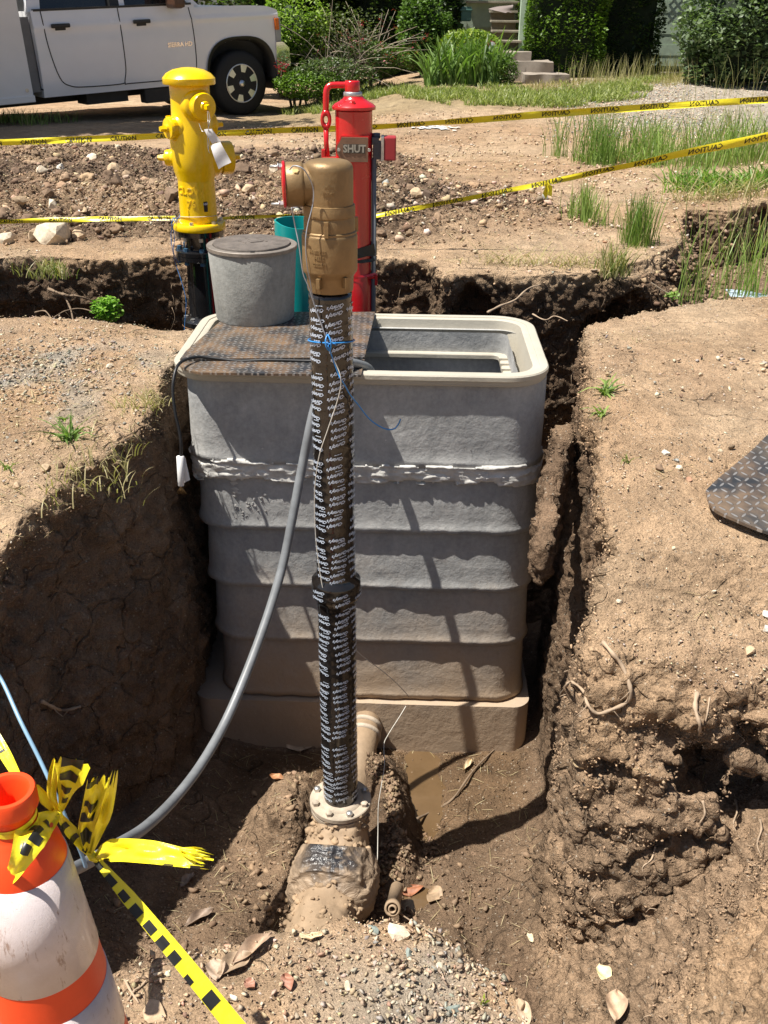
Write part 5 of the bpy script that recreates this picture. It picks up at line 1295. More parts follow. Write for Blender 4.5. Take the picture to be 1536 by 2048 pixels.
Vt, Ft = text_mesh('SIERRA HD', .072, .002, bold=.003); b = MB(); b.add([(v[0]-.88, flank_y(0, .93)-.004-v[2], .93+v[1]) for v in Vt], Ft, False); tobj('badge', b, CHR, cab)
# utility body
ub = MB().box((-4.15, .98, 1.01), (2.5, 2.14, 1.06), bevel=.012); UB = tobj('utility_body', ub, TB)
b = MB().box((-4.15, .98, .465), (2.52, 2.16, .075), bevel=.008); tobj('body_skirt', b, TB, UB)
b = MB(); b.box((-3.52, -.093, 1.0), (.010, .006, .92)); b.box((-2.98, -.093, 1.0), (.008, .006, .98)); b.box((-4.6, -.093, 1.0), (.010, .006, .92)); pieces('door_gap', b, SEAM, UB) if False else None
for x in (-3.50, -4.45):
    g_ = MB().box((x, -.0915, 1.02), (.010, .006, .94)); tobj('door_gap', g_, SEAM, UB)
for x in (-3.36, -4.3):
    pent = [(-.055, -.085), (.035, -.085), (.075, -.03), (.075, .03), (.035, .085), (-.055, .085)]
    b = vplate(pent, x, -.100, -.090, 1.07); lp = tobj('latch_plate', b, simple('tan_latch', (.42, .35, .2), .4, .3), UB)
    hm = MB()
    for (ox, oz, sx_, sz_) in ((0, .042, .058, .022), (0, -.042, .058, .022), (0, 0, .020, .07), (-.028, 0, .016, .03)): hm.box((x-.004+ox, -.1015-.0006*(sx_ > .05), 1.07+oz), (sx_, .005, sz_))
    tobj('latch_mark', hm, PLB, lp)
b = MB().cyl((-2.97, -.094, .56), (-2.97, -.090, .56), .022, 14); tobj('body_bolt', b, STEEL, UB)
b = MB().box((-2.83, .98, .92), (.14, 1.9, .8)); tobj('cab_gap', b, simple('grey_gap', (.20, .20, .2), .6, 0))
# wheels
def wheel(x, y):
    t = MB().lathe([(.235, .0), (.36, .005), (.395, .03), (.405, .06), (.405, .20), (.395, .235), (.36, .26), (.235, .265)], (x, y, .405), (0, 1, 0), 56)
    W_ = tobj('wheel', t, TYR); shade_auto(W_, 40)
    r = MB().lathe([(.245, .004), (.240, -.006), (.228, -.004), (.222, .05), (.215, .12)], (x, y, .405), (0, 1, 0), 48, cap=False)
    r.lathe([(.06, .004), (.075, .0), (.078, .02)], (x, y, .405), (0, 1, 0), 24, cap=False); r.lathe([(.0, -.02), (.035, -.018), (.045, .0), (.05, .03)], (x, y, .405), (0, 1, 0), 24, cap=False)
    for k in range(6):
        a = 2*math.pi*k/6+.3; c, s = math.cos(a), math.sin(a); q = []
        for rr, hw, yy in ((.055, .030, .012), (.14, .030, .0), (.232, .052, -.002)):
            q += [(x+c*rr-s*hw, y+yy, .405+s*rr+c*hw), (x+c*rr+s*hw, y+yy, .405+s*rr-c*hw)]
        for rr, hw, yy in ((.055, .030, .05), (.14, .034, .05), (.232, .06, .05)):
            q += [(x+c*rr-s*hw, y+yy, .405+s*rr+c*hw), (x+c*rr+s*hw, y+yy, .405+s*rr-c*hw)]
        r.add(q, [(0, 1, 3, 2), (2, 3, 5, 4), (0, 2, 8, 6), (2, 4, 10, 8), (1, 7, 9, 3), (3, 9, 11, 5)], False)
    tobj('rim', r, RIMC, W_)
    h = MB().lathe([(.0, .10), (.22, .10)], (x, y, .405), (0, 1, 0), 32, cap=False); tobj('brake_disc', h, UND, W_)
wheel(0, .0); wheel(0, 1.68); wheel(-3.95, .02); wheel(-3.95, 1.66)
# ================================================================ THE GARDEN AND HOUSE BEHIND
def mat_leaf(name, rough=.45):
    q = N(name); a = q.n('VertexColor', layer_name='Col').outputs[0]
    q.out(a, rough, 0.); q.b.inputs['Specular IOR Level'].default_value = .4
    t = q.n('BsdfTranslucent'); mx = q.n('MixShader'); mx.inputs[0].default_value = .36
    tc = q.mix(1., a, (1.0, 1.25, .45), 'MULTIPLY'); q.l(tc, t.inputs[0])
    q.l(q.b.outputs[0], mx.inputs[1]); q.l(t.outputs[0], mx.inputs[2]); q.l(mx.outputs[0], q.t.nodes['Material Output'].inputs[0]); return q.m
LEAF = mat_leaf('leaf'); 
BARK = simple('bark', (.17, .13, .09), .85, 0, bump=.6, bscale=40, var=.3)
TWIG = simple('dry_twig', (.40, .33, .25), .8, 0, var=.2)
LT = np.array([(0, -.5, 0), (-.30, 0, .09), (.30, 0, .09), (0, .5, 0)]); LTF = [(0, 1, 3), (0, 3, 2)]
LT = np.array([(0, -.5, 0), (.28, -.05, .10), (0, .5, -.05), (-.28, -.05, .10), (0, 0, 0)]); LTF = [(0, 1, 4), (1, 2, 4), (2, 3, 4), (3, 0, 4)]
def leaf_cloud(pts, size, c0, c1, seed=0, tilt=1.1, r=None, var=.3, asp=1.0):
    r = r or np.random.default_rng(seed); n = len(pts); M = rand_rot(n, tilt, r); s = size*(1-var+2*var*r.random(n))
    tm = LT*np.array([asp, 1, 1]); t = r.random(n)**1.2
    cols = np.array(c0)[None]*(1-t[:, None]) + np.array(c1)[None]*t[:, None]
    return batch('foliage', tm, LTF, pts, M*s[:, None, None], cols)
def gz1(x, y): return float(ground_z(np.array([float(x)]), np.array([float(y)]))[0])
def crown_pts(n, c, rad3, seed=0, shell=.55, clump=.35, fr=2.4):
    """points through the outer part of an uneven crown, thinned into clumps"""
    r = np.random.default_rng(seed); out = []; got = 0
    while got < n:
        d = r.normal(size=(n*2, 3)); d /= np.linalg.norm(d, axis=1)[:, None]
        k = (shell + (1-shell)*r.random(n*2)**.6); k *= 1 + .22*fbm(d*1.7 + seed, 1.3, 2, seed)
        p = d*k[:, None]*np.array(rad3)+np.array(c)
        m = fbm(p, fr, 2, seed+3) > (-.25 + clump*r.random(n*2)*1.2 - .2)
        out.append(p[m]); got += m.sum()
    return np.concatenate(out)[:n]
DCORE = simple('core_shade', (.012, .022, .008), .9, 0, bump=1., bscale=14, var=.5, vscale=6)  # near-black solid core standing in for the shade inside the foliage
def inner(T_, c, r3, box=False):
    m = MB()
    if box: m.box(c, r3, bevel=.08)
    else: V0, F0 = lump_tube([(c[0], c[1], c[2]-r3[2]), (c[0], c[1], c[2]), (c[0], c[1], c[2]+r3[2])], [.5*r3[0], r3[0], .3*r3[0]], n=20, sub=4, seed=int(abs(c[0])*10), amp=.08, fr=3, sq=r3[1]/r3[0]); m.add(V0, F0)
    obj('shade_core', m, DCORE, T_)
def shrub(name, label, cat, c, rad3, n, size, c0, c1, seed, stems=5, group=None, clump=.35, fr=2.4, shell=.5, box=None, asp=1.0, tilt=1.1, stem_mat=None):
    gx_, gy_ = c[0], c[1]; gz_ = gz1(gx_, gy_)
    T_ = thing(name, label, cat, (gx_, gy_, gz_), group)
    p = crown_pts(n, c, rad3, seed, shell, clump, fr) if box is None else box(n, seed)
    p = p[p[:, 2] > ground_z(p[:, 0], p[:, 1]) + .01]
    obj('foliage', leaf_cloud(p, size, c0, c1, seed, tilt, asp=asp), LEAF, T_)
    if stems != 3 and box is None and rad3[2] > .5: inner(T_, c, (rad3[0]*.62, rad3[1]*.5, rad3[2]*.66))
    for k in range(stems):
        a = 2*math.pi*k/max(1, stems)+seed; tp = (c[0]+math.cos(a)*rad3[0]*.55, c[1]+math.sin(a)*rad3[1]*.5, c[2]+rad3[2]*(.2+.4*((k*7) % 5)/5))
        obj('stem', MB().tube([(gx_+.05*math.cos(a), gy_+.05*math.sin(a), gz_-.05), ((gx_+tp[0])/2+.05*math.sin(k), (gy_+tp[1])/2, (gz_+tp[2])/2), tp], [.022, .014, .006], 6, sub=3), stem_mat or BARK, T_)
    return T_
G_MID0, G_MID1 = (.06, .11, .02), (.17, .28, .05)
G_BRT0, G_BRT1 = (.14, .23, .035), (.34, .46, .08)
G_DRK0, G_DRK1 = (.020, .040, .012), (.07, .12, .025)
G_GRY0, G_GRY1 = (.08, .12, .06), (.20, .26, .13)
def hedge_box(x0, x1, y0, y1, z1, wob=.08):
    def f(n, seed):
        r = np.random.default_rng(seed); out = []
        L = [(x1-x0)*z1, (y1-y0)*z1, (y1-y0)*z1, (x1-x0)*(y1-y0)]; cum = np.cumsum(L)/sum(L); u = r.random(n)
        a, b_ = r.random(n), r.random(n); dep = r.random(n)**1.6*.22
        P = np.zeros((n, 3)); zb = ground_z(np.full(n, (x0+x1)/2), np.full(n, y0))
        m = u < cum[0]; P[m] = np.stack([x0+(x1-x0)*a, y0+dep, zb+z1*b_], 1)[m]
        m = (u >= cum[0]) & (u < cum[1]); P[m] = np.stack([x0+dep, y0+(y1-y0)*a, zb+z1*b_], 1)[m]
        m = (u >= cum[1]) & (u < cum[2]); P[m] = np.stack([x1-dep, y0+(y1-y0)*a, zb+z1*b_], 1)[m]
        m = u >= cum[2]; P[m] = np.stack([x0+(x1-x0)*a, y0+(y1-y0)*b_, zb+z1-dep], 1)[m]
        P[:, 1] -= wob*fbm(P, 2.2, 3, seed)*1.5; P[:, 0] += wob*fbm(P, 2.2, 3, seed+4)
        k = fbm(P, 5, 2, seed+8) > -.55+.5*r.random(n)*.6
        return P[k]
    return f
hx0, hx1 = PY(1048, 120, 16.0)[0], PY(1212, 120, 16.0)[0]
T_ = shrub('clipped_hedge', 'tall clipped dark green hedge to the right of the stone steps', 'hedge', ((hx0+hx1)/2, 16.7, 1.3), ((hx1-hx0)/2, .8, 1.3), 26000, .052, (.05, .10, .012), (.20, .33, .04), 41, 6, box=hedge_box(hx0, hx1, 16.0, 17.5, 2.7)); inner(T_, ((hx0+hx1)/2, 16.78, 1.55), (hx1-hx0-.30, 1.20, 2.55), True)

# shrubbery set back right of the hedge, its shade put into dark leaves
hx2 = PY(1330, 100, 16.6)[0]
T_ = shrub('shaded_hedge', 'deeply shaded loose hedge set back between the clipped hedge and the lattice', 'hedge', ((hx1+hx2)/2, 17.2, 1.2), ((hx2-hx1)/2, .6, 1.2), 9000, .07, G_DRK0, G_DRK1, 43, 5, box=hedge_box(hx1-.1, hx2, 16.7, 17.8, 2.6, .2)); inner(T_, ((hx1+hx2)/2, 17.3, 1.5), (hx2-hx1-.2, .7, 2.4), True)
# house: siding, window frames, wooden steps, porch shade
GRN = simple('weathered_green_paint', (.42, .52, .40), .75, 0, bump=.3, bscale=20, var=.25, vscale=4)
GRND = simple('dark_green_paint', (.07, .12, .08), .75, 0, bump=.3, bscale=20, var=.3, vscale=4)
WOOD = simple('weathered_wood', (.30, .26, .20), .8, 0, bump=.5, bscale=30, var=.3, vscale=5)
DARK = simple('dark_pane', (.02, .022, .025), .2, 0)
HSE = thing('green_house', 'weathered pale green wooden house with a shaded porch, behind the garden shrubs', 'house', (3.0, 18.4, .35))
wy = 18.1
b = MB()
for k in range(22): b.box((4.2, wy+.1, .35+.16*k+.08), (9.4, .06+.012*(k % 2), .158))
obj('wall', b, GRN, HSE)
b = MB().box((4.2, 20.3, 1.9), (9.2, 4.2, 3.2)); obj('building_body', b, GRND, HSE)
b = MB(); b.add([(-.8, 17.95, 3.9), (9.2, 17.95, 3.9), (9.2, 20.4, 5.2), (-.8, 20.4, 5.2), (-.8, 17.95, 3.82), (9.2, 17.95, 3.82), (9.2, 20.4, 5.1), (-.8, 20.4, 5.1)], [(0, 1, 2, 3), (7, 6, 5, 4), (0, 4, 5, 1), (1, 5, 6, 2), (0, 3, 7, 4)], False); obj('roof', b, simple('shingle', (.12, .11, .10), .9, 0, bump=.6, bscale=25), HSE)
def P3(px, py, y): return PY(px, py, y)
for (a, c2_, top_) in ((935, 946, 14), (968, 980, 12)):
    x0_, x1_ = P3(a, 0, 17.9)[0], P3(c2_, 0, 17.9)[0]; z0_ = zy(top_, 17.9, a)
    fr_ = MB().box(((x0_+x1_)/2, 18.06, z0_+.5), (x1_-x0_+.12, .08, 1.16), bevel=.01); w1 = obj('window', fr_, GRN, HSE); gl = MB().box(((x0_+x1_)/2, 18.02, z0_+.52), (x1_-x0_, .02, .98)); obj('pane', gl, DARK, w1)
x0_, x1_ = P3(990, 0, 17.6)[0], P3(1028, 0, 17.6)[0]
b = MB().box(((x0_+x1_)/2, 18.0, 1.95), (x1_-x0_, .1, 1.75)); obj('doorway', b, DARK, HSE)
# wooden steps
WS = thing('wooden_steps', 'weathered wooden steps climbing to the porch beside the clipped hedge', 'steps', P3(1010, 104, 16.3))
sxa, sxb = P3(993, 60, 16.5)[0], P3(1029, 60, 16.5)[0]; zs = zy(102, 16.2, 1010)
for k in range(5):
    y = 16.25+.24*k; z = zs + .03 + .13*k
    obj('tread', MB().box(((sxa+sxb)/2-.1*(k > 3), y, z+.10), (sxb-sxa+.15+.5*(k > 3), .27, .03), bevel=.004), WOOD, WS); obj('riser', MB().box(((sxa+sxb)/2, y+.11, z+.035), (sxb-sxa+.1, .02, .10)), WOOD, WS)
obj('side_post', MB().box((sxb+.09, 16.3, zs+.42), (.09, .10, 1.0), bevel=.005), GRN, WS)
b = MB(); xa, xb = P3(905, 42, 17.4)[0], sxb+.2; b.box(((xa+xb)/2, 17.55, zs+.72), (xb-xa, .5, .05)); obj('porch_deck', b, WOOD, WS); b = MB().box(((xa+xb)/2, 17.32, zs+.5), (xb-xa, .03, .40)); obj('porch_skirt', b, GRN, WS)
b = MB(); b.box((P3(955, 20, 17.3)[0], 17.3, zs+.95), (.9, .03, .42)); obj('porch_panel', b, GRN, WS)
# a grey tarp sagging over the top of the steps
m = MB().add(*quad_sheet([P3(976, 18, 16.9), P3(1026, 8, 16.9), P3(1024, 24, 16.8), P3(1012, 26, 16.7)], 6, 6, .03)); o = obj('tarp', m, simple('grey_brown_tarp', (.20, .16, .15), .7, 0), origin=P3(1000, 18, 16.9)); tag(o, 'grey brown cloth sagging over the porch rail above the wooden steps', 'tarp')
b = MB().box(P3(932, 28, 16.9), (.16, .10, .20), bevel=.02); b.box(P3(932, 20, 16.9), (.19, .13, .03), bevel=.01); o = obj('porch_lantern', b, simple('dark_teal_box', (.05, .12, .10), .5), origin=P3(932, 28, 16.9)); tag(o, 'small dark green lantern box on the porch edge by the ivy', 'lantern')
# stone steps
STN = simple('rough_stone_step', (.29, .245, .20), .9, 0, bump=.8, bscale=12, var=.25, vscale=3)
for i, (pa_, pb2, pyt, y, lab) in enumerate(((1000, 1062, 104, 15.7, 'top rough stone step below the wooden steps'), (1024, 1107, 124, 15.25, 'middle rough stone step beside the clipped hedge'), (1050, 1139, 149, 14.75, 'lowest and widest rough stone step, at the edge of the lawn'))):
    xa, xb = PY(pa_, pyt, y)[0], PY(pb2, pyt, y)[0]; zt_ = zy(pyt, y, (pa_+pb2)/2); g0 = gz1((xa+xb)/2, y)-.05
    V0 = []; nx2, ny2 = 14, 6; bm = bmesh.new(); bmesh.ops.create_grid(bm, x_segments=nx2, y_segments=ny2, size=.5)
    for v in bm.verts: v.co = Vector(((xa+xb)/2+v.co.x*(xb-xa), y+.30+v.co.y*.66, zt_))
    ex_g = bmesh.ops.extrude_face_region(bm, geom=bm.faces[:]); dn = [v for v in ex_g['geom'] if isinstance(v, bmesh.types.BMVert)]
    for v in dn: v.co.z = min(zt_-.12, g0)
    bmesh.ops.recalc_face_normals(bm, faces=bm.faces)
    bmesh.ops.subdivide_edges(bm, edges=[e for e in bm.edges if abs(e.verts[0].co.z-e.verts[1].co.z) > .05], cuts=3)
    P_ = np.array([v.co[:] for v in bm.verts]); dd = fbm(P_, 3.5, 3, 500+i)
    for v, d_ in zip(bm.verts, dd): v.co.y += .07*d_; v.co.z += .015*d_; v.co.x += .03*d_
    me = bpy.data.meshes.new('stone_step'); bm.to_mesh(me); bm.free(); o = obj('stone_step', me, STN, origin=((xa+xb)/2, y, zt_)); shade_auto(o, 35); tag(o, lab, 'stone step', 'stone steps up to the house')
# fence boards, lattice and bushes on the right
FN = thing('board_fence', 'dark green upright board fence behind the bush at far right', 'fence', PY(1425, 110, 16.4))
fxa, fxb = PY(1398, 60, 16.4)[0], PY(1700, 60, 16.4)[0]; x = fxa; k = 0
b = MB()
while x < fxb: b.box((x+.07, 16.45+.006*(k % 2), gz1(x, 16.4)+.95), (.135, .025, 1.95+.02*(k % 3)), bevel=.003); x += .15; k += 1
obj('boards', b, simple('green_board', (.14, .20, .13), .8, 0, bump=.3, var=.3, vscale=3), FN)
LTC = thing('lattice_panel', 'pale diagonal lattice panel in shade between the dark hedge and the board fence', 'lattice', PY(1370, 20, 17.0))
m = MB(); lx0, lx1 = PY(1338, 20, 17.0)[0], PY(1400, 20, 17.0)[0]; lz0, lz1 = zy(48, 17., 1370), 2.6; w_ = lx1-lx0
for s_ in (1, -1):
    t = -3.0
    while t < 3.5:
        pts_ = []
        for u in np.linspace(0, 1, 40):
            x = lx0+w_*u; z = lz0 + t + s_*(x-lx0)
            if lz0 <= z <= lz1: pts_.append((x, z))
        if len(pts_) > 2:
            (xa, za), (xb, zb2) = pts_[0], pts_[-1]; L = math.hypot(xb-xa, zb2-za); m.box(((xa+xb)/2, 17.0+.012*s_, (za+zb2)/2), (L, .012, .035), Matrix.Rotation(-math.atan2(zb2-za, xb-xa), 3, 'Y'))
        t += .13
obj('laths', m, simple('pale_lath', (.35, .42, .36), .8, 0), LTC)
m = MB().tube([PY(1397, 82, 15.8), PY(1422, 10, 15.9), PY(1432, -40, 16.)], .018, 8); o = obj('leaning_stick', m, TWIG, origin=PY(1397, 82, 15.8)); tag(o, 'long pale stick leaning against the board fence', 'stick')
m = MB().tube([PY(1400, 92, 15.7), PY(1414, 50, 15.9), PY(1420, 30, 15.95)], .013, 8); o = obj('leaning_stick', m, TWIG, origin=PY(1400, 92, 15.7)); tag(o, 'shorter stick leaning low beside the long pale one at the board fence', 'stick')
GR = lambda px, py, y: PY(px, py, y)
def bush_at(name, label, cat, px, py, y, rx, ry, rz_, n, size, c0, c1, seed, **k):
    p = GR(px, py, y); return shrub(name, label, cat, (float(p[0]), y, float(p[2])), (rx, ry, rz_), n, size, c0, c1, seed, **k)
bush_at('broadleaf_bush', 'big grey green bush against the board fence at the right edge of the garden', 'bush', 1500, 40, 14.9, .95, .8, 1.15, 11000, .075, G_GRY0, (.20, .27, .13), 51, asp=1.2, fr=3.0)
bush_at('broadleaf_bush', 'lower dark green bush at the foot of the board fence, right garden edge', 'bush', 1475, 95, 15.2, .65, .5, .42, 4000, .06, G_MID0, G_MID1, 52)
bush_at('potted_herb', 'small bright leafy plant in the dark planter left of the right hand bush', 'plant', 1410, 108, 15.4, .22, .2, .20, 500, .08, G_MID0, G_BRT1, 53, stems=3, asp=.7)
pp = PY(1440, 122, 15.3); b = MB().box((pp[0], 15.35, pp[2]-.02), (.85, .5, .30), bevel=.02); o = obj('planter', b, simple('dark_planter', (.05, .04, .035), .8), origin=pp); tag(o, 'low dark planter filled with brown soil in front of the board fence', 'planter')
b = MB(); b.add(*(lambda V, F: (V, F))([(pp[0]-.38, 15.12, pp[2]+.135), (pp[0]+.38, 15.12, pp[2]+.135), (pp[0]+.3, 15.58, pp[2]+.19), (pp[0]-.3, 15.58, pp[2]+.19)], [(0, 1, 2, 3)])); 
# left garden
bush_at('leafy_shrub', 'bright yellow green shrub just behind the nose of the truck', 'shrub', 588, 75, 15.6, .55, .5, .62, 5200, .06, G_BRT0, G_BRT1, 61)
bush_at('ivy_mass', 'tall dark ivy covered shrub behind the truck nose, in the upper garden', 'shrub', 560, -60, 17.5, 1.2, .8, 1.7, 9500, .085, G_DRK0, G_MID1, 62, asp=1.3)
bush_at('dark_shrub', 'tall deeply shaded shrub behind the dead twigs', 'shrub', 680, -40, 18.2, 1.1, .7, 1.75, 7500, .085, (.012, .022, .008), (.045, .08, .02), 63, asp=1.2)
bush_at('dark_shrub', 'deep green shrub between the dead twigs and the ivy post', 'shrub', 775, -20, 17.8, .85, .6, 1.7, 6500, .08, (.02, .035, .01), (.07, .12, .03), 64, asp=1.2)
bush_at('leafy_shrub', 'mid green shrub in front of the ivy covered post, left of the house', 'shrub', 850, 62, 16.4, .42, .4, .60, 4200, .065, G_MID0, (.15, .25, .06), 65)
bush_at('ivy_post', 'porch post smothered in climbing ivy at the left end of the house', 'shrub', 905, -10, 17.0, .20, .2, 1.2, 1700, .08, G_DRK0, (.12, .2, .06), 66, asp=1.2, stems=2)
bush_at('flowering_shrub', 'yellow green leafy shrub in front of the porch', 'shrub', 940, 88, 15.9, .46, .4, .20, 2800, .065, G_BRT0, (.30, .36, .05), 67, asp=.8)
bush_at('low_herb', 'low bright herb patch left of the stone steps', 'plant', 985, 142, 14.8, .36, .35, .26, 3200, .042, G_MID0, (.22, .33, .08), 68, stems=3)
bush_at('low_herb', 'round green plant at the lawn edge below the dead twigs', 'plant', 745, 120, 15.2, .55, .3, .25, 2400, .05, G_MID0, (.15, .22, .06), 69, stems=3)
bush_at('low_herb', 'weedy green clump behind the front bumper of the truck', 'plant', 622, 172, 14.6, .55, .35, .19, 3800, .042, G_MID0, (.22, .36, .05), 70, stems=3)
bush_at('low_herb', 'dull green creeping plant under the dead twigs', 'plant', 665, 150, 14.7, .6, .3, .22, 3000, .045, (.06, .09, .03), (.15, .2, .08), 71, stems=3)
# dead twiggy bush with red flowers
TWB = thing('dead_bush', 'tangle of bare dead twigs dotted with dark red flowers between the garden shrubs', 'bush', PY(690, 150, 15.1)); m = MB(); r = random.Random(5)
bp = PY(700, 150, 15.1); fl_pts = []
for k in range(95):
    a = r.uniform(-1.3, 1.3)+ (0.5 if k % 3 else -.4); L = r.uniform(.5, 1.25); p0 = Vector((bp[0]+r.uniform(-.45, .35), 15.1+r.uniform(-.2, .3), bp[2]+r.uniform(-.1, .1)))
    d = Vector((math.sin(a)*1.1, r.uniform(-.4, .4), math.cos(a)*.75)); p1 = p0+d*L*.5+Vector((0, 0, .06)); p2 = p0+d*L+Vector((r.uniform(-.1, .1), 0, -.14*abs(math.sin(a))))
    m.tube([p0, p1, p2], [.007, .005, .0025], 4, sub=3); 
    if k % 2: fl_pts.append(p2)
    if k % 3 == 0: m.tube([p1, p1+Vector((r.uniform(-.2, .2), r.uniform(-.1, .1), r.uniform(.05, .25)))], .003, 4)
obj('twigs', m, TWIG, TWB)
P_ = []; 
for p in fl_pts:
    for _ in range(r.randint(1, 9)): P_.append((p.x+r.gauss(0, .035), p.y+r.gauss(0, .03), p.z+r.gauss(0, .035)))
obj('flowers', leaf_cloud(np.array(P_), .04, (.22, .03, .04), (.42, .08, .08), 72), LEAF, TWB, kind='stuff')
P_ = crown_pts(2200, (bp[0]-.1, 15.3, bp[2]+.45), (.75, .35, .45), 75, .3); obj('sparse_leaves', leaf_cloud(P_, .042, (.06, .08, .03), (.16, .2, .07), 76), LEAF, TWB)
RF = thing('red_flowers', 'small clump of dark red flowers just behind the front bumper of the truck', 'flowers', PY(562, 150, 14.6)); P_ = np.array([PY(562+rng.normal()*7, 133+rng.normal()*8, 14.5+rng.normal()*.05) for _ in range(60)])
obj('petals', leaf_cloud(P_, .045, (.20, .015, .03), (.42, .05, .07), 77), LEAF, RF); obj('stalk', MB().tube([PY(562, 172, 14.55), PY(563, 140, 14.5)], .006, 5), BARK, RF)
# iris clump: long arching blades
def blade_batch(name, roots, L, W, lean, cols, r, seg=4, droop=.6):
    n = len(roots); az = r.uniform(0, 2*math.pi, n); V = []; k = np.linspace(0, 1, seg+1)
    ln = L*(.28+.92*r.random(n)**.8); le = lean*(.3+1.*r.random(n)); dz = droop*r.random(n)
    dx, dy = np.cos(az), np.sin(az); tx_, ty_ = -dy, dx
    # faces mostly turned at random
    fa = r.uniform(0, 2*math.pi, n); ax_x, ax_y = np.cos(fa), np.sin(fa)
    P = np.zeros((n, seg+1, 2, 3))
    for i, t in enumerate(k):
        out_ = ln*le*t**1.6; h = ln*(t - dz*t**3*le*1.2)
        w = W*(1-.35*t)*(1 if i < seg else .08)
        for s_, j in ((-1, 0), (1, 1)):
            P[:, i, j, 0] = roots[:, 0]+dx*out_+ax_x*w*s_/2; P[:, i, j, 1] = roots[:, 1]+dy*out_+ax_y*w*s_/2; P[:, i, j, 2] = roots[:, 2]+h
    V = P.reshape(-1, 3); base = (np.arange(n)*(2*(seg+1)))[:, None]
    F = np.concatenate([base + np.array([2*i, 2*i+1, 2*i+3, 2*i+2]) for i in range(seg)], 0)
    return mesh_from(name, V, F.astype(np.int32), np.repeat(cols, 2*(seg+1), axis=0), False)
def mixcol(n, c0, c1, r): t = r.random(n)[:, None]; return np.array(c0)*(1-t)+np.array(c1)*t
r2 = np.random.default_rng(80); n = 520
def groots(pxs, y, r, n, jx=0, jy=.25):
    px = r.uniform(*pxs, n); yy = y + r.uniform(-jy, jy, n); x = np.array([PY(a, 170, b)[0] for a, b in zip(px, yy)]); return np.stack([x, yy, ground_z(x, yy)-.01], 1)
IR = thing('iris_clump', 'dense clump of long arching strap leaves in the middle of the garden edge', 'plant', PY(925, 175, 14.6))
obj('leaves', blade_batch('leaves', groots((850, 1000), 14.75, r2, n, jy=.32), .62, .032, .55, mixcol(n, (.08, .15, .03), (.24, .36, .10), r2), r2, 5, .9), LEAF, IR)
# little round-headed garden sign
SG = thing('garden_sign', 'small red edged sign with a white oval, half hidden in the plants by the steps', 'sign', PY(985, 118, 15.2))
sc_ = PY(984, 96, 15.2); b = vplate([(-.062, -.115), (.045, -.13), (.066, .055), (-.066, .120)], sc_[0], 15.2, 15.215, sc_[2]); obj('board', b, simple('sign_red', (.35, .05, .06), .5), SG)
b = vplate([(.052*math.cos(a), .085*math.sin(a)-.005) for a in np.linspace(0, 2*math.pi, 21)[:-1]], sc_[0], 15.193, 15.2, sc_[2]); ov = obj('oval', b, PAPER, SG)
b = MB(); b.box((sc_[0]-.006, 15.191, sc_[2]+.022), (.055, .003, .024)); b.box((sc_[0]+.004, 15.191, sc_[2]-.015), (.060, .003, .012)); b.box((sc_[0], 15.191, sc_[2]-.04), (.04, .003, .008)); obj('marks', b, simple('sign_green_grey', (.10, .15, .13), .6), ov)
obj('stake', MB().box((sc_[0], 15.21, sc_[2]-.17), (.018, .012, .16)), STEEL, SG)
# tall dark trees that close the view
for i, (x, y, rx, rz_, n, lab) in enumerate(((-9.5, 23, 2.6, 3.2, 9000, 'dense dark tree far behind the utility body of the truck'), (-5.2, 24, 2.6, 3.4, 9000, 'dense dark tree behind the truck cab'), (-1.2, 23, 2.4, 3.2, 9000, 'dense dark tree behind the truck nose'), (11.5, 22, 3., 3.4, 8000, 'dense dark tree beyond the board fence'))):
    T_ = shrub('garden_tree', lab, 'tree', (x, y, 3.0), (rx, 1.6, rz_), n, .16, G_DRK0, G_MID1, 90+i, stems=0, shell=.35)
    obj('trunk', MB().tube([(x, y, gz1(x, y)-.1), (x+.1, y, 1.5), (x, y, 4.5)], [.2, .15, .05], 10, sub=4), BARK, T_)
# unseen tree added past the left edge to shade ground before the truck
T_ = thing('added_shade_tree', 'unseen leafy tree added outside the left edge to shade the ground before the truck', 'tree', (-8.0, 9.6, -.1)); r = np.random.default_rng(99)
n = 15000; t = r.random(n); P_ = np.stack([-7.8+3.7*t, 9.7+2.6*t, np.full(n, 5.0)], 1) + r.normal(size=(n, 3))*np.array([.35, .33, .40]) + .25*np.stack([fbm(np.stack([t*9, t*0+k, t*0], 1), 1., 2, 5+k) for k in range(3)], 1)
obj('crown', leaf_cloud(P_, .17, G_DRK0, G_MID1, 98), LEAF, T_)
obj('trunk', MB().tube([(-8.0, 9.6, -.3), (-8.0, 9.7, 2.2), (-7.4, 10.3, 4.3), (-6.0, 11.2, 5.0), (-4.6, 12.3, 5.1)], [.2, .16, .12, .08, .03], 10, sub=4), BARK, T_)
# ================================================================ GRASS AND WEEDS
def lerp_patch(name, poly_px, n, L, W, lean, c0, c1, seed, droop=.6, kind='stuff', thin=None, seg=3):
    """blades rooted on the ground inside a photo-space outline dropped on to the terrain"""
    r = np.random.default_rng(seed); C = [PG(*p) for p in poly_px]; C = np.array([[p[0], p[1]] for p in C])
    mn, mx = C.min(0), C.max(0); pts = []
    while len(pts) < n:
        q_ = mn+(mx-mn)*r.random((n*3, 2)); s = sd_poly(q_[:, 0], q_[:, 1], [tuple(c) for c in C]) < .03*(r.random(len(q_))-.3)
        nn = fbm(np.c_[q_, 0*q_[:, 0]], 2.5, 3, seed) > (-.6 if thin is None else thin); pts += list(q_[s & nn])
    P = np.array(pts[:n]); R = np.c_[P, ground_z(P[:, 0], P[:, 1])-.008]
    return blade_batch(name, R, L, W, lean, mixcol(n, c0, c1, r), r, seg, droop)
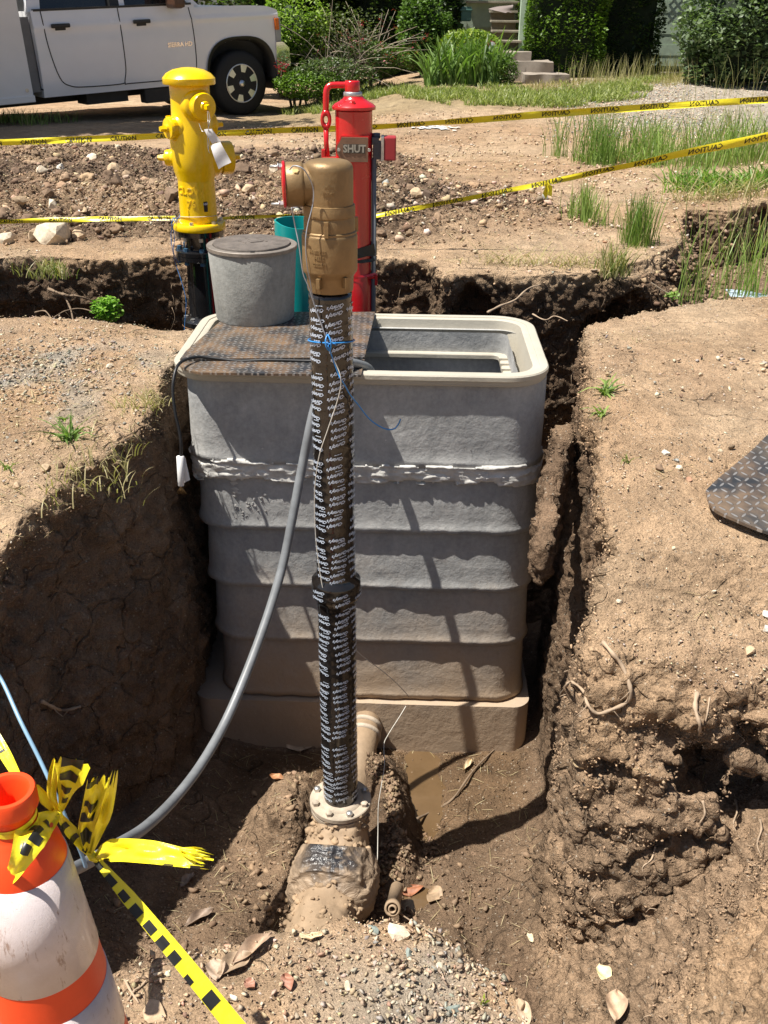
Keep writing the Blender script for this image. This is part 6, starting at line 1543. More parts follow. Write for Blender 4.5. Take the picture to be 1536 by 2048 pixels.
GC0, GC1, DRY0, DRY1 = (.13, .21, .045), (.36, .48, .13), (.34, .30, .14), (.52, .44, .24)
obj('lawn_grass', lerp_patch('lawn_grass', [(560, 228), (700, 178), (860, 186), (1050, 172), (1200, 176), (1330, 160), (1290, 196), (1130, 218), (900, 212), (740, 200), (640, 228)], 17000, .11, .012, .8, (.15, .20, .05), (.46, .48, .18), 201, thin=-.12), LEAF, kind='stuff')
obj('dry_grass', lerp_patch('dry_grass', [(1050, 172), (1150, 165), (1400, 150), (1536, 128), (1700, 120), (1700, 135), (1420, 168), (1250, 186), (1060, 184)], 9000, .10, .008, .5, DRY0, DRY1, 202, thin=-.5), LEAF, kind='stuff')
obj('seeding_grass', lerp_patch('seeding_grass', [(1110, 168), (1210, 160), (1420, 148), (1480, 150), (1420, 158), (1200, 172)], 500, .36, .007, .25, (.30, .28, .12), (.50, .45, .25), 203), LEAF, kind='stuff')
# tall clumps at right, each one a clump of its own
def clump(label, px, py, w, d_, n, L, W, lean, c0, c1, seed, name='grass_clump', dry=.12):
    p = PG(px, py); r = np.random.default_rng(seed); sc0 = r.normal(size=(7, 2))*.9; kk = r.integers(0, 7, n); n = int(n); R = np.stack([p[0]+(sc0[kk, 0]+r.normal(size=n)*.5)*w, p[1]+(sc0[kk, 1]+r.normal(size=n)*.5)*d_, np.zeros(n)], 1); R[:, 2] = ground_z(R[:, 0], R[:, 1])-.01
    if seed >= 320: R[:, 2] -= .02
    c = mixcol(n, c0, c1, r); k = r.random(n) < dry; c[k] = mixcol(k.sum(), DRY0, DRY1, r)
    o = obj(name, blade_batch(name, R, L, W, lean, c, r, 4, .7), LEAF, origin=p); tag(o, label, 'grass clump'); return o
clump('tall dark grass tuft left of the right hand verge, crossed by the upper tape', 1192, 318, .10, .25, 430, .46, .006, .26, GC0, (.24, .36, .09), 301)
clump('low weeds spreading right of the tall tuft under the upper tape', 1262, 322, .16, .2, 420, .17, .010, .8, GC0, GC1, 302)
clump('tall grass tuft in the verge between the two tapes, left part', 1345, 318, .20, .3, 430, .38, .0065, .36, GC0, GC1, 303)
clump('tall grass tuft in the verge between the two tapes, middle part', 1420, 330, .22, .35, 480, .40, .0065, .36, GC0, GC1, 304)
clump('tall grass tuft in the verge between the two tapes, at the right edge', 1510, 322, .22, .35, 560, .42, .0065, .36, GC0, GC1, 305)
clump('broad green weeds along the brink of the right ditch', 1440, 372, .22, .12, 900, .13, .014, .9, GC0, (.20, .36, .04), 306)
clump('broad green weeds at the right end of the ditch brink', 1530, 368, .18, .12, 700, .13, .014, .9, GC0, (.20, .36, .04), 307)
clump('thin upright grass tuft at the head of the ditch', 1275, 490, .05, .09, 330, .27, .005, .25, GC0, (.24, .36, .08), 308)
clump('sparse grass tuft left of the ditch head, under the lower tape', 1185, 442, .06, .10, 170, .22, .005, .3, GC0, GC1, 309)
clump('scant grass tuft on the bare ground left of the ditch', 1165, 440, .02, .04, 70, .24, .005, .2, GC0, GC1, 310)
clump('tall thin grass standing in the right ditch', 1500, 585, .10, .06, 90, .42, .005, .4, GC0, GC1, 320)
clump('tall thin grass at the near lip of the right ditch', 1400, 590, .07, .05, 45, .42, .005, .4, GC0, GC1, 321)
clump('a few very tall seeding stalks above the verge, under the upper tape', 1400, 250, .5, .4, 60, .62, .0035, .3, (.22, .26, .08), DRY1, 330)
clump('sparse tall seeding stalks in front of the gravel drive at right', 1500, 205, .7, .5, 60, .6, .004, .3, (.22, .26, .08), DRY1, 331)
clump('very tall lone stalks rising from the right ditch past its far bank', 1470, 540, .16, .1, 26, .75, .004, .3, (.2, .28, .08), DRY1, 332)
clump('low weeds right of the paint mark at the lawn edge', 1160, 205, .35, .15, 260, .12, .010, .8, GC0, GC1, 333)
clump('grass tuft hanging at the corner of the back trench', 1225, 545, .05, .05, 150, .16, .006, .5, GC0, DRY1, 311, dry=.4)
clump('fine grass under the utility body of the truck', 25, 245, .22, .2, 420, .16, .007, .4, GC0, GC1, 312)
clump('little grass tuft on the brink of the back trench, left', 105, 548, .06, .05, 160, .09, .005, .7, GC0, DRY1, 313, dry=.4)
clump('bleached dry grass at the edge of the left pit wall', 296, 812, .05, .05, 110, .06, .004, .9, DRY0, DRY1, 314)
clump('bleached dry grass on the jutting corner of the left bank', 190, 930, .07, .07, 130, .07, .004, .9, DRY0, DRY1, 315)
clump('bleached dry roots over the lip of the back trench, right part', 1130, 530, .16, .05, 200, .12, .004, 1.2, DRY0, DRY1, 316)
clump('bleached dry grass over the brink of the right ditch', 1440, 400, .18, .04, 220, .22, .005, 1.3, DRY0, DRY1, 317)
def rosette(label, px, py, n, L, W, seed, c0=GC0, c1=GC1, lean=1.3, z=None):
    p = PG(px, py) if z is None else PZ(px, py, z); r = np.random.default_rng(seed); R = np.repeat(p[None], n, 0)+np.c_[r.normal(size=(n, 2))*L*.12, np.zeros(n)]
    o = obj('weed', blade_batch('weed', R, L, W, lean, mixcol(n, c0, c1, r), r, 4, .75), LEAF, origin=p); tag(o, label, 'weed')
rosette('star shaped green weed near the left edge of the right bank, upper of two', 1210, 790, 30, .075, .010, 401)
rosette('star shaped green weed near the left edge of the right bank, lower of two', 1203, 832, 18, .06, .008, 402)
rosette('spreading green weed on the left bank above the pit wall', 138, 880, 34, .075, .009, 403, c1=(.22, .34, .10))
rosette('tiny green weed on the left bank', 130, 842, 12, .035, .006, 404)
rosette('tiny green weed at the left edge of the left bank', 15, 940, 10, .04, .006, 405)
rosette('small weed at the right bank stones', 1252, 925, 9, .04, .004, 406, c0=(.1, .12, .05))
# leafy green seedling growing out of the back trench wall
p = PY(215, 618, 4.55); SD = thing('leafy_seedling', 'bright green bushy seedling growing in the back trench', 'plant', p)
P_ = crown_pts(420, (p[0], p[1], p[2]), (.075, .06, .062), 410, .2, .1, 6); obj('foliage', leaf_cloud(P_, .026, (.12, .28, .03), (.30, .50, .07), 411, 1.), LEAF, SD)
obj('stem', MB().tube([PY(190, 672, 4.7), PY(205, 650, 4.6), p], .003, 5, sub=3), BARK, SD)
p = PY(1345, 590, 4.6); SD = thing('leafy_seedling', 'tiny pale green seedling at the dark end of the right ditch', 'plant', p)
obj('foliage', leaf_cloud(crown_pts(60, p, (.04, .03, .025), 412, .2, .1, 6), .022, (.14, .26, .05), (.3, .42, .1), 413), LEAF, SD)
obj('stem', MB().tube([PY(1302, 565, 4.7), PY(1325, 580, 4.65), p], .003, 5, sub=3), BARK, SD)
# ================================================================ STONES, CLODS, ROOTS, LEAVES, WATER
def stone_tmpl(sub, seed, flat=.75, rough=.22, clod=False):
    """sub 0: small angular chip; 1-3: chipped stone or, with clod, a crumbly lump"""
    r = np.random.default_rng(seed); bm = bmesh.new()
    if clod:
        bmesh.ops.create_icosphere(bm, subdivisions=max(2, sub), radius=.5)
    else:
        n = 9 if sub < 1 else 13 if sub < 3 else 22
        d = r.normal(size=(n, 3)); d /= np.linalg.norm(d, axis=1)[:, None]; d *= (.36+.16*r.random(n))[:, None]
        for p in d: bm.verts.new(p*np.array([1.15, .9, 1]))
        g_ = bmesh.ops.convex_hull(bm, input=bm.verts[:]); bmesh.ops.delete(bm, geom=[v for v in bm.verts if not v.link_faces], context='VERTS')
        bmesh.ops.triangulate(bm, faces=bm.faces[:])
        if sub >= 3: bmesh.ops.subdivide_edges(bm, edges=bm.edges[:], cuts=4, use_grid_fill=True); bmesh.ops.triangulate(bm, faces=bm.faces[:])
    bm.verts.index_update(); V = np.array([v.co[:] for v in bm.verts]); F = [[v.index for v in f_.verts] for f_ in bm.faces]; bm.free()
    if clod: V = V*(1+.55*fbm(V+seed*3.1, 2.2, 3, seed, .7)[:, None]+.38*fbm(V+seed, 6.5, 2, seed+1, .7)[:, None]); V = V*(.8+.45*r.random(3))
    elif sub >= 3: V = V*(1+.09*fbm(V+seed, 4, 4, seed)[:, None])
    return V*np.array([1, .88, flat]), F
q = N('loose_stone'); a = q.n('VertexColor', layer_name='Col').outputs[0]; n1 = q.noise(60, 5, .7)
STONEM = q.out(q.mix(1., a, q.ramp(n1, [(.3, .7), (.7, 1.2)]), 'MULTIPLY'), .9, 0., q.bump(n1, .5, .004), Specular_IOR_Level=.25)
vis = None
def in_view(P, m=.06):
    v = P-CAM; d = v@_F; u = (v@_R)/d*FPX; w_ = (v@_U)/d*FPX
    return (d > .3) & (np.abs(u) < 768*(1+m)) & (np.abs(w_) < 1024*(1+m))
SC = {'tan': (.50, .37, .24), 'brn': (.22, .15, .10), 'pal': (.66, .56, .42), 'gry': (.34, .34, .31), 'grn': (.25, .29, .26), 'wht': (.70, .66, .58), 'dk': (.13, .09, .065), 'red': (.36, .20, .13)}
def stone_cols(n, names, w_, r):
    k = r.choice(len(names), n, p=np.array(w_)/sum(w_)); c = np.array([SC[x] for x in names])[k]; return np.clip(c*(.75+.5*r.random(n))[:, None]*(1+.06*r.normal(size=(n, 3))), 0, 1)
def scatter(name, P, Nn_, n, size, names, w_, seed, tm=0, power=2.2, sink=.2, kind='stuff', mask=None, own=None, ownf=0., mat=STONEM, var=4, clod=False):
    r = np.random.default_rng(seed); w = np.ones(len(P)) if mask is None else mask.astype(float); w = w/w.sum()
    k = r.choice(len(P), min(n, len(P)), p=w); n = len(k); s = size[0] + (size[1]-size[0])*r.random(n)**power
    pos = P[k] + r.normal(size=(n, 3))*.006; pos = pos + Nn_[k]*(s*(.5-sink)*.6)[:, None]; c = stone_cols(n, names, w_, r)
    if own is not None: c = c*(1-ownf)+own[k]*ownf*(.75+.5*r.random(n))[:, None]
    M = rand_rot(n, .7, r)*s[:, None, None]; V = []; Fc = []; C = []; b = 0
    for t in range(var):
        tmv, tf = stone_tmpl(tm, 700+t+seed, .72, clod=clod); idx = np.arange(t, n, var)
        if not len(idx): continue
        v = (np.einsum('nij,kj->nki', M[idx], tmv)+pos[idx][:, None]).reshape(-1, 3); V.append(v)
        Fc.append((np.asarray(tf)[None]+(np.arange(len(idx))*len(tmv))[:, None, None]).reshape(-1, 3)+b); C.append(np.repeat(c[idx], len(tmv), axis=0)); b += len(v)
    return obj(name, mesh_from(name, np.concatenate(V), np.concatenate(Fc), np.concatenate(C), False), mat, kind=kind)
iv = in_view(GV) ; GVv, GNv, GCv = GV[iv], GN[iv], GC[iv]
xx, yy, zz3 = GVv.T; depv = ground_z(xx, yy)-zz3; up_ = GNv[:, 2] > .75; topm = up_ & (depv < .06); flm = up_ & (depv > .4) & (yy < 3.2)
dist = np.linalg.norm(GVv-CAM, axis=1)
def fb(P, s, sd): return fbm(P, s, 3, sd)
# fine grit everywhere on top, more of it where the soil is stony
mk = topm*(.25+sstep(-.1, .5, fb(GVv, 1.8, 801)))*(1/(.4+.25*dist))
scatter('fine_grit', GVv, GNv, 26000, (.003, .011), ['tan', 'pal', 'brn', 'gry', 'wht'], [5, 4, 3, 1, .6], 901, mask=mk, own=GCv, ownf=.35)
mk = topm*sstep(0, .5, fb(GVv, 2.6, 802))
scatter('loose_gravel', GVv, GNv, 3000, (.008, .028), ['tan', 'pal', 'brn', 'gry', 'wht'], [5, 5, 3, 1.5, .6], 902, mask=mk, own=GCv, ownf=.2, power=3)
from mathutils.bvhtree import BVHTree
bm_ = (GVv[:, 1] < 99)
BV = BVHTree.FromPolygons(GV.tolist(), Q.tolist(), epsilon=0)
def PM(px, py, off=.0):
    """point of the finished ground seen at a photo pixel, lifted off along its normal"""
    r = Vector(_ray(px, py)).normalized(); h = BV.ray_cast(Vector(CAM), r)
    if h[0] is None: return PG(px, py)
    n_ = h[1] if h[1].dot(r) < 0 else -h[1]; return np.array(h[0]+n_*off)
g1 = topm*np.exp(-(((xx+1.32)/.42)**2+((yy-3.35)/.30)**2)); scatter('crushed_stone', GVv, GNv, 3000, (.005, .020), ['gry', 'grn', 'pal', 'tan'], [3, 2, 3, 3], 903, mask=g1, own=GCv, ownf=.35, power=2.5)
g2 = topm*(np.exp(-(((xx-.16)/.22)**2+((yy-1.46)/.22)**2)))*(yy < 1.8); scatter('crushed_stone', GVv, GNv, 1500, (.004, .024), ['gry', 'grn', 'pal', 'tan', 'brn'], [1.6, 1.3, 3, 6, 2], 904, mask=g2, power=3.5, own=GCv, ownf=.4)
g3 = topm*(yy < 1.8)*(np.abs(xx) < .6); scatter('loose_gravel', GVv, GNv, 1500, (.004, .020), ['tan', 'pal', 'brn', 'red'], [5, 4, 3, .6], 905, mask=g3, power=3, own=GCv, ownf=.3)
# crumbs on the floor of the pit, on ledges and on the cut faces
scatter('soil_crumbs', GVv, GNv, 9000, (.003, .016), ['tan', 'brn', 'dk', 'pal'], [2, 5, 2, .5], 906, mask=flm*(.3+sstep(0, .5, fb(GVv, 3, 803)))*(1-np.exp(-(((xx-.155)/.1)**2+((yy-2.75)/.28)**2))), own=GCv, ownf=.75, power=3)
wl = (GNv[:, 2] < .75) & (depv > .03)
scatter('soil_crumbs', GVv, GNv, 6500, (.003, .014), ['tan', 'brn', 'dk'], [2, 4, 1], 907, mask=wl*(xx > .4)*(yy < 2.6)*sstep(-.1, .4, fb(GVv, 4, 804)), own=GCv, ownf=.95, power=2.5, sink=.35)
scatter('soil_crumbs', GVv, GNv, 7000, (.006, .026), ['tan', 'brn', 'dk'], [1.5, 4, 2], 908, mask=(wl | (depv > .1))*(yy > 3.9), own=GCv, ownf=.9, power=2.5, sink=.45)
fm2 = flm*(np.exp(-(((xx-.05)/.09)**2+((yy-2.66)/.17)**2))); scatter('soil_crumbs', GVv, GNv, 1800, (.006, .026), ['tan', 'brn'], [5, 2], 909, mask=fm2, own=GCv, ownf=.7, power=2)
edge = (depv < .12) & (depv > .01) & (GNv[:, 2] < .9); scatter('soil_crumbs', GVv, GNv, 6000, (.004, .016), ['tan', 'brn', 'pal'], [4, 3, 1], 910, mask=edge*(yy < 4.3), own=GCv, ownf=.9, sink=.4)
scatter('ditch_clods', GVv, GNv, 5000, (.006, .05), ['tan', 'brn', 'dk'], [3, 4, 1], 919, mask=((xx > 1.25) & (yy > 4.35) & (yy < 6.9) & (depv > .06)).astype(float), own=GCv, ownf=.6, power=3, tm=1)
# heap of spoil
iv2 = in_view(FP, .02) & (FP[:, 1] < 16); F2, FC2 = FP[iv2], FC[iv2]; up2 = np.tile(np.array([[0, 0, 1.]]), (len(F2), 1))
ALLP = np.concatenate([F2, GVv[topm]]); ALLN = np.concatenate([up2, GNv[topm]]); ALLC = np.concatenate([FC2, GCv[topm]])
wgt = np.r_[np.ones(len(F2))*1.2e-3, np.ones(topm.sum())*1.2e-4]
cmA = clod_mask(ALLP[:, 0], ALLP[:, 1])*wgt; hp_ = (cmA > 0)
hc = cmA*(.3+sstep(-.2, .4, fb(ALLP, 1.6, 805)))
scatter('soil_clods', ALLP, ALLN, 600, (.02, .09), ['brn', 'dk', 'tan'], [6, 4, .7], 911, mask=hc, power=2.6, sink=.35, own=ALLC, ownf=.75, tm=3, var=8, clod=True)
scatter('heap_stones', ALLP, ALLN, 1500, (.014, .085), ['tan', 'pal', 'brn', 'gry'], [6, 1.3, 6, .4], 917, mask=cmA*(.15+sstep(-.1, .5, fb(ALLP, 1.2, 807))), power=3.5, sink=.2, tm=1, var=6)
scatter('soil_crumbs', ALLP, ALLN, 42000, (.006, .036), ['brn', 'tan', 'dk', 'pal'], [6, 2.5, 4, .8], 912, mask=cmA, power=2.6, sink=.2, own=ALLC, ownf=.45)
ya = ALLP[:, 1]; xa_ = ALLP[:, 0]
bare = wgt*(ya > 4.8)*(ya < 12.5)*(xa_ > -.6 - .3*(ya-8)*(ya > 8)); scatter('loose_gravel', ALLP, ALLN, 9000, (.008, .045), ['tan', 'pal', 'brn', 'wht', 'red'], [5, 4, 4, .5, 1], 913, mask=bare*(.2+sstep(-.1, .4, fb(ALLP, 1.3, 806))), power=3.5, own=ALLC, ownf=.35)
dr = wgt*sstep(1.6, 2.6, xa_-.12*(ya-12))*(ya > 10.4)*(ya < 15.5); scatter('drive_gravel', ALLP, ALLN, 8000, (.012, .040), ['gry', 'pal', 'wht', 'tan'], [4, 3, .6, 4], 914, mask=dr, power=1.5)
# straw and bits of dead grass
def straw(name, P, n, L, mask, seed, c0=(.42, .33, .18), c1=(.64, .54, .34)):
    r = np.random.default_rng(seed); k = r.choice(len(P), n, p=mask/mask.sum()); M = rand_rot(n, .25, r); s = L*(.3+r.random(n))
    tm = np.array([(-.5, -.012, 0), (.5, -.008, .04), (.5, .008, .04), (-.5, .012, 0), (0, -.02, .05), (0, .02, .05)]); tf = [(0, 4, 5, 3), (4, 1, 2, 5)]
    return obj(name, batch(name, tm, tf, P[k]+np.array([0, 0, .004]), M*s[:, None, None], mixcol(n, c0, c1, r)), LEAF, kind='stuff')
straw('straw_litter', GVv, 1500, .045, topm*sstep(.1, .5, fb(GVv, 2.1, 820)), 821)
straw('straw_litter', GVv, 500, .05, ((depv < .1) & (xx < -.6) & (xx > -1.3) & (yy > 2.3) & (yy < 3.5)).astype(float), 822)
straw('straw_litter', ALLP, 2600, .09, wgt*(ya > 4.8)*(ya < 12), 823)
straw('straw_litter', GVv, 500, .05, flm.astype(float), 824)

# ---- big stones of the heap and others one can tell apart
def rock(px, py, wpx, label, y=None, z=None, cname='tan', flat=.8, seed=0, group=None, rot=None, name='rock', stretch=(1, 1, 1)):
    if z is not None: p = PZ(px, py, z)
    elif y is not None: p = PY(px, py, y)
    else: p = PM(px, py)
    d = (p-CAM)@_F; s = wpx/FPX*d; V0, F0 = stone_tmpl(3, 1000+seed, flat, .16)
    r = np.random.default_rng(seed); M = np.array(Matrix.Rotation(rot if rot is not None else r.uniform(0, 6.28), 3, 'Z')); V0 = (V0*s*np.array(stretch))@M.T + p + np.array([0, 0, s*flat*.22])
    c = np.array(SC[cname])*(.9+.25*r.random()); cc_ = c[None]*(1+.25*fbm(V0, 14, 3, seed))[:, None]
    o = obj(name, mesh_from(name, V0, F0, np.clip(cc_, 0, 1)), STONEM, origin=p); shade_auto(o, 28); tag(o, label, 'rock', group); return o
gq = 'rocks lying on the spoil heap'
for i, a in enumerate([
    (108, 482, 64, 'biggest pale boulder at the foot of the spoil heap, under the lower left tape', 'pal'),
    (158, 478, 28, 'small pale rock just right of the biggest boulder', 'tan'), (66, 478, 32, 'tan rock just left of the biggest boulder', 'tan'),
    (14, 486, 36, 'flat tan rock at the left edge below the lower tape', 'pal'), (228, 344, 24, 'egg shaped brown rock standing on the heap left of the hydrant', 'tan'),
    (183, 322, 26, 'angular chunk of pale rock high on the heap', 'pal'), (122, 338, 16, 'small white stone on the heap left of the angular chunk', 'wht'),
    (84, 346, 22, 'tan stone on the left part of the heap under the upper tape', 'pal'), (104, 416, 26, 'pale block above the lower left tape', 'pal'),
    (99, 394, 26, 'round brown rock above the pale block', 'brn'), (42, 406, 26, 'buff rock at left above the lower tape', 'tan'),
    (52, 302, 30, 'dark lump of earth on the crest of the heap at left', 'brn'), (232, 372, 30, 'dark round clod below the egg shaped rock', 'brn'),
    (168, 424, 16, 'little buff stone above the lower tape, near its middle', 'tan'), (345, 400, 40, 'big earth clod just left of the yellow hydrant', 'brn'),
    (497, 388, 30, 'tan rock right of the yellow hydrant', 'tan'), (480, 352, 40, 'dark clod above the tan rock right of the hydrant', 'brn'),
    (548, 345, 24, 'pale rock left of the red brass cap', 'pal'), (820, 380, 18, 'dark stone right of the red post', 'brn'), (832, 392, 22, 'upright buff stone right of the red post', 'tan'),
    (852, 398, 24, 'dark stone beside the upright buff one', 'dk'), (892, 248, 16, 'small pale stone near the upper tape', 'pal'), (770, 372, 22, 'flat grey stone close to the red post', 'gry')]):
    rock(a[0], a[1], a[2]*1.25, a[3], cname=a[4], seed=i, group=gq, stretch=(1, 1, 1.25) if 'upright' in a[3] or 'egg' in a[3] else (1, 1, 1))
for i, a in enumerate([(92, 940, 26, 'brown rock on the left bank above the pit', 'tan'), (118, 933, 22, 'darker rock leaning on the brown one on the left bank', 'brn'), (34, 975, 20, 'small round stone at the left edge of the bank', 'tan'),
    (220, 735, 16, 'lone flat tan stone on the left bank', 'pal'), (183, 776, 14, 'small square stone on the left bank', 'tan'), (162, 680, 12, 'little dark stone at the back of the left bank', 'brn'),
    (1332, 908, 20, 'white stone among the pebbles of the right bank', 'wht'), (1318, 940, 24, 'brown stone among the pebbles of the right bank', 'brn'), (1358, 938, 16, 'small pale stone by the brown one on the right bank', 'pal'),
    (1352, 922, 12, 'tiny grey stone on the right bank', 'gry'), (1378, 960, 14, 'reddish stone lying lowest in the right bank pebbles', 'red'), (1239, 1205, 14, 'single pale stone low on the right bank', 'pal'), (1500, 1305, 26, 'orange brown stone on the brink of the right bank', 'tan'),
    (1428, 1185, 12, 'tiny yellowish stone low on the right bank', 'pal'), (1378, 1003, 10, 'tiny dark stone near the tread plate on the right bank', 'brn')]):
    rock(*a[:4], cname=a[4], seed=40+i, group='stones on the banks beside the pit')
rock(795, 1872, 54, 'large pale rock on the brink of the near heap', cname='pal', seed=70, flat=.6)
rock(818, 1908, 22, 'green grey stone on the near heap', cname='grn', seed=71); rock(880, 1938, 26, 'buff stone right of the green grey one on the near heap', cname='pal', seed=72)
rock(906, 2020, 30, 'blue grey stone near the bottom of the near heap', cname='grn', seed=73); rock(746, 1862, 26, 'greenish stone left of the large pale rock', cname='grn', seed=74)
rock(1040, 2012, 26, 'brown stone at the right rim of the near heap', cname='tan', seed=75); rock(310, 2030, 66, 'broad flat half buried stone right of the cone', cname='tan', seed=76, flat=.35)
rock(695, 1975, 24, 'pale stone in the middle of the near heap', cname='pal', seed=77)
for i, (px, py, w_) in enumerate(((1533, 1232, 26), (1534, 1262, 22))): rock(px, py, w_, ('lump of white lime at the right edge of the right bank, upper of two', 'lump of white lime at the right edge of the right bank, lower of two')[i], cname='wht', seed=80+i, name='lime_lump')
# white paint mark on the bare ground
p = PG(868, 257); r = np.random.default_rng(3); V0 = []; F0 = []
for k in range(70):
    c_ = p + np.array([r.normal()*.10, r.normal()*.07, 0]); c_[2] = gz1(c_[0], c_[1])+.012; s = .01+.03*r.random(); b = len(V0)
    V0 += [tuple(c_+np.array([s*math.cos(a)*r.uniform(.5, 1.3), s*math.sin(a)*r.uniform(.5, 1.3), 0])) for a in np.linspace(0, 2*math.pi, 7)[:-1]]; F0.append(tuple(range(b, b+6)))
o = obj('paint_mark', MB().add(V0, F0, False), simple('white_marking_paint', (.75, .75, .74), .8), origin=p); tag(o, 'smear of white marking paint on the bare ground under the upper tape', 'paint mark')
# blue white sheet scrap in the ditch, right
m = MB().add(*quad_sheet([PY(1450, 578, 4.62), PY(1560, 590, 4.62), PY(1560, 606, 4.5), PY(1462, 594, 4.5)], 8, 4, .012)); o = obj('plastic_scrap', m, simple('pale_blue_plastic', (.50, .60, .70), .3), origin=PY(1500, 590, 4.6)); tag(o, 'pale blue plastic sheet scrap behind the far edge of the right bank', 'plastic scrap')

# ---- roots
ROOT = simple('pale_root', (.38, .28, .19), .8, 0, bump=.4, bscale=60, var=.25); ROOTD = simple('dark_root', (.20, .14, .09), .85, 0, bump=.4, bscale=60, var=.25)
def root(label, pts, r0, r1, mat=ROOT, name='root', br=(), group=None, snap=True):
    W = [PM(p[0], p[1], r0*(1.0+(1.2 if i % 2 else 0))) for i, p in enumerate(pts)] if snap else [PY(*p) for p in pts]
    nb_ = len(pts)*4; rr_ = np.interp(np.linspace(0, 1, nb_), [0, .5, 1], [r0, (r0+r1)/2, r1])*(1+.25*np.sin(np.arange(nb_)*1.7))
    m = MB().tube(W, rr_, 8, sub=5)
    for k in range(1, len(W)-1, 2):
        a_ = W[k]; m.tube([a_, a_+np.array([.012*(1 if k % 4 == 1 else -1), -.006, -.014]), a_+np.array([.028*(1 if k % 4 == 1 else -1), -.004, -.034])], [r1*.5, r1*.35, r1*.2], 5, sub=3)
    o = obj(name, m, mat, origin=W[0]); tag(o, label, 'root', group)
    return o
root('thick pale root looping down the left edge of the right bank', [(1205, 1285, 2.02), (1222, 1312, 1.98), (1244, 1335, 1.96), (1256, 1375, 1.93), (1254, 1400, 1.9), (1222, 1410, 1.88), (1196, 1424, 1.86), (1180, 1402, 1.87), (1168, 1378, 1.90), (1150, 1366, 1.93), (1134, 1375, 1.95), (1122, 1396, 1.97)], .0058, .0032)
root('pale straight root hanging in the hollow of the near right bank', [(1394, 1388, 1.86), (1398, 1420, 1.84), (1400, 1448, 1.83), (1401, 1468, 1.82)], .007, .003)
root('thin wavy root hanging beside the straight one', [(1420, 1395, 1.86), (1412, 1425, 1.84), (1408, 1460, 1.82), (1420, 1500, 1.80)], .0025, .0012)
for i, (px, py, lab) in enumerate(((1405, 1600, 'forked thin root in the dark hollow, left one'), (1470, 1600, 'forked thin root in the dark hollow, middle one'), (1520, 1640, 'thin root in the dark hollow at the right edge'))):
    root(lab, [(px, py, 1.84), (px+6, py+25, 1.82), (px-4, py+50, 1.81), (px+8, py+75, 1.80)], .0035, .001, group=None)
root('thin root straggling over the broken face below the hollow', [(1310, 1690, 1.74), (1300, 1720, 1.72), (1285, 1735, 1.71), (1292, 1760, 1.70)], .0025, .001)
root('forked dead root end lying against the shaded left wall', [(78, 1403, 2.15), (100, 1412, 2.13), (120, 1420, 2.12), (140, 1416, 2.13), (162, 1412, 2.15)], .006, .0045)
root('pale root sticking out of the back trench wall over the vault corner', [(975, 625, 4.35), (1000, 612, 4.4), (1030, 600, 4.5), (1055, 578, 4.6), (1080, 570, 4.7)], .006, .003, ROOT, snap=False)
root('thin pale roots trailing right of the vault corner', [(1065, 628, 4.3), (1090, 640, 4.25), (1110, 632, 4.3), (1135, 642, 4.2)], .0035, .002, ROOT, snap=False)
root('dark root crossing the left part of the back trench', [(97, 578, 4.85), (130, 590, 4.75), (155, 592, 4.7), (188, 603, 4.75)], .008, .003, ROOTD, snap=False)
root('dark root dropping down behind the left bank', [(125, 585, 4.8), (140, 615, 4.7), (146, 640, 4.6), (149, 662, 4.5)], .005, .003, ROOTD, snap=False)
root('thin bowed root in the left part of the back trench', [(70, 625, 4.7), (90, 622, 4.65), (105, 640, 4.55), (120, 655, 4.5)], .004, .002, ROOTD, snap=False)
root('long thin root running left from the green seedling', [(108, 635, 4.6), (130, 622, 4.65), (160, 617, 4.65), (188, 624, 4.6)], .003, .002, ROOTD, snap=False)
root('twig across the pit floor right of the puddle', [(830, 1640, 2.62), (870, 1622, 2.66), (905, 1600, 2.70), (945, 1545, 2.80), (990, 1500, 2.90), (1035, 1462, 3.0)], .005, .003, ROOTD)
root('pale twig lying over the small pipe end', [(770, 1790, 2.12), (800, 1830, 2.04), (850, 1860, 1.98), (880, 1880, 1.90)], .003, .0018)
root('crossed dry twig at the brink right of the cone', [(250, 1960, 1.50), (262, 1985, 1.48), (278, 2008, 1.46)], .0035, .002); root('crossed dry twig with a knob, right of the cone', [(256, 2004, 1.46), (270, 1985, 1.47), (282, 1975, 1.48), (294, 1964, 1.48)], .0030, .0022)
root('fine pale twig on the bottom edge of the near heap', [(600, 2040, 1.36), (615, 2060, 1.34), (640, 2090, 1.32)], .002, .0012)
# fine rootlets on the cut faces
scatter('mud_clods', GVv, GNv, 900, (.008, .040), ['tan', 'brn'], [4, 2], 918, mask=flm*np.exp(-(((xx+.15)/.28)**2+((yy-2.3)/.4)**2)), own=GCv, ownf=.8, power=2.8, tm=1, sink=.3)
m = MB(); r = random.Random(9); idx = np.where(wl & (depv > .08) & (depv < .7) & (((xx > .45) & (yy < 2.4)) | (yy > 4.3)))[0]
for k in range(230):
    i = idx[r.randrange(len(idx))]; p = GVv[i]; nn = GNv[i]; L = r.uniform(.02, .09)*(1.6 if p[1] > 4 else 1); q0 = p+nn*.004
    pts_ = [p, q0+nn*.012+np.array([r.uniform(-.012, .012), 0, -L*.4]), q0+nn*.008+np.array([r.uniform(-.03, .03), 0, -L])]; m.tube(pts_, [.0013, .0009, .0005], 4, sub=3)
obj('rootlets', m, ROOT, kind='stuff')

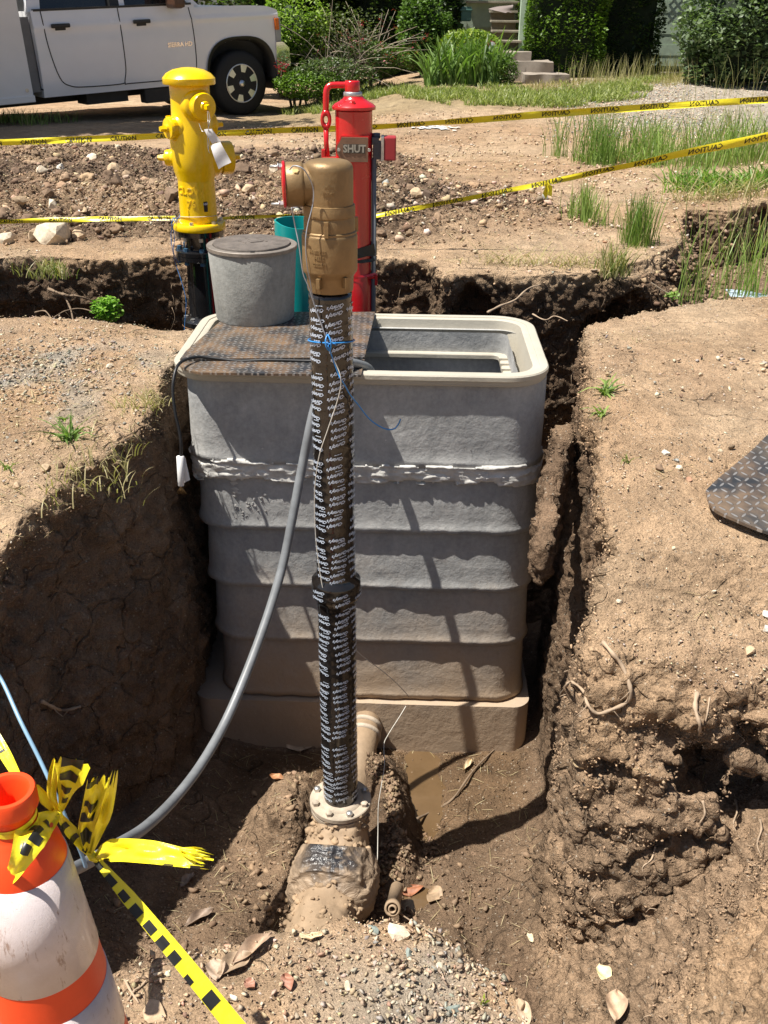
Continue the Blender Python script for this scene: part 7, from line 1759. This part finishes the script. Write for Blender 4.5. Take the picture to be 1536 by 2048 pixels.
# ---- dead leaves lying about, each by itself
LFB = N('dead_leaf'); a = LFB.n('VertexColor', layer_name='Col').outputs[0]; n1 = LFB.noise(60, 4)
DLEAF = LFB.out(LFB.mix(1., a, LFB.ramp(n1, [(.3, .7), (.7, 1.2)]), 'MULTIPLY'), .6, 0., LFB.bump(n1, .3, .003))
def dead_leaf(px, py, z, L, W, ang, col, label, curl=.25, seed=0, lobes=0, tip=0.):
    p = PM(px, py, .004); nx3, ny3 = 4, 12; V = []; r = random.Random(seed)
    for j in range(ny3+1):
        t = j/ny3; w_ = W*math.sin(math.pi*min(1, t*1.02))**.75*(1+.25*lobes*math.sin(t*22)) ; 
        for i in range(-nx3, nx3+1):
            s = i/nx3; V.append((s*w_/2, (t-.5)*L + .1*w_*abs(s), curl*L*(.5*(s*s)*w_/W + .5*(t-.5)**2) + .004*math.sin(9*t+3*s+seed) + tip*L*t))
    m_ = 2*nx3+1; F = [(j*m_+i, j*m_+i+1, (j+1)*m_+i+1, (j+1)*m_+i) for j in range(ny3) for i in range(2*nx3)]
    R = np.array(Matrix.Rotation(ang, 3, 'Z')); V = np.array(V)@R.T + p + np.array([0, 0, .006]); c = np.array(col)[None]*(1+.12*fbm(V, 40, 2, seed))[:, None]
    st = MB(); o = obj('dead_leaf', mesh_from('dead_leaf', V, F, np.clip(c, 0, 1)), DLEAF, origin=p); tag(o, label, 'leaf', 'dead leaves lying in and round the pit'); return o
for i, a in enumerate([
    (1207, 1955, -1.02, .062, .040, .2, (.72, .62, .36), 'cream coloured dead leaf at lower right on the pit floor'), (1232, 2015, -1.01, .085, .052, -.25, (.46, .32, .21), 'large tan dead leaf just below the cream coloured one'),
    (816, 1785, -1.50, .045, .105, .15, (.30, .12, .06), 'rust red dead leaf lying in the lower puddle'), (872, 1795, -1.42, .055, .075, 1.1, (.34, .24, .15), 'brown curled leaf right of the rust red one'),
    (935, 1535, -1.46, .080, .022, -.5, (.56, .44, .28), 'narrow straw coloured leaf right of the puddle'), (600, 1500, -1.40, .05, .11, .1, (.48, .37, .26), 'flat tan leaf in front of the vault base, left of the wrapped pipe'),
    (505, 1905, -1.0, .12, .038, -.75, (.40, .28, .19), 'long brown ribbed leaf at the brink left of the elbow'), (432, 1945, -.82, .06, .045, .2, (.42, .31, .22), 'brown leaf on the brink left of the ribbed leaf'),
    (470, 1935, -.83, .09, .05, -.9, (.36, .26, .17), 'big folded brown leaf on the brink between two others'), (575, 1972, -.79, .045, .03, .4, (.36, .17, .11), 'small red leaf on the near heap'),
    (500, 1975, -.80, .03, .025, .9, (.36, .18, .12), 'tiny red leaf left of the small red one'), (622, 1880, -.83, .02, .055, .1, (.60, .46, .28), 'narrow dry leaf on the brink below the elbow'),
    (1062, 1880, -1.18, .035, .018, .4, (.62, .52, .35), 'small pale leaf on the pit floor, lower right'), (375, 1765, -1.25, .07, .03, -.5, (.30, .23, .18), 'grey brown leaf in the shade at the foot of the left wall'),
    (400, 1840, -1.15, .10, .035, -.9, (.26, .19, .14), 'long dark leaf in the shade right of the tape'), (555, 1560, -1.45, .06, .03, 1.2, (.46, .22, .10), 'orange brown leaf left of the muddy mound'),
    (1160, 1535, -1.15, .05, .03, .8, (.48, .36, .22), 'leaf caught at the foot of the right bank'), (1045, 2035, -.9, .07, .03, .1, (.50, .38, .26), 'tan leaf at the right rim of the near heap')]):
    dead_leaf(*a[:8], seed=i, lobes=.5 if i in (13,) else 0, curl=.3)
rosette('yellow green weed sprout on the near heap', 966, 2008, 10, .022, .007, 420, (.35, .45, .05), (.5, .6, .1), .8, z=-.79)

# ---- muddy water
q = N('muddy_water'); n1 = q.noise(9, 5, .6)
WAT = q.out(q.mix(n1, (.09, .055, .026), (.16, .10, .05)), .03, 0., q.bump(q.noise(18, 3), .06, .01), Specular_IOR_Level=.6, Coat_Weight=.6, Coat_Roughness=.02)
def water(name, cx, cy, rx, ry, z, n=48):
    V0 = [(cx+rx*math.cos(a)*(1+.12*math.sin(3*a)), cy+ry*math.sin(a)*(1+.1*math.cos(2*a)), z) for a in np.linspace(0, 2*math.pi, n+1)[:-1]]; return obj(name, MB().add([(cx, cy, z)]+V0, [(0, i+1, (i+1) % n+1) for i in range(n)]), WAT, kind='structure')
water('puddle_water', .155, 2.78, .12, .38, -1.518); water('puddle_water', -.40, 2.42, .12, .14, -1.476); water('puddle_water', .11, 2.30, .10, .11, -1.452)

# lumps of mud stuck to the elbow and the lower flange
r = np.random.default_rng(55); PV = []
for ch in EL.children:
    if ch.name.startswith('elbow_body'): PV += [(v.co[:], v.normal[:]) for v in ch.data.vertices if v.normal.z > -.2]
k = r.choice(len(PV), 420); pos = np.array([PV[i][0] for i in k])+np.array([PV[i][1] for i in k])*.001; sz_ = .006+.024*r.random(420)**2.5
tv, tf = stone_tmpl(2, 77, .6, clod=True); c = np.array([(.33, .235, .15)])*(.75+.5*r.random(420))[:, None]
obj('mud_lump', batch('mud_lump', tv, tf, pos, rand_rot(420, .9, r)*sz_[:, None, None], c), STONEM, EL, kind='stuff', local=True)
